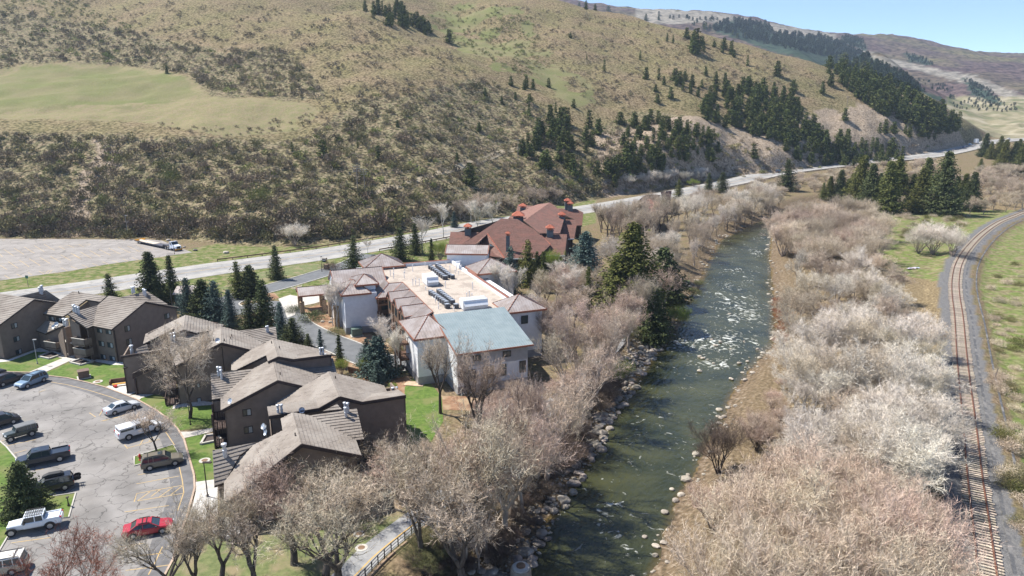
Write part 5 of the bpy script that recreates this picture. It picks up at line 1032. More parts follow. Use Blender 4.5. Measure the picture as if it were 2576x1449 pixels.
for i in range(8): condenser(1255 + i * 15.5, 335 + i * 13.0, ORD[7 - i] + ' condenser from the near end of the rear right line on the gravel roof', 'condensers on the gravel roof')
condenser(1325, 440, 'dark condenser at the near end of the rear rows', None); condenser(1386, 434, 'dark condenser standing right of the rear rows', None)
for i in range(8): condenser(1200 + i * 19, 572 + i * 13.2, ORD[7 - i] + ' condenser from the near end of the front left line on the gravel roof', 'condensers on the gravel roof')
for i in range(8): condenser(1270 + i * 16.5, 560 + i * 13.2, ORD[7 - i] + ' condenser from the near end of the front right line on the gravel roof', 'condensers on the gravel roof')
condenser(1342, 688, 'dark condenser at the near end of the front rows', None); condenser(1418, 688, 'dark condenser standing right of the front rows', None)
def curb(x0, y0, x1, y1):
    (a0, b0), (a1_, b1) = ab5(x0, y0), ab5(x1, y1); mb = MB(); mb.bar((a0, b0, 8.88), (a1_, b1, 8.88), .5, .16); mb.build('equipment_curb', M['hvac'], WB)
curb(1215, 372, 1325, 438); curb(1285, 352, 1380, 420); curb(1215, 590, 1345, 672); curb(1295, 575, 1410, 660)
def rtu(x, y, la, lb, lh, lab, rz=0):
    a, b = ab5(x, y); e = empty('rooftop_unit', wpt(a, b, 8.8), WR + rz, lab, 'ventilation unit'); mb = MB(); mb.box(-la / 2, -lb / 2, .3, la / 2, lb / 2, lh); mb.build('housing', M['hvac'], e); mb = MB(); mb.box(-la / 2 + .1, -lb / 2 + .1, 0, la / 2 - .1, lb / 2 - .1, .3); mb.build('base', M['galv'], e)
    mb = MB()
    for k in range(4): mb.box(-la / 2 - .02, -lb / 2 + .3 + k * (lb - .5) / 4, lh - .01, la / 2 + .02, -lb / 2 + .36 + k * (lb - .5) / 4, lh + .04)
    mb.box(-la / 2 + .2, -lb / 2 - .03, .5, la / 2 - .3, -lb / 2 - .002, lh * .5); mb.build('seams', M['galv'], e)
    mb = MB(); mb.slab([(-la / 2 + .1, -lb / 2, lh * .85), (la / 2 - .1, -lb / 2, lh * .85), (la / 2 - .1, -lb / 2 - .6, lh * .5), (-la / 2 + .1, -lb / 2 - .6, lh * .5)], .04); mb.build('hood', M['hvac'], e)
rtu(1195, 480, 2.4, 3.8, 1.9, 'white ventilation unit with a louvred hood in the middle of the gravel roof', 0); rtu(1570, 690, 4.6, 2.2, 1.9, 'long white ventilation unit behind the blue grey roof')
rtu(1430, 320, .9, .9, 1.0, 'small white unit near the rear parapet')
mb = MB(); mb.lathe((0, 0, 0), [(.07, 0), (.07, .8), (.12, .82), (.12, .95)], 8); vm = mb.mesh('roof_vent')
for x, y in [(790, 415), (850, 412), (878, 435), (970, 430), (975, 385), (1043, 372), (1070, 465), (1045, 495), (1068, 490), (1100, 495), (1155, 535), (880, 400), (1145, 320), (1155, 325), (1410, 390), (1365, 375), (1330, 330), (1400, 330), (1455, 320), (1325, 515), (1560, 525), (1510, 600), (1532, 600), (1555, 600), (1240, 640), (1265, 665), (1265, 695), (1400, 715), (1210, 440), (1420, 370), (1440, 400), (1463, 360)]:
    a, b = ab5(x, y)
    if a > -1.5 and b > 12.6: o = mobj('roof_vent', vm, M['hvac'], WB, (a, b, 8.8)); o.scale = (1, 1, random.Random(x).uniform(.7, 1.6))
# ---------------------------------------------------------------- red roofed lodge
LG = empty('red_roofed_lodge', (0, 0, 0), 0, 'large lodge with a brown red shingle roof and copper capped chimneys', 'building')
M['shingle'] = pmat('red_brown_shingle', (.195, .108, .084), (.25, .142, .112), 1.5, .9, .6, 9, detail=7, c3=(.26, .135, .105), s3=.4); M['lodge_wall'] = siding('dark_lodge_wall', (.07, .05, .04), (.10, .07, .055), .3)
M['chim'] = pmat('blue_grey_chimney', (.10, .125, .135), (.13, .155, .165), 2, .8); M['copper'] = pmat('bright_copper', (.42, .12, .07), (.50, .18, .11), 2, .45, metal=.4); M['zinc'] = pmat('pale_gutter', (.55, .57, .58), rough=.5)
def lroof(f, pts, plane=None, par=LG, th=.3, wallz=True):
    P, pl = solve(f, pts, plane); return [np.array(p) for p in P], pl
def lface(P, par=LG, course=.32, tw_=1.6):
    roof_face(par, P, mat='shingle', base='lodge_wall', course=course, tw_=tw_, th=.3, tl='shingles')
F1, pF1 = lroof(z6, [(812, 768, 6), (1115, 768, 6), (780, 390, 12.6), (935, 395), (1150, 530), (1345, 640), (1118, 735)]); F1b, _ = lroof(z6, [(400, 642), (330, 690), (650, 690)], pF1); lface([F1[0], F1[1], F1[5] * 0 + on_plane(*pF1, z6, 1250, 640), F1[4], F1[3], F1[2], F1b[0], F1b[1]])
F2, pF2 = lroof(z6, [(1118, 732, 6), (1385, 738, 6), (1145, 532, 9.6), (1408, 540)]); lface([F2[0], F2[1], F2[3], F2[2]])
F3, pF3 = lroof(z6, [(1000, 410, 12.2), (1245, 237, 13.2), (1340, 530, 9.2), (1290, 292), (1150, 530), (935, 395)]); lface([F3[0] + [0, 0, 0], F3[4], F3[2], on_plane(*pF3, z6, 1390, 350), F3[1]])
F4, pF4 = lroof(z6, [(1475, 580, 6.2), (1415, 580, 6.2), (1485, 400, 10), (1190, 395), (1342, 530), (1498, 455)]); lface([F4[0], F4[5], F4[2], F4[3], F4[4], F4[1]])
F5, pF5 = lroof(z6, [(1550, 455, 6), (1500, 455, 6), (1490, 296, 9.6), (1283, 292), (1345, 338), (1480, 398), (1562, 332)]); lface([F5[0], F5[6], F5[2], F5[3], F5[4], F5[5], F5[1]])
F6, pF6 = lroof(z6, [(400, 642, 6.3), (280, 640, 6.3), (300, 515, 9.0), (572, 520)]); lface([F6[0], F6[1], F6[2], F6[3]])
F7, pF7 = lroof(z6, [(940, 255, 9.0), (1185, 280, 9.5), (850, 385, 7.0), (1000, 408), (925, 315)]); lface([F7[2], F7[3], F7[1], F7[0], F7[4]])
F7b, pF7b = lroof(z6, [(1000, 410, 12.0), (1245, 238, 13.0), (930, 320, 7.5), (1130, 255)]); lface([F7b[0], F7b[1], F7b[3], F7b[2]])
G1_, _ = lroof(z6, [(650, 535, 10.6), (812, 768, 6.3), (735, 742, 6.4), (578, 602)]); lface(G1_); G2_, _ = lroof(z6, [(650, 535, 10.55), (578, 602, 10.2), (515, 648, 7.4), (560, 590)]); lface([G2_[0], G2_[1], G2_[2]])
mb = MB(); mb.bar(G1_[0] + [0, 0, .12], G1_[1] + [0, 0, .12], .22, .1); mb.bar(F2[2] + [0, 0, .1], on_plane(*pF1, z6, 1250, 640) + [0, 0, .15], .2, .1); mb.bar(F4[3] + [0, 0, .1], F4[4] + [0, 0, .1], .2, .1); mb.bar(F5[3] + [0, 0, .1], F5[4] + [0, 0, .1], .2, .1); mb.build('copper_valley', M['copper'], LG)
mb = MB(); mb.bar(F1[0] + [0, -.1, -.1], F1[1] + [0, -.1, -.1], .2, .3); mb.bar(F2[0] + [0, -.1, -.1], F2[1] + [0, -.1, -.1], .2, .3); mb.bar(F4[0] + [0, -.1, -.1], F4[1] + [0, -.1, -.1], .2, .3); mb.build('gutter', M['zinc'], LG)
dn = np.array([0, 0, .35])
wall(LG, [F1[0] + [.5, .8, -.35], F1[1] + [0, .8, -.35]], 'lodge_wall'); wall(LG, [F2[0] + [0, .8, -.35], F2[1] + [-.6, .8, -.35]], 'lodge_wall'); wall(LG, [F2[1] + [-.7, .8, -.35], F2[3] + [-.7, 0, -.35]], 'lodge_wall', inward=(-1, 0)); wall(LG, [F2[3] + [-.7, 0, -.35], F4[1] + [0, 0, -.3]], 'lodge_wall', inward=(-1, 0))
wall(LG, [F4[1] + [-.5, .6, -.35], F4[0] + [-.5, .6, -.35]], 'lodge_wall'); wall(LG, [F4[0] + [-.6, .6, -.35], F4[2] + [-.6, 0, -.4]], 'lodge_wall', inward=(-1, 0)); wall(LG, [F5[0] + [-.6, .5, -.35], F5[6] + [-.6, 0, -.4]], 'lodge_wall', inward=(-1, 0)); wall(LG, [F6[0] + [0, .8, -.35], F6[1] + [.6, .8, -.35]], 'lodge_wall'); wall(LG, [F6[1] + [.6, .8, -.35], F6[2] + [.6, 0, -.35]], 'lodge_wall', inward=(1, 0)); wall(LG, [F7[2] + [.6, .6, -.4], F7[0] + [.6, 0, -.5]], 'lodge_wall', inward=(1, 0)); wall(LG, [F7[0] + [0, 0, -.5], F7[1] + [0, 0, -.5], F5[6] + [-.6, 0, -.6]], 'lodge_wall', inward=(0, -1)); wall(LG, [G1_[2] + [0, .6, -.4], F1b[1] + [1, 1, -.4]], 'lodge_wall'); wall(LG, [F1[3] + [0, 0, -.3], F1[2] + [0, 0, -.3], F6[2] + [1, 0, -.3]], 'lodge_wall', inward=(0, -1), zb=0)
for a_, z_w in ((-1, 3.5), (1.5, 3.5), (4.5, 3.5), (9, 3.6), (11.5, 3.6)): window_at(LG, (a_, (F1 if a_ < 6 else F2)[0][1] + .78, z_w), (1, 0), (0, -1), 1.5, 1.8, half_blind=False)
mb = MB(); sk = on_plane(plane3(*G1_[:3])[0], G1_[0], z6, 692, 650); mb.slab([sk + [-.9, -.6, .15], sk + [.9, -.9, .15], sk + [1.1, .6, .45], sk + [-.7, .9, .45]], .2); mb.build('skylight', M['glass'], LG)
def chimney(par, base, w_, zt, capw, caph, tall=0):
    base = np.array(base, float); c = MB(); hw = w_ / 2; c.hexa([(base[0] - hw, base[1] - hw), (base[0] + hw, base[1] - hw), (base[0] + hw, base[1] + hw), (base[0] - hw, base[1] + hw)], [base[2] - 1.2] * 4, [zt] * 4)
    f = hw * 1.12; c.hexa([(base[0] - f, base[1] - f), (base[0] + f, base[1] - f), (base[0] + f, base[1] + f), (base[0] - f, base[1] + f)], [zt] * 4, [zt + .12] * 4)
    o = c.build('chimney', M['chim'], par); p = MB()
    for x in (-1, 0, 1):
        for y in (-1, 0, 1):
            if x or y: p.bar((base[0] + x * hw * .8, base[1] + y * hw * .8, zt + .1), (base[0] + x * hw * .8, base[1] + y * hw * .8, zt + .75), .14)
    p.box(base[0] - hw * .5, base[1] - hw * .5, zt + .1, base[0] + hw * .5, base[1] + hw * .5, zt + .6); p.build('cap_posts', M['copper'], o)
    k = MB(); cw = capw / 2; q = [(base[0] - cw, base[1] - cw), (base[0] + cw, base[1] - cw), (base[0] + cw, base[1] + cw), (base[0] - cw, base[1] + cw)]; b = len(k.v); k.hexa(q, [zt + .72] * 4, [zt + .84] * 4)
    i = .16 * cw; q2 = [(base[0] - i, base[1] - i), (base[0] + i, base[1] - i), (base[0] + i, base[1] + i), (base[0] - i, base[1] + i)]
    lo = [(x, y, zt + .84) for x, y in q]; hi = [(x, y, zt + .84 + caph) for x, y in q2]
    for a in range(4): k.poly([lo[a], lo[(a + 1) % 4], hi[(a + 1) % 4], hi[a]]); k.bar(lo[a], hi[a], .08)
    k.poly(hi); k.build('cap', M['copper'], o)
for x, y, wz, yt, pl_ in [(465, 535, 58, 487, pF6), (943, 412, 88, 380, pF7b), (987, 328, 52, 287, pF7), (1410, 300, 48, 238, pF5), (1436, 312, 46, 264, pF5), (1357, 418, 54, 372, pF4), (1245, 555, 62, 500, pF2), (845, 700, 36, 556, pF1)]:
    p = on_plane(*pl_, z6, x, y); D = z6(x, yt); zt = atY(*D, p[1])[2]; px_m = FX / p[1]; w_ = wz * .26455 / px_m; chimney(LG, p, w_, zt, w_ * 1.38, w_ * .42)
# far lodge
LF = empty('far_lodge', (0, 0, 0), 0, 'farther red brown roofed building half hidden by bare trees beside the highway', 'building')
Q1, _ = lroof(c2, [(220, 425, 5), (540, 550, 5), (640, 232, 9), (720, 530, 5)]); pl = _; Q = [on_plane(*pl, c2, *q) for q in ((215, 430), (225, 352), (400, 345), (640, 232), (720, 258), (820, 290), (700, 480), (722, 530), (540, 550))]; lface(Q, LF)
Qa, pa = lroof(c2, [(470, 268, 6), (740, 262, 6), (600, 168, 9), (800, 176)]); lface([Qa[0], Qa[1], Qa[3], Qa[2]], LF); Qb, pb = lroof(c2, [(840, 232, 6.5), (950, 205, 6.5), (808, 130, 9.5), (962, 110)]); lface([Qb[0], Qb[1], Qb[3], Qb[2]], LF)
wall(LF, [Q[8] + [0, .6, -.4], Q[7] + [-.4, .6, -.4]], 'lodge_wall'); wall(LF, [Q[7] + [-.4, .6, -.4], Q[5] + [-.4, 0, -.4]], 'lodge_wall', inward=(-1, 0)); wall(LF, [Qa[0] + [.4, .4, -.4], Qa[1] + [0, .4, -.4]], 'lodge_wall'); wall(LF, [Q[0] + [.5, .5, -.4], Q[8] + [0, .6, -.4]], 'lodge_wall'); wall(LF, [Qb[0] + [0, .4, -.4], Qb[1] + [0, .4, -.4]], 'lodge_wall')
# ---------------------------------------------------------------- plant generators
class Soup:
    """tapered tubes (few sides) and thin blades gathered as arrays"""
    def __init__(s): s.seg = []; s.bl = []
    def mesh_tubes(s, name, n=5):
        A = np.array([t[:3] for t in s.seg]); B = np.array([t[3:6] for t in s.seg]); r0 = np.array([t[6] for t in s.seg]); r1 = np.array([t[7] for t in s.seg])
        d = B - A; d /= np.linalg.norm(d, axis=1)[:, None] + 1e-9; up = np.where(np.abs(d[:, 2:3]) < .9, [[0, 0, 1.]], [[1., 0, 0]]); sx = np.cross(d, up); sx /= np.linalg.norm(sx, axis=1)[:, None]; sy = np.cross(d, sx)
        a = np.arange(n) * 2 * math.pi / n; c = np.cos(a)[None, :, None]; q = np.sin(a)[None, :, None]
        ring = sx[:, None] * c + sy[:, None] * q; V = np.concatenate([A[:, None] + ring * r0[:, None, None], B[:, None] + ring * r1[:, None, None]], 1).reshape(-1, 3)
        b = (np.arange(len(A)) * 2 * n)[:, None]; i = np.arange(n)[None]; j = (i + 1) % n
        F = np.stack([b + i, b + n + i, b + n + j, b + j], -1).reshape(-1, 4); return npmesh(name, V, F, True)
def blades(name, A, D, W, rs, shape=0):
    """one thin triangle per row: base A, vector D, base width W"""
    k = rs.normal(size=A.shape); s = np.cross(D, k); s /= np.linalg.norm(s, axis=1)[:, None] + 1e-9; s *= (W / 2)[:, None]
    if shape: V = np.stack([A, A + D * .55 + s, A + D, A + D * .55 - s], 1).reshape(-1, 3); F = np.arange(len(A) * 4).reshape(-1, 4)
    else: V = np.stack([A - s, A + s, A + D], 1).reshape(-1, 3); F = np.arange(len(A) * 3).reshape(-1, 3)
    return V, F
def unit(v): return v / (np.linalg.norm(v, axis=-1, keepdims=True) + 1e-9)
def bare_tree(seed, h=15., stems=1, spread=.55, trunk_r=.28, fork=.28, ntw=9000, tw=.035, tl=1.1, up=.5, levels=4, droop=0., lean=.12, crown=.62, leaf=0):
    """leafless broadleaf: returns (trunk mesh, twig mesh)"""
    rs = np.random.RandomState(seed); sp = Soup(); tips = []
    def limb(p, d, L, r, lv):
        n = 4 if lv <= 1 else 3; q = p
        for k in range(n):
            d = unit(d + rs.normal(size=3) * (.13 if lv < 2 else .2) + np.array([0, 0, up * (.10 if lv else .05) - droop * .1])); e = q + d * L / n; ra = r * (1 - .16 * k); rb = r * (1 - .16 * (k + 1)) * (.8 if k == n - 1 else 1)
            sp.seg.append((*q, *e, ra, rb)); q = e
            if lv >= levels - 2: tips.append((*q, *d, L / n, lv))
            if lv < levels - 1 and (k >= 1 or lv > 0):
                m = rs.randint(1, 3) if lv else rs.randint(1, 3)
                for _ in range(m):
                    side = unit(np.cross(d, rs.normal(size=3))); a = spread * rs.uniform(.7, 1.25)
                    nd = unit(d * math.cos(a) + side * math.sin(a)); limb(q, nd, L * rs.uniform(.52, .78) * (1 if lv else .95), rb * rs.uniform(.48, .68), lv + 1)
        if lv < levels - 1: limb(q, unit(d + rs.normal(size=3) * .25), L * .6, r * .42, lv + 1)
    for s_ in range(stems):
        a = 2 * math.pi * (s_ + rs.uniform(-.3, .3)) / stems; ln = lean if stems == 1 else spread * rs.uniform(.55, 1.0)
        d = unit(np.array([math.cos(a) * ln, math.sin(a) * ln, 1])); L0 = h * fork
        b = np.array([math.cos(a), math.sin(a), 0]) * (.0 if stems == 1 else trunk_r * 1.2)
        e = b + d * L0; mid = b + d * L0 * .5 + rs.normal(size=3) * .05 * L0 * np.array([1, 1, 0])
        sp.seg.append((*b, *mid, trunk_r * 1.12, trunk_r * .92)); sp.seg.append((*mid, *e, trunk_r * .92, trunk_r * .8))
        nb = 3 if stems == 1 else 2
        for k in range(nb):
            a2 = 2 * math.pi * k / nb + rs.uniform(-.5, .5); q = spread * rs.uniform(.55, 1.1); nd = unit(d * math.cos(q) + np.array([math.cos(a2), math.sin(a2), 0]) * math.sin(q)); limb(e, nd, h * crown * rs.uniform(.42, .6), trunk_r * .62, 0)
    # scale to requested height
    T = np.array(tips); z = T[:, 2].max(); f = (h * .93) / z
    sp.seg = [tuple(np.array(t[:6]) * f) + (t[6], t[7]) for t in sp.seg]
    T[:, :3] *= f; T[:, 6] *= f
    k = rs.randint(0, len(T), ntw); P = T[k, :3] - T[k, 3:6] * (T[k, 6] * rs.rand(ntw))[:, None]
    D = unit(T[k, 3:6] * .9 + rs.normal(size=(ntw, 3)) * .75 + np.array([0, 0, up * .55 - droop])) * (tl * rs.uniform(.45, 1.25, ntw))[:, None]
    k2 = rs.rand(ntw) < .45; P2 = P + D * rs.uniform(.3, .9, ntw)[:, None]; D2 = unit(D + rs.normal(size=(ntw, 3)) * .55 * tl) * (tl * .55)
    A = np.concatenate([P, P2[k2]]); DD = np.concatenate([D, D2[k2]]); W = np.full(len(A), tw)
    V, F = blades('twigs', A, DD, W, rs)
    return sp.mesh_tubes('trunk', 6 if trunk_r > .15 else 5), npmesh('twigs', V, F)
def leaf_cluster(A, rs, n, sz, jit):
    P = np.repeat(A, n, 0) + rs.normal(size=(len(A) * n, 3)) * jit; D = unit(rs.normal(size=P.shape) + [0, 0, -.1]) * (sz * rs.uniform(.6, 1.3, len(P)))[:, None]
    return P, D
def conifer(seed, h=14., r=2.6, lay=34, per=13, dens=7, sz=.42, gap=.06, droop=.25, ragged=.25, skirt=.02, top=1.0, trunk_r=.2):
    """spruce or fir: returns (trunk mesh, foliage mesh) with tiered, drooping boughs made of many small sprays"""
    rs = np.random.RandomState(seed); sp = Soup(); segs = 5
    for k in range(segs): sp.seg.append((0, 0, h * k / segs * .97, 0, 0, h * (k + 1) / segs * .97, trunk_r * (1 - k / segs) + .02, trunk_r * (1 - (k + 1) / segs) + .02))
    A = []; D = []; W = []
    for i in range(lay):
        t = (i + rs.uniform(-.3, .3)) / lay; t = max(0, t); z = h * (skirt + (1 - skirt) * t ** 1.0)
        R0 = r * ((1 - t) ** .82 * top + .03) * (1 if t > .08 else .85)
        n = max(4, int(per * (.45 + .55 * (1 - t)))); a0 = rs.uniform(0, 6.28)
        for j in range(n):
            a = a0 + 2 * math.pi * j / n + rs.uniform(-.25, .25); L = R0 * rs.uniform(1 - ragged * 1.6, 1 + ragged)
            dz = -droop * rs.uniform(.4, 1.3); u = np.array([math.cos(a), math.sin(a), dz]); m = max(2, int(dens * (L / r + .35)))
            s = np.linspace(.12, 1, m); P = np.array([0, 0, z]) + u[None] * (L * s)[:, None]; P[:, 2] += L * .22 * s ** 2 * (1 if t < .8 else 2)
            if (i % 3 == 0) and L > .8: sp.seg.append((0, 0, z, *P[-1], .035, .012))
            for q in (-1, 1, 0):
                side = np.array([-math.sin(a), math.cos(a), 0]) * q; dd = (u * .75 + side * .85 + np.array([0, 0, -.18])); ll = sz * rs.uniform(.7, 1.3, m) * (1.15 - .35 * s) * (1.2 if q == 0 else 1)
                A.append(P + rs.normal(size=P.shape) * .05 * r); D.append(unit(dd[None] + rs.normal(size=(m, 3)) * .28) * ll[:, None]); W.append(ll * .62)
    A = np.concatenate(A); D = np.concatenate(D); W = np.concatenate(W)
    V, F = blades('foliage', A, D, W, rs, 1); return sp.mesh_tubes('trunk', 5), npmesh('foliage', V, F)
def shrub_arr(rs, h=1.6, r=1.3, n=260, sz=.3, thin=.35, upr=.6):
    """low rounded bush of short blades in clumps"""
    nc = max(4, n // 22); c = unit(rs.normal(size=(nc, 3)) * [1, 1, .7]) * rs.uniform(.35, 1, (nc, 1)) * [r, r, h * .5]; c[:, 2] = np.abs(c[:, 2]) + h * .22
    P = c[rs.randint(0, nc, n)] + rs.normal(size=(n, 3)) * [r * .28, r * .28, h * .17]; P[:, 2] = np.clip(P[:, 2], .03, None)
    D = unit(P * [1, 1, .4] / r * .5 + rs.normal(size=(n, 3)) * .6 + [0, 0, upr]) * (sz * rs.uniform(.6, 1.5, n))[:, None]
    return P, D, sz * thin * rs.uniform(.7, 1.3, n)
def shrub_mesh(seed, **k):
    rs = np.random.RandomState(seed); P, D, W = shrub_arr(rs, **k); V, F = blades('s', P, D, W, rs, 1); return npmesh('shrub', V, F)
def fol(name, a, b, rnd=.22, sc=.5, trans=.0): return pmat(name, a, b, sc, .9, rnd=rnd, detail=3, spec=.08, trans=trans)
M['bark_dark'] = pmat('dark_bark', (.055, .045, .038), (.13, .105, .085), 3, .95, 1, 9, rnd=.15, stretch=(1, 1, .25))
M['bark_grey'] = pmat('grey_bark', (.25, .20, .16), (.43, .36, .30), 3, .95, .8, 9, rnd=.15, stretch=(1, 1, .25))
M['bark_pale'] = pmat('pale_aspen_bark', (.42, .39, .34), (.60, .56, .50), 2, .9, .4, 9, rnd=.1, stretch=(1, 1, .5))
M['tw_grey'] = fol('grey_brown_twigs', (.40, .325, .235), (.68, .57, .44))
M['tw_white'] = fol('whitish_twigs', (.58, .51, .42), (.85, .77, .66))
M['tw_pink'] = fol('pinkish_twigs', (.45, .33, .255), (.70, .55, .44))
M['tw_tan'] = fol('tan_willow_twigs', (.46, .365, .26), (.70, .59, .46))
M['tw_dark'] = fol('dark_brown_twigs', (.10, .075, .06), (.20, .15, .12))
M['tw_red'] = fol('red_willow_stems', (.30, .12, .06), (.42, .20, .10))
M['rust_leaf'] = fol('rusty_dry_leaves', (.24, .105, .06), (.40, .20, .125))
M['spring'] = fol('fresh_spring_leaves', (.20, .26, .045), (.32, .37, .08), trans=.3)
M['olive'] = fol('olive_budding_twigs', (.13, .14, .06), (.25, .24, .12))
M['spruce'] = fol('dark_spruce_needles', (.045, .060, .024), (.125, .145, .062), .2, .8)
M['spruce_blue'] = fol('blue_spruce_needles', (.055, .085, .075), (.12, .165, .14), .18, .8)
M['spruce_yel'] = fol('olive_spruce_needles', (.08, .095, .026), (.18, .185, .06), .2, .8)
M['fir_hill'] = fol('hill_conifer_needles', (.058, .076, .022), (.15, .165, .055), .25, .35)
# prototypes: lists of (trunk mesh, crown mesh)
P_CW = [bare_tree(s, h=18, spread=.43, trunk_r=.42, fork=.24, ntw=5600, tw=.034, tl=.85, up=.75, crown=.72) for s in (11, 12, 13)]          # big cottonwoods
P_CR = [bare_tree(s, h=13, spread=.62, trunk_r=.24, fork=.20, ntw=6200, tw=.034, tl=.8, up=.45) for s in (21, 22, 23)]  # rounded crowns of the island
P_WI = [bare_tree(s, h=9, stems=9, spread=.50, trunk_r=.10, fork=.30, ntw=8000, tw=.022, tl=.8, up=.9, levels=3, crown=.75) for s in (31, 32, 33)]
P_AS = [bare_tree(s, h=13, spread=.32, trunk_r=.13, fork=.35, ntw=3200, tw=.028, tl=.8, up=.8, levels=3, lean=.03) for s in (41, 42)]
P_SM = [bare_tree(s, h=8, spread=.6, trunk_r=.14, fork=.22, ntw=2600, tw=.03, tl=.6, levels=4) for s in (51, 52)]
P_RU = [bare_tree(s, h=8.5, spread=.5, trunk_r=.14, fork=.2, ntw=2600, tw=.03, tl=.6) for s in (61,)]
P_SP = [conifer(71, 14, 3.3), conifer(72, 14, 3.8, lay=38, ragged=.42), conifer(73, 14, 3.0, lay=30, ragged=.42, droop=.35), conifer(74, 14, 4.3, lay=36, per=15, ragged=.32, droop=.15)]
P_DE = [conifer(75, 16, 4.3, lay=52, per=17, dens=9, sz=.42, ragged=.4), conifer(76, 14, 3.7, lay=46, per=16, dens=9, sz=.4, ragged=.28), conifer(77, 9, 3.4, lay=36, per=17, dens=9, sz=.38, ragged=.3, top=1.05)]   # detailed, near
P_FH = [conifer(81, 9, 2.2, lay=15, per=8, dens=4, sz=.75, ragged=.4, droop=.05, gap=.1), conifer(82, 9, 1.8, lay=16, per=7, dens=4, sz=.7, ragged=.35), conifer(83, 9, 2.7, lay=13, per=9, dens=4, sz=.85, ragged=.5, droop=0), conifer(84, 9, 1.5, lay=14, per=7, dens=3, sz=.65, ragged=.4)]
P_SH = [shrub_mesh(90 + i, h=1.9, r=1.2, n=230, sz=.42) for i in range(4)]
P_SS = [shrub_mesh(190 + i, h=1.7, r=1.15, n=62, sz=.62, thin=.42) for i in range(5)]
P_SB = [shrub_mesh(95 + i, h=3.4, r=2.4, n=1500, sz=.5, thin=.16, upr=.7) for i in range(3)]
_mc = {}
def withmat(me, mat):
    k = (me.name, mat.name)
    if k not in _mc:
        m2 = me.copy(); m2.materials.clear(); m2.materials.append(mat); _mc[k] = m2
    return _mc[k]
prd = random.Random(17)
def plant(kind, proto, mats, x, y, h, h0, label, cat, group=None, wide=1.0, z=None, part='twigs'):
    z = H1(x, y) if z is None else z
    s = h / h0; rz = prd.uniform(0, 6.28); tr, cr = proto[prd.randrange(len(proto))] if isinstance(proto, list) else proto
    e = empty(kind, (x, y, z - .05), rz, label, cat, group); e.scale = (s * wide, s * wide, s)
    mobj('trunk', withmat(tr, mats[0]), None, e); mobj(part, withmat(cr, mats[1]), None, e); return e
def on_ground(px): return [tuple(p) for p in hits(px)]
def sub(lb, x, y, poly):
    P = np.array(poly, float); u = (x - P[:, 0].min()) / np.ptp(P[:, 0]); v = (y - P[:, 1].min()) / np.ptp(P[:, 1])
    return lb + ', ' + ('far' if v < .33 else 'middle' if v < .66 else 'near') + ' rows, ' + ('left end' if u < .25 else 'left of centre' if u < .5 else 'right of centre' if u < .75 else 'right end')
# ---------------------------------------------------------------- planting
def base_h(x, yb, yt):
    """ground point under a sight line and the height of something whose top shows at yt"""
    p = hits([(x, yb)])[0]; X, Y, Z = p; t = Y / (FX * CP - (yt - CY) * SP); zt = CAMZ - t * ((yt - CY) * CP + FX * SP); return X, Y, Z, zt - Z
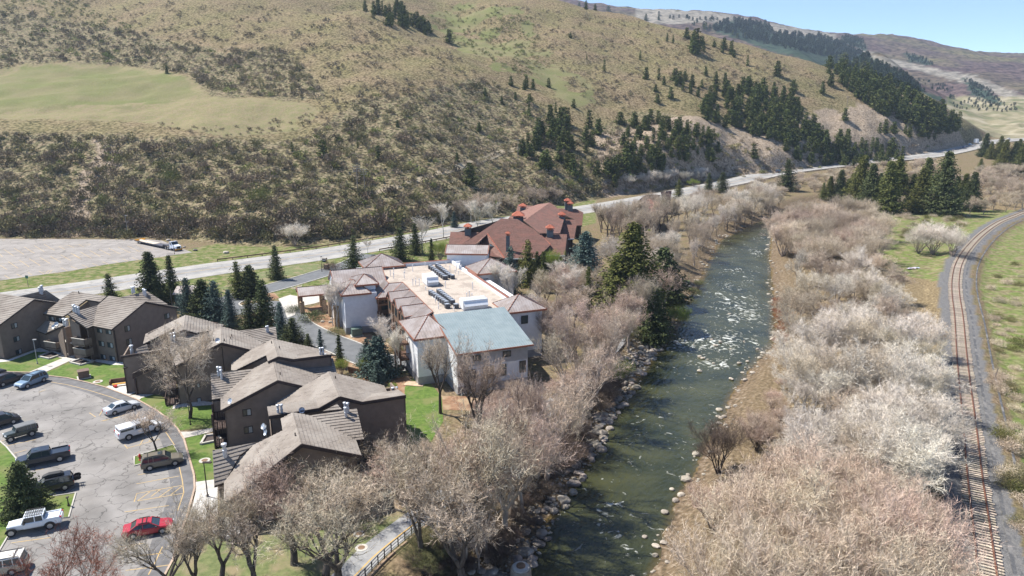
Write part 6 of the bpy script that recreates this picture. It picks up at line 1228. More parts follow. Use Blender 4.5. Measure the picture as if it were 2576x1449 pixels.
# conifers standing on their own round the buildings: x, base y, top y, prototypes, material, width, label
G_SP = 'ornamental spruces round the buildings'
SPR = [
 (280, 760, 686, P_SP, 'spruce', 1.25, 'bushy dark spruce behind the brown roof, between the houses and the highway'),
 (388, 770, 632, P_DE, 'spruce', 1.0, 'tall dark spruce with a brown tip, leftmost of the row beside the highway'),
 (400, 776, 690, P_SP, 'spruce', 1.1, 'broad low spruce at the foot of the tall brown tipped one'),
 (436, 752, 640, P_SP, 'spruce', .75, 'slender spruce just right of the tall brown tipped spruce by the highway'),
 (476, 795, 697, P_SP, 'spruce_blue', .9, 'greyish spruce beside the small green shed'),
 (515, 800, 646, P_DE, 'spruce', .95, 'tall pointed spruce in the middle of the clump by the green shed'),
 (545, 805, 704, P_SP, 'spruce_blue', 1.0, 'blue green spruce in front of the tall pointed one'),
 (582, 822, 726, P_SP, 'spruce_blue', .9, 'small thin spruce right in the front of the clump'),
 (601, 748, 655, P_SP, 'spruce_yel', .9, 'short olive spruce left of the tall spruce at the roundabout'),
 (632, 748, 620, P_DE, 'spruce', .95, 'tall dark spruce on the mulch island of the forecourt'),
 (630, 832, 748, P_SP, 'spruce', 1.2, 'low spruce above the roof of the middle brown houses'),
 (668, 828, 702, P_SP, 'spruce', 1.1, 'spruce right of the forecourt circle, above the brown roofs'),
 (696, 702, 615, P_SP, 'spruce', .9, 'spruce on the lawn between highway and entrance drive'),
 (710, 858, 758, P_SP, 'spruce_blue', .8, 'thin blue spruce at the bend of the driveway'),
 (738, 862, 798, P_SP, 'spruce', 1.5, 'wide low spruce behind the brown roof edge beside the drive'),
 (892, 682, 592, P_SP, 'spruce', 1.0, 'spruce beside the entrance sign left of the square hipped tower'),
 (776, 872, 838, P_SP, 'spruce', 1.0, 'tiny spruce at the kerb of the drive'),
 (808, 890, 826, P_SP, 'spruce_blue', .75, 'small narrow blue spruce on the house side of the drive'),
 (856, 925, 840, P_SP, 'spruce', .75, 'small spruce above the yellow shrub by the picket fence'),
 (952, 945, 786, P_DE, 'spruce_blue', 1.1, 'big blue spruce in front of the balconies of the white building'),
 (925, 930, 850, P_SP, 'spruce_blue', 1.0, 'shorter blue spruce left of the big blue one by the white building'),
 (950, 965, 905, P_SP, 'spruce_blue', 1.2, 'small blue spruce below the big blue one, next to the roof edge'),
 (1008, 655, 571, P_SP, 'spruce', 1.1, 'dark spruce between the square tower and the red roofed lodge'),
 (1045, 640, 560, P_SP, 'spruce', .9, 'spruce by the highway left of the bright green willow'),
 (1086, 655, 598, P_SP, 'spruce', .8, 'small spruce left of the bright green willow'),
 (1143, 572, 530, P_SP, 'spruce_blue', 1.0, 'blue spruce behind the leftmost chimney of the red roof'),
 (1284, 742, 618, P_SP, 'spruce_blue', .8, 'blue spruce right of the tall grey chimney of the lodge'),
 (1327, 720, 602, P_SP, 'spruce_yel', .85, 'tallest of the narrow spruces at the eave of the red roof'),
 (1350, 716, 630, P_SP, 'spruce', .8, 'narrow dark spruce at the middle of the red eave'),
 (1366, 735, 630, P_SP, 'spruce_yel', .7, 'thin olive spruce under the red roof eave'),
 (1470, 730, 600, P_DE, 'spruce_blue', 1.15, 'dense blue spruce at the right corner of the lodge'),
 (1478, 790, 668, P_SP, 'spruce_yel', .6, 'narrow spruce in the bare trees right of the lodge'),
 (1585, 800, 590, P_DE, 'spruce_yel', 1.15, 'large olive green spruce in the bare riverside trees'),
 (1548, 800, 640, P_DE, 'spruce_yel', 1.0, 'olive spruce touching the large one on its left side'),
 (1664, 758, 545, P_DE, 'spruce', 1.05, 'tallest dark spruce on the river bank below the lodge'),
 (1640, 860, 640, P_DE, 'spruce', .75, 'dark lower spruce behind the olive one on the river bank'),
 (1706, 500, 450, P_SP, 'spruce_yel', .9, 'small golden spruce beside the far red roof'),
 (1782, 480, 434, P_SP, 'spruce', 1.0, 'left one of two dark spruces before the road bend'),
 (1816, 485, 432, P_SP, 'spruce', 1.1, 'right one of two dark spruces before the road bend'),
 (1978, 480, 400, P_SP, 'spruce', 1.1, 'dark spruce standing alone against the highway guardrail'),
]
for x, yb, yt, pr, mt, wd, lb in SPR:
    X, Y, Z, h = base_h(x, yb, yt); plant('spruce_tree', pr, (M['bark_dark'], M[mt]), X, Y, h, 14, lb, 'tree', G_SP, wd * 1.2, Z, 'crown')
# row of big spruces beyond the river at the right
BIG = [(2085, 505, 438), (2110, 510, 420), (2140, 512, 440), (2160, 520, 398), (2185, 530, 402), (2228, 535, 395), (2250, 520, 400), (2290, 520, 430), (2310, 535, 412), (2325, 500, 388), (2366, 540, 390), (2345, 520, 440), (2420, 520, 430), (2440, 530, 425), (2405, 500, 440), (2465, 430, 395), (2475, 395, 330), (2490, 400, 352), (2522, 425, 345), (2545, 430, 360), (2565, 440, 365), (2512, 400, 345), (2210, 500, 430), (2395, 525, 455), (2270, 505, 440), (2130, 500, 452), (2560, 400, 345), (2070, 500, 455)]
for i, (x, yb, yt) in enumerate(BIG):
    X, Y, Z, h = base_h(x, yb, yt); plant('spruce_tree', P_DE[:2] if h > 9 else P_SP, (M['bark_dark'], M['spruce_yel' if i % 3 != 1 else 'spruce']), X, Y, h, 15, sub('tall spruce across the river', x, yb, [(2070, 400), (2570, 540)]), 'tree', sub('tall spruces across the river', x, yb, [(2070, 400), (2570, 540)]), 1.15, Z, 'crown')
# the bushy pine in the parking lot lawn
X, Y, Z, h = base_h(66, 1290, 1160)
plant('pine_tree', [P_DE[2]], (M['bark_dark'], M['spruce']), X, Y, h * 1.0, 9, 'broad bushy pine on the lawn beside the black car with the roof box', 'tree', None, 1.05, Z, 'crown')
# ---- hillside conifers: pixel clusters (polygon, count, label)
def scatter_px(poly, n, seed, mind=6):
    rs = np.random.RandomState(seed); P = np.array(poly, float); lo, hi = P.min(0), P.max(0); out = []; tries = 0
    while len(out) < n and tries < n * 60:
        tries += 1; q = lo + rs.rand(2) * (hi - lo)
        if inpoly(np.array([q[0]]), np.array([q[1]]), poly)[0] and all(abs(q[0] - o[0]) * .8 + abs(q[1] - o[1]) * 1.6 > mind for o in out[-400:]): out.append(q)
    return out
STANDS = [
 ([(1880, 215), (1990, 250), (2060, 330), (2160, 360), (2290, 395), (2260, 420), (2120, 425), (2010, 410), (1930, 350), (1830, 330), (1740, 300), (1800, 240)], 215, 101, 'conifer above the rock cut', 26, 36),
 ([(1560, 300), (1690, 310), (1800, 345), (1830, 400), (1790, 410), (1760, 390), (1640, 440), (1560, 400)], 85, 102, 'conifer left of the rock cut', 26, 36),
 ([(2075, 158), (2160, 175), (2300, 250), (2410, 310), (2420, 335), (2330, 330), (2240, 300), (2180, 265), (2130, 225)], 215, 103, 'conifer on the ridge nose', 24, 34),
 ([(2180, 330), (2400, 335), (2380, 350), (2290, 352)], 14, 104, 'conifer above the cut\'s far end', 24, 32),
 ([(1600, 190), (1780, 190), (1900, 230), (2050, 290), (2150, 290), (2190, 310), (1900, 300), (1760, 280), (1600, 250)], 45, 105, 'conifer on the open brown slope', 18, 32),
 ([(1420, 290), (1480, 300), (1520, 350), (1470, 390), (1420, 380), (1310, 395), (1320, 350)], 30, 106, 'conifer in the clump above the lodge', 32, 50),
 ([(1230, 200), (1420, 215), (1450, 270), (1350, 300), (1200, 240)], 12, 107, 'small conifer in the gully', 18, 30),
 ([(1330, 395), (1640, 420), (1640, 460), (1480, 455), (1330, 430)], 26, 108, 'conifer on the slope behind the lodge', 30, 50),
 ([(900, 25), (1000, 28), (1100, 85), (1060, 92), (960, 60)], 38, 109, 'conifer in the upper spur\'s line', 22, 34),
 ([(1640, 100), (1740, 95), (1900, 140), (1840, 150), (1780, 130), (1680, 118)], 16, 110, 'conifer near the brown ridge crest', 16, 26),
 ([(1450, 12), (1900, 95), (1900, 105), (1450, 20)], 10, 111, 'tiny skyline conifer', 10, 20),
]
LONE = [(813, 395, 343), (952, 402, 368), (900, 372, 350), (735, 380, 352), (1130, 108, 80), (1182, 465, 412), (1150, 410, 380), (1205, 330, 308), (1520, 180, 150), (1625, 200, 168), (1476, 150, 136), (1435, 95, 82), (1800, 222, 195), (1955, 190, 158), (2085, 185, 160), (2090, 215, 180), (2068, 235, 205), (1995, 230, 205), (1880, 165, 140), (1770, 130, 105), (1750, 130, 82), (1745, 135, 95), (1610, 150, 130), (1576, 440, 415), (1895, 395, 360), (1900, 400, 375), (2000, 400, 375), (1460, 460, 435), (1545, 470, 440), (1700, 470, 455), (1000, 320, 300), (420, 185, 165)]
hp = []; meta = []
for poly, n, sd_, lb, h0_, h1_ in STANDS:
    for q in scatter_px(poly, n, sd_): hp.append(q); meta.append((sub(lb, q[0], q[1], poly), h0_, h1_))
for x, yb, yt in LONE: hp.append((x, yb)); meta.append(('single dark conifer standing alone on the open hillside', yb - yt, yb - yt + 1))
HP = hits(hp); rsx = np.random.RandomState(3); cand = []
for (X, Y, Z), (lb, a, b) in zip(HP, meta):
    if np.isnan(X): continue
    pxm = FX / Y; h = rsx.uniform(a, b) / pxm * (.8 + .35 * rsx.rand()); cand.append((h * pxm, X, Y, Z, h, lb))
cand.sort(key=lambda c: -c[0])
GN = {}
for sz_, X, Y, Z, h, lb in cand[:300]:
    plant('conifer', P_FH, (M['bark_dark'], M['fir_hill']), X, Y, h, 9, lb, 'tree', 'conifers: ' + lb, rsx.uniform(1.15, 1.5), Z, 'crown')
def joined(items, name, mat, label=None):
    """items: (mesh arrays V, F, x, y, z, scale, rz, sxy) joined into one mesh"""
    VV = []; FF = []; off = 0
    for V, F, x, y, z, s, rz, sx in items:
        c, q = math.cos(rz), math.sin(rz); W = V * [s * sx, s * sx, s]; W = np.stack([W[:, 0] * c - W[:, 1] * q + x, W[:, 0] * q + W[:, 1] * c + y, W[:, 2] + z], 1)
        VV.append(W); FF.append(F + off); off += len(V)
    o = mobj(name, npmesh(name, np.concatenate(VV), np.concatenate(FF)), mat); o['kind'] = 'stuff'
    if label: o['label'] = label
    return o
def arr(me):
    v = np.empty(len(me.vertices) * 3, np.float32); me.vertices.foreach_get('co', v); k = len(me.polygons[0].vertices); f = np.empty(len(me.loops), np.int32); me.loops.foreach_get('vertex_index', f); return v.reshape(-1, 3), f.reshape(-1, k)
AF = [arr(c) for t, c in P_FH]
items = [(*AF[rsx.randint(4)], X, Y, Z, h / 9, rsx.uniform(0, 6.28), rsx.uniform(1, 1.35)) for sz_, X, Y, Z, h, lb in cand[300:]]
# far forests on the mountains behind: tiny trees
FARP = [([(1800, 60), (1855, 50), (1935, 62), (1945, 82), (2060, 90), (2120, 108), (2200, 148), (2280, 190), (2330, 232), (2290, 235), (2180, 195), (2060, 140), (1940, 115), (1850, 90), (1790, 75)], 900, 10),
        ([(1630, 30), (1900, 60), (1900, 85), (1760, 70)], 60, 8), ([(2110, 90), (2170, 98), (2180, 128), (2130, 108)], 60, 7), ([(2270, 130), (2340, 152), (2350, 168), (2290, 155)], 45, 6), ([(2420, 195), (2480, 220), (2530, 262), (2450, 240)], 90, 6), ([(2380, 240), (2560, 262), (2570, 285), (2400, 275)], 70, 7), ([(2180, 170), (2400, 220), (2380, 235), (2200, 190)], 60, 6)]
fp = []; fh = []
for k, (poly, n, hh) in enumerate(FARP):
    for q in scatter_px(poly, n, 300 + k, 2.2): fp.append(q); fh.append(hh)
FH_ = hits(fp); cs = conifer(85, 9, 2.2, lay=6, per=5, dens=2, sz=1.6, ragged=.3); AC = arr(cs[1])
items2 = [(*AC, X, Y, Z, hh * rsx.uniform(.8, 1.3) * Y / FX / 9, rsx.uniform(0, 6), 1.1) for (X, Y, Z), hh in zip(FH_, fh) if not np.isnan(X)]
M['fir_far'] = fol('far_conifer_needles', (.022, .036, .022), (.05, .07, .04), 0, .02)
if items: joined(items, 'conifers_beyond_the_ridge', M['fir_hill'], 'small conifers among the dense stands')
joined(items2, 'far_forest', M['fir_far'], 'dark forest patches on the far mountains')
# ---- hillside shrubs
ZON = [
 ([(-60, 335), (300, 345), (520, 352), (700, 368), (860, 300), (900, 330), (1000, 420), (1080, 560), (900, 600), (500, 605), (-60, 595)], 2100, 3.5, 'b', .85),
 ([(900, 250), (1180, 200), (1260, 215), (1450, 330), (1560, 330), (1640, 440), (1480, 500), (1080, 560), (1000, 420), (860, 330)], 1500, 3.5, 'b', .8),
 ([(0, 20), (150, 50), (330, 80), (560, 130), (700, 120), (800, 200), (820, 250), (680, 245), (520, 230), (480, 190), (300, 160), (60, 158), (0, 180)], 1000, 3.2, 'b', .85),
 ([(0, 0), (200, 0), (350, 80), (0, 20)], 140, 5, 'g', .9),
 ([(200, 0), (900, 20), (1100, 110), (1230, 210), (1000, 240), (820, 200), (560, 128), (330, 75)], 420, 8, 's', .9),
 ([(820, 200), (1000, 240), (900, 260), (800, 330), (560, 345), (800, 260)], 60, 10, 's', .8),
 ([(1080, 40), (1150, 12), (1300, 14), (1340, 60), (1400, 160), (1330, 200), (1130, 105)], 420, 4, 'g', .8),
 ([(1300, 14), (1600, 52), (1950, 135), (2100, 220), (1900, 215), (1600, 250), (1480, 280), (1400, 160), (1340, 60)], 480, 8, 's', .85),
 ([(1560, 260), (2050, 400), (2400, 350), (2400, 360), (2150, 415), (1830, 458), (1600, 490), (1500, 500)], 420, 5, 'b', .8),
 ([(0, 545), (500, 560), (760, 570), (1000, 540), (1010, 580), (800, 600), (500, 602), (0, 598)], 170, 7, 'b', 1.45),
 ([(350, 305), (760, 330), (560, 345), (400, 330)], 25, 6, 's', .6),
]
AS_ = [arr(m) for m in P_SS]
sp_, mt_ = [], []
for k, (poly, n, md, ty, sc) in enumerate(ZON):
    for q in scatter_px(poly, n, 500 + k, md): sp_.append(q); mt_.append((ty, sc))
SH = hits(sp_); small = {'brown': [], 'olive': [], 'green': []}; cand = []
for (X, Y, Z), (ty, sc) in zip(SH, mt_):
    if np.isnan(X): continue
    s = sc * rsx.gamma(6, 1 / 6.) * (1.15 if ty == 'b' else .95); u = rsx.rand()
    c = ('brown' if u < .55 else 'olive') if ty == 'b' else ('olive' if u < .6 else 'green') if ty == 'g' else ('brown' if u < .85 else 'olive')
    if ty == 'b' and rsx.rand() < .07: c = 'green'
    cand.append((s / Y, X, Y, Z, s, c))
cand.sort(key=lambda c: -c[0])
M['sh_brown'] = fol('grey_brown_shrub_twigs', (.155, .118, .08), (.30, .235, .168), .2, .06); M['sh_olive'] = fol('olive_shrub_leaves', (.14, .128, .06), (.28, .25, .125), .2, .06); M['sh_green'] = fol('green_shrub_leaves', (.125, .135, .042), (.235, .235, .085), .2, .06)
SHL = {'brown': 'grey brown hillside shrub', 'olive': 'olive hillside shrub', 'green': 'fresh green hillside shrub'}
for sz_, X, Y, Z, s, c in cand[:300]:
    o = mobj('hillside_shrub', withmat(P_SH[rsx.randint(4)], M['sh_' + c]), None, None, (X, Y, Z - .1), rsx.uniform(0, 6.28)); o.scale = (s * rsx.uniform(1, 1.3), s, s); lb = sub(SHL[c], *proj(X, Y, Z), [(0, 0), (2400, 620)]); tag(o, lb, 'shrub', lb)
for sz_, X, Y, Z, s, c in cand[300:]: small[c].append((*AS_[rsx.randint(5)], X, Y, Z - .1, s, rsx.uniform(0, 6.28), rsx.uniform(1, 1.3)))
for c in small: joined(small[c], 'hillside_scrub', M['sh_' + c], c + ' scrub covering the hillside')
# notable shrubs
for x, yb, yt, mt, pr, h0_, lb, wd in [(742, 618, 553, 'tw_grey', P_WI, 9, 'big round leafless grey shrub at the foot of the hill beside the highway', 1.3), (655, 505, 470, 'sh_green', None, 3.4, 'large yellow green bush on the lower hillside', 1.2), (430, 458, 420, 'sh_green', None, 3.4, 'tall green bush in the scrub on the lower hillside', 1)]:
    X, Y, Z, h = base_h(x, yb, yt)
    if pr: plant('round_shrub', pr, (M['bark_grey'], M['tw_white']), X, Y, h, h0_, lb, 'shrub', None, wd, Z)
    else:
        o = mobj('large_bush', withmat(P_SB[0], M[mt]), None, None, (X, Y, Z - .1)); o.scale = (h / 3.4 * wd,) * 3; tag(o, lb, 'shrub')
# ---- leafless trees: explicit
def bt(kind, protos, h0_, x, yb, yt, bark, tw, lb, group=None, wd=1.0, cat='tree', part='twigs'):
    X, Y, Z, h = base_h(x, yb, yt); return plant(kind, protos, (M[bark], M[tw]), X, Y, h, h0_, lb, cat, group, wd, Z, part)
G1 = 'big bare cottonwoods at the bike path'
for a in [
 (820, 1475, 1135, 'thick forked bare tree, left one of the pair below the nearest house', 1.0), (858, 1500, 1150, 'stout dark bare tree, right one of the pair below the nearest house', .95), (740, 1420, 1130, 'bare tree in front of the nearest brown gable', .95),
 (1130, 1400, 1010, 'tall bare tree with two dark stems left of the railing', .8), (1060, 1430, 1060, 'bare leaning tree beside the bike path railing', .7), (1210, 1130, 790, 'tall bare tree in front of the blue grey roof', .75), (1108, 1040, 800, 'slim bare tree against the shaded white wall', .7),
 (1168, 1500, 1120, 'bare tree with a massive dark trunk on the bank by the railing', .9), (1330, 1240, 880, 'bare tree with a single straight trunk between path and river', .65), (1270, 1330, 1080, 'spreading bare tree on the bank right of the railing', 1.0),
 (560, 1480, 1200, 'bare tree beside the red car', .8), (500, 1500, 1215, 'bare tree in the lot corner nearest the red car', .7), (640, 1500, 1200, 'bare tree above the white rock bed', .85), (425, 1520, 1250, 'leaning dark bare tree at the bottom edge of the lot', .8)]:
    bt('cottonwood_tree', P_CW, 18, a[0], a[1], a[2], 'bark_dark', 'tw_pink' if a[0] in (740, 1210, 1330) else 'tw_grey', a[3], G1, a[4] * (1.3 if a[1] > 1380 else 1.0))
bt('cottonwood_tree', P_CR, 13, 478, 1052, 795, 'bark_dark', 'tw_grey', 'round leafless tree standing on the lawn before the middle brown houses', None, .85)
bt('parking_lot_tree', P_SM, 8, 395, 1140, 1015, 'bark_dark', 'tw_grey', 'small bare tree on the grass island beside the fire hydrant', None, 1.2)
bt('rusty_leaved_tree', P_RU, 8.5, 150, 1560, 1335, 'bark_dark', 'rust_leaf', 'tree with dry rust brown leaves at the bottom left corner', None, 1.0)
bt('rusty_leaved_tree', P_RU, 8.5, 240, 1560, 1345, 'bark_dark', 'rust_leaf', 'smaller tree with rust brown leaves right of the other one at the bottom left', None, .95)
for n_, (x, yb, yt) in enumerate([(945, 1240, 1095), (990, 1280, 1120), (870, 1260, 1140), (905, 1300, 1190), (780, 1290, 1120), (700, 1280, 1140), (960, 1180, 1090)]):
    bt('bare_tree', P_SM, 8, x, yb, yt, 'bark_dark', 'tw_pink' if n_ % 2 else 'tw_grey', 'pinkish bare tree growing close to the walls of the nearest brown house', 'bare trees at the nearest brown house', 1.1)
# trees of the left river bank, sampled along the bank; upstream part behind the white building
def band(poly, n, seed, mind): return scatter_px(poly, n, seed, mind)
LB = [([(1230, 1230), (1420, 1060), (1500, 960), (1600, 880), (1560, 960), (1480, 1080), (1400, 1190), (1300, 1330), (1240, 1449), (1150, 1449)], 15, 28, (P_CW, P_SM, P_CW), 11, 17, ['tw_grey', 'tw_pink', 'tw_grey']),
      ([(1440, 940), (1540, 850), (1640, 790), (1680, 800), (1600, 890), (1500, 1000), (1420, 1050)], 16, 24, (P_CW,), 11, 15, ['tw_pink', 'tw_pink', 'tw_grey']),
      ([(1500, 730), (1640, 760), (1720, 700), (1770, 640), (1790, 610), (1760, 600), (1600, 650), (1480, 650)], 26, 15, (P_CR, P_CW), 8.5, 12.5, ['tw_grey', 'tw_white', 'tw_grey']),
      ([(1700, 560), (1760, 600), (1850, 570), (1910, 540), (1960, 515), (1900, 505), (1800, 520), (1720, 540)], 24, 12, (P_CR,), 9, 13, ['tw_grey', 'tw_white']),
      ([(1500, 610), (1640, 620), (1700, 570), (1650, 550), (1560, 570), (1500, 575)], 34, 9, (P_CW,), 10, 14, ['tw_grey']),
      ([(1310, 800), (1400, 740), (1480, 690), (1510, 740), (1470, 830), (1400, 900), (1345, 930)], 22, 14, (P_CW, P_CR), 7.5, 11, ['tw_grey', 'tw_white', 'tw_pink']),
      ([(1745, 660), (1790, 612), (1870, 575), (1915, 556), (1960, 528), (1960, 510), (1880, 540), (1780, 585)], 26, 10, (P_CR,), 8, 11, ['tw_grey', 'tw_white', 'tw_grey'])]
LBL = ['bare tree between bike path and water', 'bare tree right of the blue grey roof', 'bare tree between lodge and river', 'bare tree at the river bend, left bank', 'bare tree between the lodge and the far red roof', 'bare tree right of the hip roofed towers', 'bare tree overhanging the upstream left bank']
rsb = np.random.RandomState(8)
for k, (poly, n, md, prs, h0_, h1_, tws) in enumerate(LB):
    for x, y in band(poly, n, 700 + k, md):
        p = hits([(x, y)])[0]
        if np.isnan(p[0]): continue
        pr = prs[rsb.randint(len(prs))]; hh = {id(P_CW): 18, id(P_CR): 13, id(P_SM): 8}[id(pr)]
        plant('riverside_tree', pr, (M['bark_dark' if rsb.rand() < .35 else 'bark_grey'], M[tws[rsb.randint(len(tws))]]), p[0], p[1], rsb.uniform(h0_, h1_) * (.55 if pr is P_SM else 1), hh, sub(LBL[k], x, y, poly), 'tree', sub(LBL[k], x, y, poly), rsb.uniform(.85, 1.1), p[2])
# undergrowth on the left bank
for k, (poly, n, mt, lb) in enumerate([([(1060, 1449), (1190, 1280), (1330, 1150), (1480, 1010), (1560, 940), (1590, 960), (1500, 1100), (1400, 1240), (1300, 1380), (1240, 1449)], 60, 'tw_dark', 'dark brush above the river boulders'),
                                     ([(1240, 1100), (1340, 1020), (1420, 960), (1560, 900), (1400, 1090), (1250, 1210)], 30, 'tw_pink', 'reddish brush beside the bike path'), ([(1000, 1449), (1100, 1380), (1100, 1449)], 8, 'olive', 'olive green brush below the railing'),
                                     ([(1560, 860), (1700, 770), (1760, 720), (1740, 780), (1640, 880)], 18, 'olive', 'olive budding willow at the waterside'),
                                     ([(1180, 1040), (1330, 990), (1300, 1060), (1200, 1100)], 14, 'tw_pink', 'pinkish bush before the white wall'), ([(1000, 1180), (1100, 1150), (1180, 1180), (1060, 1240)], 12, 'tw_grey', 'pale dry bush by the bare soil above the path')]):
    for x, y in band(poly, n, 800 + k, 9):
        p = hits([(x, y)])[0]
        if np.isnan(p[0]): continue
        pr = P_WI[rsb.randint(3)]
        plant('bank_shrub', pr, (M['bark_dark'], M[mt]), p[0], p[1], rsb.uniform(1.8, 3.6), 9, sub(lb, x, y, poly), 'shrub', sub(lb, x, y, poly), rsb.uniform(1.2, 1.7), p[2])
# the island between river and railway
ISL_Z = [([(1945, 565), (2080, 535), (2190, 570), (2240, 650), (2210, 700), (1975, 680), (1945, 640)], 58, 12, P_WI, 8.5, 11, 'tw_tan', 'bark_grey', 'tan willow in the round bend thicket'),
         ([(1960, 690), (2200, 720), (2270, 790), (2330, 820), (2340, 880), (2200, 880), (2000, 850), (1965, 760)], 44, 16, P_CR, 8, 10.5, 'tw_grey', 'bark_grey', 'grey bare tree, upper river island'),
         ([(1975, 900), (2120, 890), (2330, 900), (2330, 990), (2310, 1080), (2120, 1110), (1975, 1060)], 46, 20, P_CR, 8.5, 11, 'tw_white', 'bark_pale', 'whitish bare tree, middle river island'),
         ([(2080, 1140), (2310, 1100), (2300, 1200), (2300, 1310), (2200, 1320), (2040, 1290), (2010, 1200)], 38, 24, P_CR, 8, 10.5, 'tw_white', 'bark_pale', 'whitish bare tree, lower river island'),
         ([(1990, 1330), (2100, 1290), (2240, 1340), (2275, 1480), (2270, 1640), (1850, 1640), (1850, 1500), (1900, 1400)], 60, 25, (P_WI, P_WI, P_CR), 8.5, 11, 'tw_tan', 'bark_grey', 'tan willow, near end of river island'),
         ([(1890, 1080), (1970, 980), (2020, 1080), (2010, 1230), (1930, 1220), (1890, 1140)], 18, 18, P_WI, 3.5, 5, 'tw_pink', 'bark_dark', 'purplish brush on the right bank'),
         ([(2340, 1380), (2385, 1400), (2400, 1560), (2340, 1560)], 6, 26, P_SM, 3.5, 5, 'tw_white', 'bark_pale', 'pinkish white tree near the rails')]
for k, (poly, n, md, prs_, h0_, h1_, tw, bk, lb) in enumerate(ISL_Z):
    for x, y in band(poly, n, 900 + k, md):
        p = hits([(x, y)])[0]
        if np.isnan(p[0]): continue
        pr = prs_ if isinstance(prs_, list) else prs_[rsb.randint(3)]
        t2 = tw if rsb.rand() < .75 else {'tw_tan': 'tw_pink', 'tw_white': 'tw_grey', 'tw_grey': 'tw_white', 'tw_pink': 'tw_grey'}[tw]
        plant('island_tree', pr, (M[bk], M[t2]), p[0], p[1], rsb.uniform(h0_, h1_) * (.62, .8, 1., 1.12, 1.2)[rsb.randint(5)], 9 if pr is P_WI else 8 if pr is P_SM else 13, sub(lb, x, y, poly), 'tree', sub(lb, x, y, poly), rsb.uniform(.95, 1.2), p[2])
bt('waterside_willow', P_WI, 9, 1805, 1190, 1045, 'bark_dark', 'tw_dark', 'dark fan shaped willow leaning over the water on the right bank', None, 1.0, 'shrub')
bt('waterside_willow', P_WI, 9, 1790, 1335, 1205, 'bark_dark', 'tw_pink', 'reddish fan shaped willow on the dry grass of the right bank', None, 1.0, 'shrub')
bt('waterside_willow', P_WI, 9, 1905, 1310, 1160, 'bark_dark', 'tw_dark', 'dark willow between the dry grass and the tan thicket', None, .9, 'shrub')
for x, y in band([(1948, 760), (1985, 790), (1970, 870), (1965, 900), (1950, 850)], 12, 950, 7):
    p = hits([(x, y)])[0]; plant('red_willow', P_WI, (M['tw_red'], M['tw_red']), p[0], p[1], 2.6, 9, 'rust red willow brush overhanging the right river edge', 'shrub', 'rust red willows on the right river edge', 1.3, p[2])
# open ground right of the island: big pale multi-stemmed trees
for x, yb, yt, lb in [(2345, 640, 545, 'pale multi-stemmed bare tree standing in the green clearing'), (2310, 638, 560, 'left stems of the pale bare trees in the green clearing'), (2395, 645, 575, 'pale bare tree beside the curve of the rails')]:
    bt('clearing_tree', P_WI, 9, x, yb, yt, 'bark_grey', 'tw_white', lb, None, 1.25)
# far right thicket behind the spruces and valley trees beyond
for k, (poly, n, md, tw, h0_, h1_, lb) in enumerate([([(2300, 490), (2420, 450), (2576, 420), (2620, 530), (2500, 540), (2350, 540), (2200, 530)], 85, 9, 'tw_grey', 7, 10, 'grey bare tree behind the right spruces'),
                                             ([(1850, 480), (2060, 440), (2200, 425), (2350, 408), (2400, 430), (2200, 470), (2050, 490), (1880, 500)], 100, 6, 'tw_tan', 4, 6.5, 'bare bush between highway and river'),
                                             ([(1350, 520), (1420, 510), (1440, 500), (1250, 530), (1050, 560), (1150, 560)], 14, 10, 'tw_grey', 7, 10, 'bare highway tree behind the lodge'),
                                             ([(1560, 465), (1720, 450), (1830, 440), (1700, 475), (1590, 490)], 12, 9, 'tw_white', 6, 9, 'pale bare tree at the foot of the rock cut')]):
    for x, y in band(poly, n, 1000 + k, md):
        p = hits([(x, y)])[0]
        if np.isnan(p[0]): continue
        pr = P_WI if tw != 'tw_grey' else P_CR
        plant('bare_tree', pr, (M['bark_grey'], M[tw]), p[0], p[1], rsb.uniform(h0_, h1_), 9 if pr is P_WI else 13, sub(lb, x, y, poly), 'tree', sub(lb, x, y, poly), rsb.uniform(1, 1.3), p[2])
# street side aspens and young trees
for x, yb, yt, lb in [(925, 640, 596, 'small bare tree beside the highway guardrail'), (1062, 640, 535, 'bare slender tree left of the spruces behind the lodge'), (1115, 600, 505, 'tall bare aspen by the highway'), (1200, 600, 495, 'bare tree at the highway behind the red roof'), (1240, 590, 500, 'bare spreading tree behind the copper chimney'), (1185, 560, 500, 'bare tree across the highway from the lodge'),
                     (838, 820, 700, 'thin pale aspen in the mulch at the forecourt'), (850, 830, 690, 'second thin aspen in the forecourt mulch'), (755, 775, 715, 'small aspen left of the timber porch'), (963, 935, 790, 'thin pale tree in front of the balcony wing'), (1000, 945, 815, 'bare slim tree beside the brown balcony wall'),
                     (1265, 790, 650, 'pale aspen in front of the right hand tower'), (1290, 800, 660, 'second pale aspen in front of the right hand tower'), (1400, 760, 650, 'slim bare tree under the red eave'), (1440, 790, 660, 'slim bare tree right of the olive spruces')]:
    bt('aspen_tree', P_AS, 13, x, yb, yt, 'bark_pale', 'tw_white', lb, None, 1.3)
for x, yb, yt, wd, lb in [(1108, 655, 600, 1.1, 'bright yellow green willow behind the white building'), (1390, 700, 618, .8, 'bright yellow green tree at the middle of the red eave'), (860, 942, 895, 1.0, 'yellow green shrub below the small spruce by the picket fence'), (935, 945, 890, 1.3, 'yellow forsythia like shrub left of the big blue spruce'), (990, 985, 955, 1.0, 'small yellow green shrub next to the roof edge'), (1745, 470, 445, 1.4, 'bright green budding tree beyond the far red roof'), (1560, 980, 900, 1.0, 'fresh green willow on the left bank boulders'), (1700, 830, 760, 1.2, 'olive green willow over the rapids'), (1330, 500, 480, 1.4, 'lime green bush behind the lodge chimneys')]:
    bt('green_shrub', P_WI, 9, x, yb, yt, 'bark_grey', 'spring', lb, None, wd, 'shrub', 'leaves')
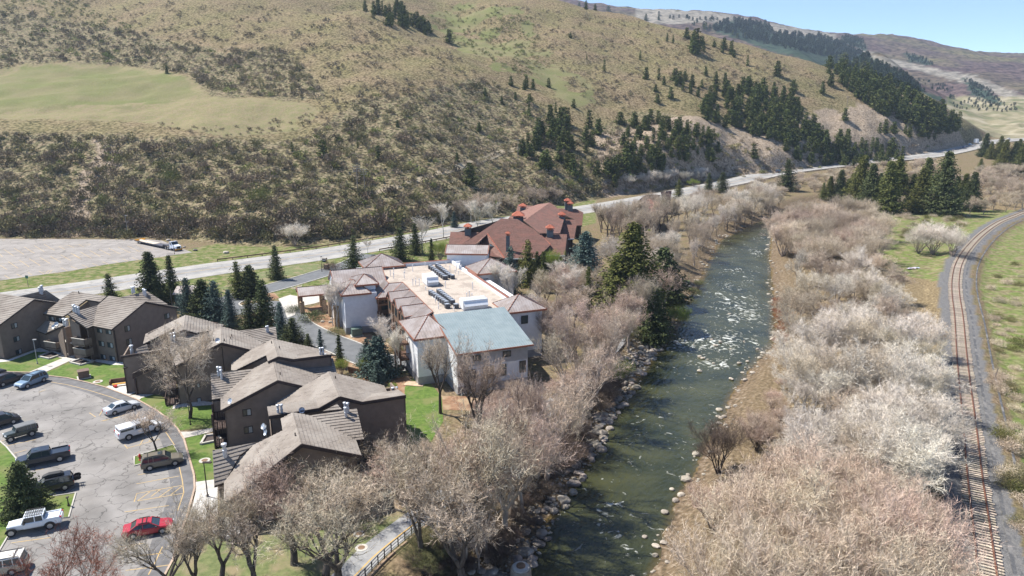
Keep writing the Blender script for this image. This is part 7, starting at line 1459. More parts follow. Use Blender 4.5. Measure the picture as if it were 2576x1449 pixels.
# right slope bushes
for x, y in band([(2490, 700), (2576, 650), (2576, 1449), (2560, 1449), (2500, 1000)], 46, 1100, 14) + band([(2200, 540), (2440, 540), (2400, 600), (2260, 600)], 70, 1101, 7):
    p = hits([(x, y)])[0]; u = rsb.rand(); c = 'green' if u < .12 else 'olive' if u < .45 else 'brown'
    o = mobj('sage_bush', withmat(P_SB[rsb.randint(3)], M['tw_grey'] if c == 'brown' else M['sh_' + c]), None, None, (p[0], p[1], p[2] - .1), rsb.uniform(0, 6)); s = rsb.uniform(.25, .6); o.scale = (s * 1.2, s * 1.2, s)
    tag(o, {'green': 'low green bush', 'olive': 'low olive bush', 'brown': 'dry pale bush'}[c] + (' right of the rails' if x > 2460 and y > 610 else ' on the clearing left of the rails') + (', near part' if y > 1100 else ', middle part' if y > 700 else ', far part'), 'bush'); o['group'] = o['label']
# ---------------------------------------------------------------- vehicles
def paint(name, c, rough=.3): 
    m = pmat(name, c, rough=rough, spec=.5); b = m.node_tree.nodes['Principled BSDF']; b.inputs['Coat Weight'].default_value = .3; b.inputs['Coat Roughness'].default_value = .08; return m
M['tyre'] = pmat('black_tyre', (.02, .02, .022), rough=.85); M['rim'] = pmat('alloy_rim', (.45, .46, .48), rough=.35, metal=.7); M['car_glass'] = pmat('car_glass', (.03, .045, .05), rough=.05, spec=.9); M['plastic'] = pmat('black_plastic', (.03, .03, .032), rough=.6)
M['tail'] = pmat('red_tail_lamp', (.45, .02, .02), rough=.25); M['head'] = pmat('clear_headlamp', (.7, .72, .75), rough=.15); M['amber'] = pmat('amber_paint', (.65, .30, .02), rough=.5)
def loft(rings, mb):
    b = len(mb.v); n = len(rings[0])
    for r in rings: mb.v += r
    for k in range(len(rings) - 1):
        for i in range(n): j = (i + 1) % n; mb.f.append((b + k * n + i, b + (k + 1) * n + i, b + (k + 1) * n + j, b + k * n + j)); mb.m.append(mb.cur)
    mb.f.append(tuple(b + i for i in range(n))); mb.m.append(mb.cur); mb.f.append(tuple(b + (len(rings) - 1) * n + i for i in reversed(range(n)))); mb.m.append(mb.cur)
def ring(x, w, zb, zt, r=.09): return [(x, -w * .9, zb), (x, -w, zb + .15), (x, -w, zt - r), (x, -w + r, zt), (x, w - r, zt), (x, w, zt - r), (x, w, zb + .15), (x, w * .9, zb)]
SPEC = {  # stations (x, half width, bottom, top), cabin (rear base, rear top, front top, front base, top half width, roof z), wheels
 'sedan': dict(L=4.8, st=[(-2.4, .80, .35, .72), (-2.3, .88, .28, .98), (-1.4, .91, .22, 1.02), (.0, .92, .2, .95), (1.1, .91, .22, .93), (1.9, .87, .25, .84), (2.3, .80, .3, .72), (2.4, .70, .35, .6)], cab=(-1.75, -.95, .35, 1.15, .66, 1.45), wb=2.75, wr=.33, belt=.95),
 'suv': dict(L=4.8, st=[(-2.4, .84, .4, .9), (-2.35, .9, .35, 1.1), (-1.4, .93, .3, 1.12), (.4, .94, .3, 1.1), (1.2, .93, .32, 1.08), (2.0, .9, .35, 1.0), (2.35, .84, .4, .85), (2.42, .74, .42, .7)], cab=(-2.3, -2.05, .35, 1.1, .74, 1.75), wb=2.85, wr=.37, belt=1.08),
 'van': dict(L=5.1, st=[(-2.55, .9, .35, .9), (-2.5, .96, .28, 1.1), (-1, .98, .25, 1.1), (1.1, .98, .25, 1.05), (1.9, .94, .28, .98), (2.4, .86, .32, .8), (2.55, .74, .35, .65)], cab=(-2.45, -2.25, .7, 1.75, .8, 1.78), wb=3.0, wr=.34, belt=1.06),
 'pickup': dict(L=5.9, st=[(-2.95, .95, .5, 1.15), (-2.85, .98, .45, 1.22), (-.9, 1.0, .42, 1.22), (1.2, 1.0, .42, 1.22), (1.9, .99, .45, 1.2), (2.6, .96, .48, 1.1), (2.92, .88, .5, .9)], cab=(-.85, -.7, 1.05, 1.75, .8, 1.95), wb=3.7, wr=.42, belt=1.2, bed=(-2.8, -.95)),
 'jeep': dict(L=4.2, st=[(-2.0, .78, .55, 1.1), (-1.9, .8, .5, 1.18), (.5, .8, .5, 1.18), (.55, .72, .5, 1.15), (1.5, .66, .55, 1.1), (1.75, .62, .58, 1.0)], cab=(-1.9, -1.85, .35, .6, .72, 1.82), wb=2.5, wr=.40, belt=1.15, fend=1)}
SPEC['jeep_truck'] = dict(L=5.5, st=[(-2.75, .82, .6, 1.2), (-2.65, .84, .55, 1.25), (.7, .84, .55, 1.25), (.75, .76, .55, 1.2), (1.9, .7, .6, 1.15), (2.2, .66, .62, 1.05)], cab=(-1.15, -1.1, .55, .85, .74, 1.9), wb=3.49, wr=.43, belt=1.22, bed=(-2.6, -1.2), fend=1)
def vehicle(kind, spec, mat, A, B, label, f, roofmat=None, extras=(), sc=1.0):
    s = SPEC[spec]; pa, pb = np.array(at(*f(*A))), np.array(at(*f(*B))); d = (pb - pa)[:2]; d /= np.linalg.norm(d); mid = (pa + pb) / 2; nrm = np.array([-d[1], d[0]]); nrm = nrm if nrm[1] > 0 else -nrm
    W = max(t[1] for t in s['st']); c = mid[:2] + nrm * (W - .1); e = empty(kind, (c[0], c[1], .03), math.atan2(d[1], d[0]), label, {'sedan': 'car', 'suv': 'car', 'van': 'van', 'pickup': 'pickup truck', 'jeep': 'off-road car', 'jeep_truck': 'pickup truck'}[spec]); e.scale = (sc,) * 3
    m = MB(); loft([ring(*t) for t in s['st']], m); bed = s.get('bed')
    m.build('body', mat, e, smooth=False)
    if bed:
        mb = MB(); mb.box(bed[0] + .08, -W + .14, s['belt'] - .02, bed[1] - .05, W - .14, s['belt'] + .012); mb.build('cargo_bed', M['plastic'] if 'whitebed' not in extras else M['hvac'], e)
        mb = MB(); 
        for q in ((bed[0], -W + .02, bed[1], -W + .12), (bed[0], W - .12, bed[1], W - .02), (bed[0], -W + .12, bed[0] + .08, W - .12)): mb.box(q[0], q[1], s['belt'] - .03, q[2], q[3], s['belt'] + .14)
        mb.build('bed_side', mat, e)
    x0, x1, x2, x3, wt, zr_ = s['cab']; zb = s['belt'] - .03; wb_ = W - .07; m = MB()
    P = lambda x, w, z: [(x, -w, z), (x, w, z)]
    r0, r1, r2, r3 = P(x0, wb_, zb), P(x1, wt, zr_ - .06), P(x2, wt, zr_ - .06), P(x3, wb_, zb)
    gl = MB(); gl.poly([r3[0], r3[1], r2[1], r2[0]]); gl.build('windscreen', M['car_glass'], e); gl = MB(); gl.poly([r0[1], r0[0], r1[0], r1[1]]); gl.build('rear_window', M['car_glass'], e)
    for k in (0, 1):
        q = [r0[k], r3[k], r2[k], r1[k]]; q = q if k == 0 else q[::-1]; g = MB(); g.poly(q); g.build('side_window', M['car_glass'], e)
        t = MB(); t.bar(r3[k], r2[k], .08); t.bar(r0[k], r1[k], .1); xm = (x1 + x2) / 2 - .1; t.bar((xm, r0[k][1], zb), (xm, r1[k][1], zr_ - .05), .08)
        if x2 - x1 > 2: t.bar((x1 + .55, r0[k][1], zb), (x1 + .6, r1[k][1], zr_ - .05), .08)
        t.build('pillar', roofmat or mat, e)
    m = MB(); loft([[(x1 - .08, -wt - .02, zr_ - .08), (x1 - .08, -wt + .08, zr_ - .02), (x1 - .08, wt - .08, zr_ - .02), (x1 - .08, wt + .02, zr_ - .08)], [((x1 + x2) / 2, -wt - .03, zr_ - .06), ((x1 + x2) / 2, -wt + .08, zr_ + .02), ((x1 + x2) / 2, wt - .08, zr_ + .02), ((x1 + x2) / 2, wt + .03, zr_ - .06)], [(x2 + .08, -wt - .02, zr_ - .08), (x2 + .08, -wt + .08, zr_ - .02), (x2 + .08, wt - .08, zr_ - .02), (x2 + .08, wt + .02, zr_ - .08)]], m); m.build('roof', roofmat or mat, e)
    for sx in (-1, 1):
        for sy in (-1, 1):
            x = sx * s['wb'] / 2 + (.0 if not bed else .1); y = sy * (W - .12); r = s['wr']; t = MB(); t.tube((x, y - .12, r), (x, y + .12, r), r, n=16); wl = t.build('wheel', M['tyre'], e); t = MB(); t.tube((x, y + sy * .125, r), (x, y + sy * .135, r), r * .62, n=12); t.build('rim', M['rim'], wl)
            a = MB(); N = 8; rr_ = r * 1.22; arc = [(x + rr_ * math.cos(math.pi * k / N), r + rr_ * math.sin(math.pi * k / N)) for k in range(N + 1)]; yy = sy * (W + .012); pts = [(p[0], yy, max(.35, p[1])) for p in arc]; a.poly(pts if sy < 0 else pts[::-1]); 
            if s.get('fend'): 
                for p, q in zip(pts[:-1], pts[1:]): a.bar(p, q, .16, .05)
            a.build('wheel_arch', M['plastic'] if not ('fendwhite' in extras) else mat, e)
    xf, xr = s['st'][-1][0], s['st'][0][0]; zt = s['st'][-1][3]; zq = s['st'][0][3]
    for sy in (-1, 1):
        m = MB(); m.box(xf - .16, sy * W * .62 - .16, zt - .14, xf + .015, sy * W * .62 + .16, zt + .03); m.build('headlight', M['head'], e); m = MB(); m.box(xr - .015, sy * W * .78 - .11, zq - .22, xr + .12, sy * W * .78 + .11, zq + .08); m.build('taillight', M['tail'], e)
        m = MB(); m.box(x3 - .35, sy * (W + .1) - .1, zb, x3 - .22, sy * (W + .1) + .1, zb + .14); m.build('side_mirror', M['plastic'], e)
    m = MB(); m.box(xf - .05, -W * .45, zt - .3, xf + .02, W * .45, zt - .08); m.build('grille', M['plastic'], e)
    for ex in extras:
        m = MB()
        if ex == 'box': loft([[(x, -w, zr_ + .1), (x, -w * .8, zr_ + .1 + h), (x, w * .8, zr_ + .1 + h), (x, w, zr_ + .1)] for x, w, h in ((-1.5, .3, .1), (-1.2, .42, .28), (0, .44, .32), (.5, .36, .18), (.7, .2, .06))], m); m.build('roof_box', M['plastic'], e)
        if ex == 'bikes':
            for k in (0, 1):
                for y in (-.4, .4): m.tube((xr - .25 - .2 * k, y - .3, .9), (xr - .25 - .2 * k, y - .3 + .02, .9), .3, n=12)
                m.bar((xr - .25 - .2 * k, -.7, .9), (xr - .25 - .2 * k, .5, 1.2), .04)
            m.bar((xr, 0, .6), (xr - .6, 0, .65), .07); m.build('bike_rack', M['plastic'], e)
        if ex == 'rack':
            for k in range(8): m.bar((x1 + .1 + k * (x2 - x1 - .2) / 7, -wt, zr_ + .1), (x1 + .1 + k * (x2 - x1 - .2) / 7, wt, zr_ + .1), .05)
            for y in (-wt, 0, wt): m.bar((x1, y, zr_ + .1), (x2, y, zr_ + .1), .05)
            m.build('roof_rack', M['plastic'], e)
        if ex == 'rails':
            for y in (-wt + .08, wt - .08): m.bar((x1 + .1, y, zr_ + .06), (x2 - .1, y, zr_ + .06), .05)
            for x in (x1 + .5, x2 - .4): m.bar((x, -wt + .08, zr_ + .08), (x, wt - .08, zr_ + .08), .05)
            m.build('roof_rails', M['plastic'], e)
        if ex == 'sunroof': m.box(x2 - .75, -.35, zr_ - .01, x2 - .2, .35, zr_ + .03); m.build('sunroof', M['car_glass'], e)
        if ex == 'canopy': m.box(-2.75, -W + .06, s['belt'], -.8, W - .06, zr_ - .1); m.build('bed_canopy', mat, e); m = MB(); m.box(-2.6, -W + .045, s['belt'] + .15, -1.0, -W + .055, zr_ - .3); m.box(-2.765, -.6, s['belt'] + .12, -2.755, .6, zr_ - .3); m.build('canopy_window', M['car_glass'], e)
        if ex == 'spare': m.tube((xr - .22, 0, 1.05), (xr, 0, 1.05), .38, n=14); m.build('spare_wheel', M['tyre'], e)
    return e
V1 = lambda k, s_, m, A, B, l, f, **kw: vehicle(k, s_, paint(k + '_paint', m), A, B, l, f, **kw)
V1('parked_car', 'sedan', (.50, .52, .55), (1108, 1288), (1262, 1240), 'silver sedan parked by itself at the curved upper edge of the lot', z1)
V1('parked_car', 'suv', (.16, .24, .33), (398, 985), (283, 1030), 'light blue hatchback parked beside the dark wagon near the grass', z1, extras=('rails',))
V1('parked_car', 'suv', (.035, .03, .035), (70, 1010), (168, 978), 'dark maroon wagon with red tail lamps between grass and blue car', z1, extras=('rails',))
V1('parked_car', 'suv', (.03, .035, .05), (-120, 965), (-25, 935), 'dark car cut off by the left edge above the others', z1)
V1('parked_car', 'van', (.022, .022, .026), (-120, 115), (142, 42), 'long black van cut off by the left edge of the photo', z2)
V1('parked_car', 'jeep', (.045, .055, .045), (282, 165), (118, 212), 'dark off-road car with grey fabric top and front winch bumper', z2, roofmat=pmat('grey_fabric_top', (.16, .165, .17), rough=.9), extras=('spare',))
V1('parked_car', 'pickup', (.015, .022, .035), (540, 400), (270, 458), 'black crew cab pickup with an empty open bed', z2, extras=('sunroof',))
V1('parked_car', 'suv', (.015, .018, .025), (545, 672), (400, 705), 'black car with a roof box and rear bike rack behind the pine', z2, extras=('box', 'bikes'))
V1('parked_car', 'jeep_truck', (.72, .76, .80), (452, 1022), (148, 1082), 'white open-bed off-road pickup with a black slatted roof rack', z2, extras=('rack', 'whitebed'))
V1('parked_car', 'van', (.42, .36, .27), (75, 1452), (-180, 1500), 'beige minivan in the bottom left corner of the photo', z2, extras=('rails',), roofmat=paint('beige_roof', (.66, .63, .57)))
V1('parked_car', 'pickup', (.68, .70, .72), (1180, 200), (1455, 118), 'white pickup with a white bed canopy behind the little tree', z2, extras=('canopy',))
V1('parked_car', 'suv', (.155, .135, .10), (1395, 478), (1612, 435), 'bronze sport utility car parked beside the grass island', z2, extras=('rails', 'sunroof'))
V1('parked_car', 'sedan', (.38, .02, .03), (1245, 1108), (1490, 1060), 'red car seen through the bare branches at the bottom', z2, extras=('rails',))
def hcar(spec, col_, x, y, Y, hd, label):
    p = atY(x, y, Y); s_ = SPEC[spec]; o = V1('highway_car', spec, col_, (0, 0), (1, 0), label, lambda a, b: (CX + a * 20, 1000)); o.location = (p[0], p[1], float(valley(p[1])) + .45); o.rotation_euler = (0, 0, hd)
hd_ = math.atan2(*(HW[ia(2000)] - HW[ia(1900)])[::-1]); hcar('suv', (.05, .07, .10), 1956, 456, 436, hd_, 'dark car driving on the highway in front of the rock cut')
hd2 = math.atan2(*(HW[ia(2450)] - HW[ia(2400)])[::-1]); hcar('suv', (.07, .12, .22), 2425.6, 368, 570, hd2, 'blue car first in line after the far bend of the highway'); hcar('suv', (.3, .45, .6), 2441, 361, 590, hd2, 'light blue car behind the first one at the far bend'); hcar('sedan', (.6, .6, .6), 2537, 352, 640, hd2, 'white car far off on the highway at the right edge')
p = atY(2456, 357, 604); bt_ = empty('box_truck', (p[0], p[1], float(valley(p[1])) + .45), hd2, 'white box truck at the far bend of the highway', 'truck')
mb = MB(); mb.box(-3.6, -1.25, .9, 1.6, 1.25, 3.9); mb.build('cargo_box', M['hvac'], bt_); mb = MB(); loft([[(1.75, -1.1, .6), (1.75, -1.1, 2.7), (1.75, 1.1, 2.7), (1.75, 1.1, .6)], [(2.6, -1.1, .6), (2.5, -1.05, 2.6), (2.5, 1.05, 2.6), (2.6, 1.1, .6)], [(3.6, -1, .6), (3.55, -1, 1.5), (3.55, 1, 1.5), (3.6, 1, .6)]], mb); mb.build('cab', M['hvac'], bt_)
for x in (-2.2, 2.8):
    for y in (-1.05, 1.05): mb = MB(); mb.tube((x, y - .15, .5), (x, y + .15, .5), .5, n=12); mb.build('wheel', M['tyre'], bt_)
# tractor and flatbed trailer on the far lot
tf = np.array(at(*c3(1015, 500))); tr_ = np.array(at(*c3(225, 330))); d = tf - tr_; Lt = np.linalg.norm(d); hd = math.atan2(d[1], d[0]); tk = empty('flatbed_truck', (tr_[0] - math.sin(hd) * 1.2, tr_[1] + math.cos(hd) * 1.2, .04), hd, 'white tractor unit with a long empty flatbed trailer on the far parking lot', 'truck')
def tb(nm, a, mat): m = MB(); m.box(*a); return m.build(nm, mat, tk)
M['deckwood'] = pmat('pale_deck_planks', (.50, .42, .33), (.62, .54, .44), 2, .9); M['trailer'] = pmat('dark_trailer_steel', (.07, .07, .085), rough=.6); M['white_cab'] = paint('white_cab_paint', (.72, .76, .82))
tb('trailer_frame', (-1.6, -1.2, .62, Lt - 6.2, 1.2, .92), M['trailer'])
for k in range(3): tb('deck_planks', (-1.2 + k * 3.9, -1.12, .925, 2.5 + k * 3.9, 1.12, .96), M['deckwood'])
m = MB(); m.slab([(Lt - 6.2, -1.2, .95), (Lt - 5.4, -1.2, 1.5), (Lt - 5.4, 1.2, 1.5), (Lt - 6.2, 1.2, .95)], .3); m.box(Lt - 5.4, -1.2, 1.2, Lt - 2.0, 1.2, 1.5); m.build('gooseneck', M['trailer'], tk)
m = MB(); m.bar((-1.6, -1.0, .95), (1.2, -1.0, 1.35), .25, .5); m.bar((-1.6, 1.0, .95), (1.2, 1.0, 1.35), .25, .5); m.bar((-1.5, -1, 1.0), (-1.5, 1, 1.0), .2); m.build('yellow_ramp', M['amber'], tk)
m = MB(); loft([[(Lt - 2.0, -1.1, .8), (Lt - 2.0, -1.1, 2.75), (Lt - 2.0, 1.1, 2.75), (Lt - 2.0, 1.1, .8)], [(Lt - .9, -1.1, .8), (Lt - .95, -1.05, 2.8), (Lt - .95, 1.05, 2.8), (Lt - .9, 1.1, .8)], [(Lt - .3, -1.1, .8), (Lt - .35, -1.0, 1.85), (Lt - .35, 1.0, 1.85), (Lt - .3, 1.1, .8)], [(Lt + 1.3, -.95, .7), (Lt + 1.25, -.9, 1.55), (Lt + 1.25, .9, 1.55), (Lt + 1.3, .95, .7)]], m); m.build('cab', M['white_cab'], tk)
m = MB(); m.poly([(Lt - .92, -.98, 2.7), (Lt - .92, .98, 2.7), (Lt - .33, .95, 1.9), (Lt - .33, -.95, 1.9)][::-1]); 
m.v = [(x + .02, y, z + .02) for x, y, z in m.v]; m.build('windscreen', M['car_glass'], tk); tb('side_window', (Lt - 1.7, -1.13, 1.9, Lt - 1.0, -1.11, 2.6), M['car_glass']); tb('bumper', (Lt + 1.3, -1.15, .35, Lt + 1.5, 1.15, .75), M['amber']); tb('grille', (Lt + 1.3, -.5, .8, Lt + 1.34, .5, 1.45), M['plastic']); tb('fuel_tank', (Lt - 2.3, -1.2, .45, Lt - 1.0, -.7, .95), M['galv']); tb('side_window', (Lt - 1.7, 1.11, 1.9, Lt - 1.0, 1.13, 2.6), M['car_glass'])
for x in (.6, 1.9, Lt - 4.2, Lt - 3.0, Lt + .7):
    for y in (-1.0, 1.0): m = MB(); m.tube((x, y - .2, .5), (x, y + .2, .5), .5, n=12); wl = m.build('wheel', M['tyre'], tk); m = MB(); m.tube((x, y + (.21 if y > 0 else -.21), .5), (x, y + (.215 if y > 0 else -.215), .5), .28, n=10); m.build('rim', M['rim'], wl)
# ---------------------------------------------------------------- street furniture and small things
M['pole_wood'] = pmat('weathered_pole_wood', (.20, .16, .13), (.30, .25, .21), 3, .9, stretch=(1, 1, .2)); M['pole_grey'] = pmat('grey_metal_pole', (.36, .36, .36), rough=.5); M['lamp_brown'] = pmat('dark_brown_lamp', (.06, .045, .04), rough=.6)
def px_h(f, b, t):
    P = hits([f(*b)])[0]; Q = f(*t); tt = P[1] / (FX * CP - (Q[1] - CY) * SP); return P, CAMZ - tt * ((Q[1] - CY) * CP + FX * SP) - P[2]
def lamp(f, b, t, label, mat='pole_grey', arm=.5, w_=.07):
    P, h = px_h(f, b, t); e = empty('street_lamp', P, 0, label, 'lamp post'); m = MB(); m.lathe((0, 0, 0), [(w_ * 1.8, 0), (w_ * 1.8, .25), (w_, .3), (w_ * .7, h)], 8); m.build('pole', M[mat], e); m = MB(); m.box(-.1, -.14, h, arm, .14, h + .14); m.build('lamp_head', M[mat], e)
lamp(z1, (357, 805), (318, 577), 'pale lamp post on the lawn beside the concrete walk'); lamp(z1, (1812, 1385), (1790, 1165), 'thin dark lamp post next to the round leafless tree', 'lamp_brown'); lamp(z2, (1918, 715), (1885, 405), 'brown lamp post with a wide flat head by the nearest house', 'lamp_brown', .9, .08); lamp(z1, (1213, 1085), (1180, 845), 'dark lamp post at the corner of the tall plain wall', 'lamp_brown'); lamp(z2, (635, 805), (590, 728), 'short brown bollard lamp on the small grass strip', 'lamp_brown', .1)
lamp(z9, (1000, 172), (978, 0), 'slim lamp post at the back of the far parking lot'); lamp(z9, (1362, 300), (1342, 130), 'lamp post in front of the white truck on the far lot', 'lamp_brown'); lamp(z9, (2512, 435), (2508, 320), 'brown lamp post beside the entrance sign', 'lamp_brown', .3)
def upole(x, yb, yt, label, arms=1, guys=0):
    P, h = px_h(lambda a, b: (a, b), (x, yb), (x, yt)); e = empty('utility_pole', P, R(20), label, 'utility pole'); m = MB(); m.tube((0, 0, -.5), (0, 0, h), .19, .13, 8); m.build('pole', M['pole_wood'], e)
    for k in range(arms):
        m = MB(); m.bar((-1.3, 0, h - .5 - .9 * k), (1.3, 0, h - .5 - .9 * k), .14); m.build('crossarm', M['pole_wood'], e)
        m = MB(); [m.lathe((q, 0, h - .45 - .9 * k), [(.05, 0), (.09, .12), (.05, .25)], 6) for q in (-1.2, -.6, .6, 1.2)]; m.build('insulators', M['galv'], e)
    return P, h
uA = upole(900, 486, 416, 'left one of the paired utility poles on the hillside', 3); uB = upole(918, 487, 424, 'right one of the paired utility poles on the hillside', 3); upole(1303, 401, 349, 'brown utility pole in the conifers above the lodge', 1); upole(2394, 258 + 148, 235 + 140, 'pole beside the highway near the far bend', 1) ; upole(1965, 465, 432, 'thin pole at the highway guardrail by the dark car', 1); upole(2130, 272, 242, 'utility pole in the dense ridge stand', 1)
# fire hydrant
P = np.array(at(*z2(1297, 385))); e = empty('fire_hydrant', P + [0, 0, .1], 0, 'red fire hydrant on the corner of the little grass island', 'hydrant'); M['red'] = pmat('red_paint', (.50, .03, .02), rough=.45); m = MB(); m.lathe((0, 0, 0), [(.2, 0), (.2, .06), (.13, .08), (.13, .6), (.17, .62), (.17, .68), (.12, .8), (.04, .88)], 12); m.build('barrel', M['red'], e); m = MB(); m.tube((-.24, 0, .5), (.24, 0, .5), .06, n=8); m.tube((0, -.22, .48), (0, 0, .48), .08, n=8); m.build('outlet', M['red'], e)
# transformer and utility boxes
def boxthing(name, f, b, w_, d_, h, mat, label, cat, rz=.6, lid=True, z=.03):
    P = np.array(at(*f(*b))); e = empty(name, P + [0, 0, z], rz, label, cat); m = MB(); m.box(-w_ / 2, -d_ / 2, .12, w_ / 2, d_ / 2, h); m.build('cabinet', mat, e); m = MB(); m.box(-w_ / 2 - .2, -d_ / 2 - .2, 0, w_ / 2 + .2, d_ / 2 + .2, .12); m.build('base', M['concrete'], e)
    if lid: m = MB(); m.box(-w_ / 2 - .05, -d_ / 2 - .05, h, w_ / 2 + .05, d_ / 2 + .05, h + .08); m.build('lid', mat, e)
    m = MB(); m.box(-w_ / 2 + .1, -d_ / 2 - .02, .25, -.05, -d_ / 2, h - .12); m.build('door', mat, e); m = MB(); m.box(.05, -d_ / 2 - .02, .25, w_ / 2 - .1, -d_ / 2, h - .12); m.build('door', mat, e)
M['box_brown'] = pmat('brown_painted_cabinet', (.14, .09, .07), (.17, .115, .09), 2, .6); M['box_green'] = pmat('green_painted_cabinet', (.10, .15, .125), (.13, .18, .15), 2, .6)
boxthing('transformer_box', z1, (800, 935), 1.6, 1.4, 1.25, M['box_brown'], 'brown transformer cabinet on the lawn beside the round manhole', 'transformer'); boxthing('transformer_box', z5, (560, 925), 2.0, 1.7, 1.5, M['box_green'], 'green transformer cabinet at the foot of the white building', 'transformer', .38)
for f, b, r_, lb in ((z1, (930, 975), .75, 'round manhole cover in a pale ring on the upper lawn'), (z2, (1890, 385), .7, 'round manhole cover in bare soil behind the brown lamp post'), (z4, (1820, 1030), .6, 'round manhole cover on the lawn by the bike path'), (z4, (1845, 1170), .65, 'rusty manhole cover in a pale slab at the path edge')):
    P = np.array(at(*f(*b))); e = empty('manhole', P + [0, 0, .03], 0, lb, 'manhole cover'); m = MB(); m.lathe((0, 0, 0), [(r_, 0), (r_, .05)], 16); m.build('ring', M['concrete'], e); m = MB(); m.lathe((0, 0, .052), [(r_ * .55, 0), (r_ * .55, .02)], 16); m.build('cover', M['rust'], e)
# boulders set at the far lot, in the mulch
rocks = []
for k in range(7):
    bm = bmesh.new() if 'bmesh' in globals() else None
    import bmesh as _b
    bm = _b.new(); _b.ops.create_icosphere(bm, subdivisions=2, radius=.5); rg = random.Random(k); ax = [rg.uniform(.7, 1.25), rg.uniform(.7, 1.15), rg.uniform(.45, .7)]
    pl_ = [(Vector((rg.gauss(0, 1), rg.gauss(0, 1), rg.gauss(0, .8))).normalized(), rg.uniform(.32, .46)) for _ in range(9)]
    for v in bm.verts:
        for n_, d_ in pl_:
            q = v.co.dot(n_)
            if q > d_: v.co -= n_ * (q - d_)
        v.co = Vector((v.co.x * ax[0], v.co.y * ax[1], v.co.z * ax[2])) * (1 + rg.uniform(-.03, .03))
    me = bpy.data.meshes.new('boulder'); bm.to_mesh(me); bm.free(); rocks.append(me)
M['rock'] = pmat('grey_tan_river_rock', (.17, .145, .12), (.33, .29, .25), 1.6, .9, .8, 9, rnd=.35, detail=6); M['rock_pale'] = pmat('pale_boulder', (.30, .26, .21), (.43, .38, .32), 1.6, .9, .8, 9, rnd=.2)
def boulder(x, y, s, label, grp=None, mat='rock', z=None):
    o = mobj('boulder', withmat(rocks[prd.randrange(7)], M[mat]), None, None, (x, y, (H1(x, y) if z is None else z) + s * .12), prd.uniform(0, 6.28)); o.scale = (s, s * prd.uniform(.8, 1.1), s * prd.uniform(.8, 1.15)); return tag(o, label, 'rock', grp)
for f, b, s, lb in ((z9, (1438, 246), 1.3, 'pale boulder right of the white truck'), (z9, (1522, 272), 1.5, 'grey boulder at the grass corner of the far lot'), (z9, (1312, 195), 1.6, 'pale boulder behind the white truck'), (z9, (1762, 292), 2.0, 'pale rock heap on the verge above the highway'), (z5, (262, 808), 1.0, 'pale boulder in the orange mulch by the porch'), (z5, (345, 785), .9, 'small pale boulder beside the stone pier'), (z5, (330, 815), 1.2, 'flat pale boulder at the end of the mulch bed'), (z5, (390, 835), 1.3, 'pale boulder under the thin aspens'), (z7, (920, 590), 1.6, 'pale boulder at the start of the rock line above the path'), (z7, (930, 650), 1.7, 'second boulder of the rock line above the path'), (z7, (930, 700), 1.6, 'third boulder of the rock line above the path'), (z7, (885, 740), 1.8, 'big grey boulder ending the rock line above the path')):
    P = hits([f(*b)])[0]; boulder(P[0], P[1], s, lb, None, 'rock_pale' if 'pale' in lb else 'rock')
# river bank boulders and rapids rocks
cand = []; rb_ = np.random.RandomState(77)
def along(PLx, n, s0, s1, d0, d1, side, z=None, lab='', w0=0, w1=1):
    Q = resample(PLx, 900); T = np.gradient(Q, axis=0); T /= np.hypot(T[:, 0], T[:, 1])[:, None]; pr_ = proj(Q[:, 0], Q[:, 1], np.full(len(Q), WZ))[1]
    ok = np.where((pr_ < w1) & (pr_ > w0))[0]
    for _ in range(n):
        i = ok[rb_.randint(len(ok))]; d_ = rb_.uniform(d0, d1) * side; x = Q[i, 0] + T[i, 1] * d_; y = Q[i, 1] - T[i, 0] * d_; s = s0 + (s1 - s0) * rb_.rand() ** 2.2; u, v = proj(x, y, WZ); cand.append((s / y, x, y, s, lab + (', near the bottom of the photo' if v > 1250 else ', beside the narrow part' if v > 1000 else ', level with the rapids' if v > 760 else ', upstream of the rapids')))
RLw, RRw = RL, RR
along(RLw, 620, .45, 1.7, -.8, 4.6, -1, lab='rounded boulder on the left river bank', w0=860, w1=1500); along(RLw, 90, .4, 1.2, -.6, 2.5, -1, lab='rounded boulder on the left river bank', w0=560, w1=880)
along(RRw, 130, .4, 1.5, -1.2, 1.4, 1, lab='pale boulder at the right water edge', w0=560, w1=1500)
cand.sort(key=lambda c: -c[0])
for sz_, x, y, s, lb in cand[:290]: boulder(x, y, s, lb, lb, 'rock_pale' if lb.startswith('pale') else 'rock')
AR = [arr(m) for m in rocks]
joined([(*AR[rb_.randint(7)], x, y, H1(x, y) + .05, s, rb_.uniform(0, 6), 1.) for sz_, x, y, s, lb in cand[290:]] + [(*AR[rb_.randint(7)], x, y, H1(x, y) + .02, rb_.uniform(.15, .4), rb_.uniform(0, 6), 1.) for x, y in [(c[1] + rb_.uniform(-1.5, 1.5), c[2] + rb_.uniform(-1.5, 1.5)) for c in cand for _ in range(2)]], 'bank_cobbles', M['rock'], 'cobbles between the larger boulders of the river banks')
RAP = [(1700, 862), (1745, 868), (1780, 905), (1768, 902), (1760, 898), (1800, 870), (1812, 862), (1795, 915), (1860, 915), (1880, 910), (1875, 925), (1868, 938), (1885, 900), (1905, 880), (1840, 955), (1858, 985), (1720, 852), (1655, 880), (1650, 905), (1760, 935), (1872, 860), (1740, 842), (1835, 790), (1795, 636), (1822, 620), (1838, 878), (1790, 855), (1690, 1232), (1714, 1248), (1700, 1262), (1672, 1290), (1668, 1365), (1650, 1375), (1640, 1440), (1622, 1352)]
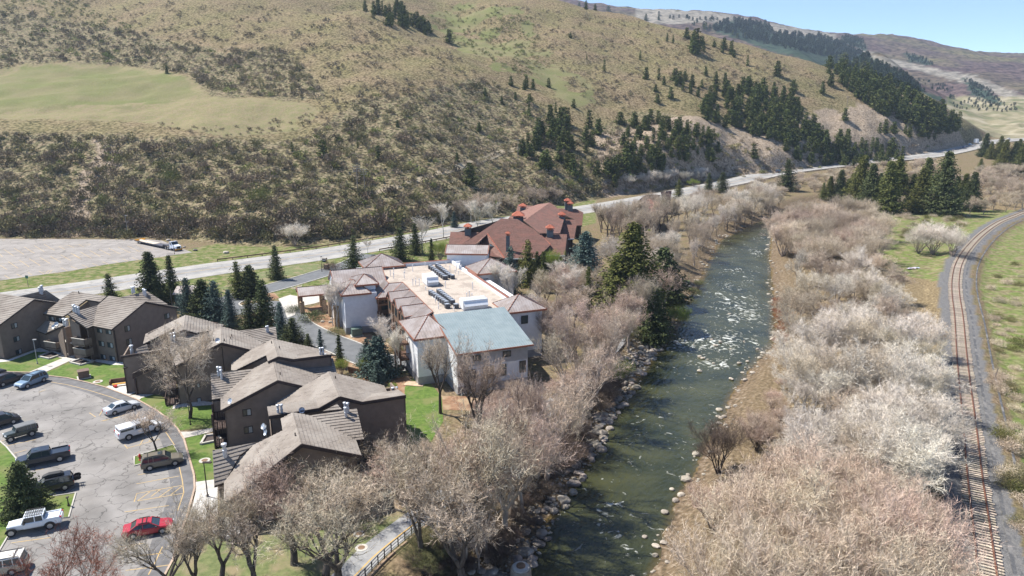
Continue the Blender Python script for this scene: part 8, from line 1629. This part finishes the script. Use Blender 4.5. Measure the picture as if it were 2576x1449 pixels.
for i, (x, y) in enumerate(RAP): p = at(x, y, WZ); boulder(p[0], p[1], prd.uniform(.35, 1.05), 'wet boulder in the water ' + ('among the rapids' if y < 960 else 'close to the near right bank') + (', left half' if x < 1770 else ', right half'), 'boulders in the river', 'rock_pale', WZ)
# concrete outfall at the bottom edge
P = np.array(at(*z8(1150, 1440), -1)); P[2] = -1.6; e = empty('outfall_shaft', P, 0, 'round concrete shaft with a lid among the bank boulders at the bottom', 'concrete shaft'); m = MB(); m.lathe((0, 0, 0), [(1.15, -.6), (1.0, 1.4)], 20); m.build('shaft', M['mulchc'] if 'mulchc' in M else pmat('stained_concrete', (.33, .27, .20), (.42, .36, .28), 2, .9), e); m = MB(); m.lathe((0, 0, 1.4), [(.85, 0), (.85, .18), (.5, .22)], 20); m.build('cover', M['concrete'], e); m = MB(); m.lathe((0, 0, 1.62), [(.45, 0), (.45, .12)], 16); m.build('lid', M['rust'], e)
# green shed beside the spruces
P = np.array(at(*z1(1680, 262))); e = empty('green_shed', (P[0] + 1.5, P[1] + 2, 0), .2, 'small green shed with a pinkish metal roof beside the spruces', 'shed'); m = MB(); m.box(-2, -2, 0, 2, 2, 3.2); m.build('wall', M['shed_green'], e); m = MB(); m.slab([(-2.3, -2.3, 3.1), (2.3, -2.3, 3.1), (2.3, 2.3, 3.9), (-2.3, 2.3, 3.9)], .15); m.build('roof', M['copper_roof'], e); m = MB(); m.tube((-2.6, -2.4, 0), (-2.6, -2.4, 4.3), .06, n=6); m.build('pole', M['pole_wood'], e)
# picket fence
fp_ = [at(*z5(*q)) for q in ((490, 1245), (605, 1270), (700, 1275), (835, 1258), (935, 1225), (945, 1180))]; fe = empty('picket_fence', (0, 0, 0), 0, 'low brown picket fence between the drive and the brown houses', 'fence'); M['picket'] = pmat('brown_picket_wood', (.15, .085, .06), (.22, .13, .095), 3, .8)
Q = resample([p[:2] for p in fp_], 110); pk = MB(); pk.box(-.05, -.02, 0, .05, .02, 1.05); pkm = pk.mesh('picket'); an = np.arctan2(*np.gradient(Q, axis=0).T[::-1])
for p, a in zip(Q, an): mobj('picket', pkm, M['picket'], fe, (p[0], p[1], .03), a)
for h in (.3, .85):
    m = MB(); 
    for a, b in zip(Q[:-1:4], Q[4::4]): m.bar((*a, h), (*b, h), .05, .09)
    m.build('fence_rail', M['picket'], fe)
# entrance sign, street sign, pedestrian sign
P = np.array(at(*z5(300, 350))); e = empty('entrance_sign', P, R(-20), 'dark hanging sign on a stone pier at the driveway entrance', 'sign'); m = MB(); m.box(-.6, -.5, 0, .6, .5, 1.4); m.build('stone_base', M['stone'], e); m = MB(); m.bar((.2, 0, 1.4), (.2, 0, 3.2), .2); m.bar((.2, 0, 3.0), (-1.3, 0, 3.0), .14); m.build('post', M['timber'], e); m = MB(); m.box(-1.3, -.05, 1.9, -.1, .05, 2.8); m.build('board', M['frame_dark'], e); m = MB(); m.box(-1.15, -.056, 2.3, -.25, -.052, 2.5); m.build('lettering', M['zinc'], e)
P, h = px_h(z9, (222, 557), (210, 465)); e = empty('street_sign', P, 0, 'small green sign on a thin post at the lot corner by the highway', 'sign'); m = MB(); m.tube((0, 0, 0), (0, 0, h), .05, n=6); m.build('post', M['pole_wood'], e); m = MB(); m.box(-.35, -.03, h - .75, .35, 0, h); m.build('board', pmat('green_sign_face', (.03, .16, .11), rough=.5), e)
# dark juniper hedge by the sign
for x, y, s, mt, lb in ((340, 345, 1.1, 'tw_dark', 'dark rounded hedge beside the entrance sign'), (180, 790, 1.2, 'spruce', 'low juniper mat in the mulch by the porch'), (20, 715, .8, 'spruce', 'low dark juniper at the walk left of the porch'), (370, 895, .6, 'olive', 'low yellow green shrub at the kerb'), (430, 915, .6, 'olive', 'second low yellow green shrub at the kerb'), (905, 1050, .7, 'sh_green', 'low shrub in the mulch by the drive end')):
    P = at(*z5(x, y)); o = mobj('low_shrub', withmat(P_SB[0], M[mt]), None, None, (P[0], P[1], 0)); o.scale = (s, s, s * .5); tag(o, lb, 'shrub')
# planter boxes and benches by the houses
def terrace(f, q, label, depth=.5, things=()):
    W_ = [np.array(at(*f(*p))) for p in q]; e = empty('sunken_terrace', W_[0], 0, label, 'terrace'); 
    for i in range(len(W_)):
        a, b = W_[i] - W_[0], W_[(i + 1) % len(W_)] - W_[0]; m = MB(); m.bar(a + [0, 0, .12], b + [0, 0, .12], .28, .34); m.build('edge_wall', M['kerb_grey'], e)
    m = MB(); m.poly([w - W_[0] + [0, 0, .06] for w in W_]); m.build('floor', M['lamp_brown'], e)
terrace(z2, [(1855, 240), (1900, 160), (2010, 150), (2040, 200)], 'sunken stair terrace with a pale kerb by the middle gable'); terrace(z1, [(370, 740), (500, 690), (590, 720), (470, 762)], 'small dark patio with pale edging left of the concrete walk'); terrace(z1, [(665, 795), (780, 760), (890, 785), (770, 822)], 'small dark patio with pale edging under the stacked balconies')
P = np.array(at(*z1(1155, 1010))); e = empty('yellow_bench', P, .4, 'yellow wooden planter bench on the white rocks by the tall plain wall', 'bench'); M['yel'] = pmat('yellow_painted_wood', (.48, .27, .05), rough=.7); m = MB(); m.box(-1.3, -.25, .35, 1.3, .25, .45); m.build('seat', M['yel'], e)
for x in (-1.1, 1.1): m = MB(); m.box(x - .1, -.25, 0, x + .1, .25, .35); m.build('leg', M['yel'], e)
P = np.array(at(*z1(1150, 985))); e = empty('planter_box', P, .4, 'brown timber planter behind the yellow bench', 'planter'); m = MB(); m.box(-1.4, .4, 0, 1.5, .6, .7); m.box(-1.6, -.6, 0, -1.4, .6, .7); m.build('side', M['timber'], e)
P = np.array(at(*z1(1100, 1030))); e = mobj('red_bucket', None if False else (lambda m: (m.lathe((0, 0, 0), [(.2, 0), (.28, .4)], 12), m.mesh('red_bucket'))[1])(MB()), M['red'], None, P); tag(e, 'red bucket lying on the white rocks beside the bench', 'bucket')
# wooden step at the white building
P = np.array(at(*z5(1060, 1345))); e = mobj('wooden_platform', (lambda m: (m.box(-1.6, -.9, 0, 1.6, .9, .12), m.mesh('wooden_platform'))[1])(MB()), pmat('pale_platform_wood', (.42, .30, .20), (.52, .39, .28), 3, .9), None, P, -.2); tag(e, 'pale wooden platform at the foot of the sunlit white wall', 'platform')
# tarp in the clearing and pole beside the rails
P = hits([(2300, 678)])[0]; m = MB(); rq = random.Random(3); N = 7
for i in range(N + 1):
    for j in range(3): m.v.append((i * .6 - 2, (j - 1) * .45 + i * .2 + rq.uniform(-.2, .2), .1 + rq.uniform(0, .35)))
for i in range(N):
    for j in range(2): a = i * 3 + j; m.f.append((a, a + 3, a + 4, a + 1)); m.m.append(0)
o = m.build('crumpled_tarp', pmat('pale_blue_tarp', (.35, .42, .50), (.50, .40, .46), 1.5, .6), None, P); tag(o, 'crumpled pale blue tarp on the grass left of the rails', 'tarp')
P = hits([(2500, 958)])[0]; o = mobj('leaning_post', (lambda m: (m.bar((0, 0, 0), (.5, .2, 2.2), .1), m.mesh('leaning_post'))[1])(MB()), M['pole_wood'], None, P); tag(o, 'dark leaning wooden post in the dry grass right of the rails', 'post')
# dirt track across the hillside
TR = hits([(775, 556), (820, 533), (865, 512), (940, 487), (1000, 468), (1060, 450), (1120, 431), (1180, 412), (1240, 393), (1290, 378), (1370, 355)]); TRs = smooth_pl(TR[:, :2], 8); mb = MB(); ribbon(mb, TRs, -1.7, 1.7, lambda x, y: HG(x, y) + .12); o = mb.build('hillside_track', pmat('pale_track_soil', (.27, .22, .15), (.36, .30, .21), .8, .95)); o['kind'] = 'structure'
# haze
hz = MB(); hz.box(-3400, -60, -6, 3400, 3600, 620); o = hz.build('haze', None); o['kind'] = 'stuff'; m = bpy.data.materials.new('haze_air'); m.use_nodes = True; nt = m.node_tree; nt.nodes.clear(); pv = nt.nodes.new('ShaderNodeVolumePrincipled'); pv.inputs['Color'].default_value = (.66, .80, 1, 1); pv.inputs['Density'].default_value = .00010; pv.inputs['Anisotropy'].default_value = .2
ou = nt.nodes.new('ShaderNodeOutputMaterial'); nt.links.new(pv.outputs[0], ou.inputs['Volume']); o.data.materials.append(m)
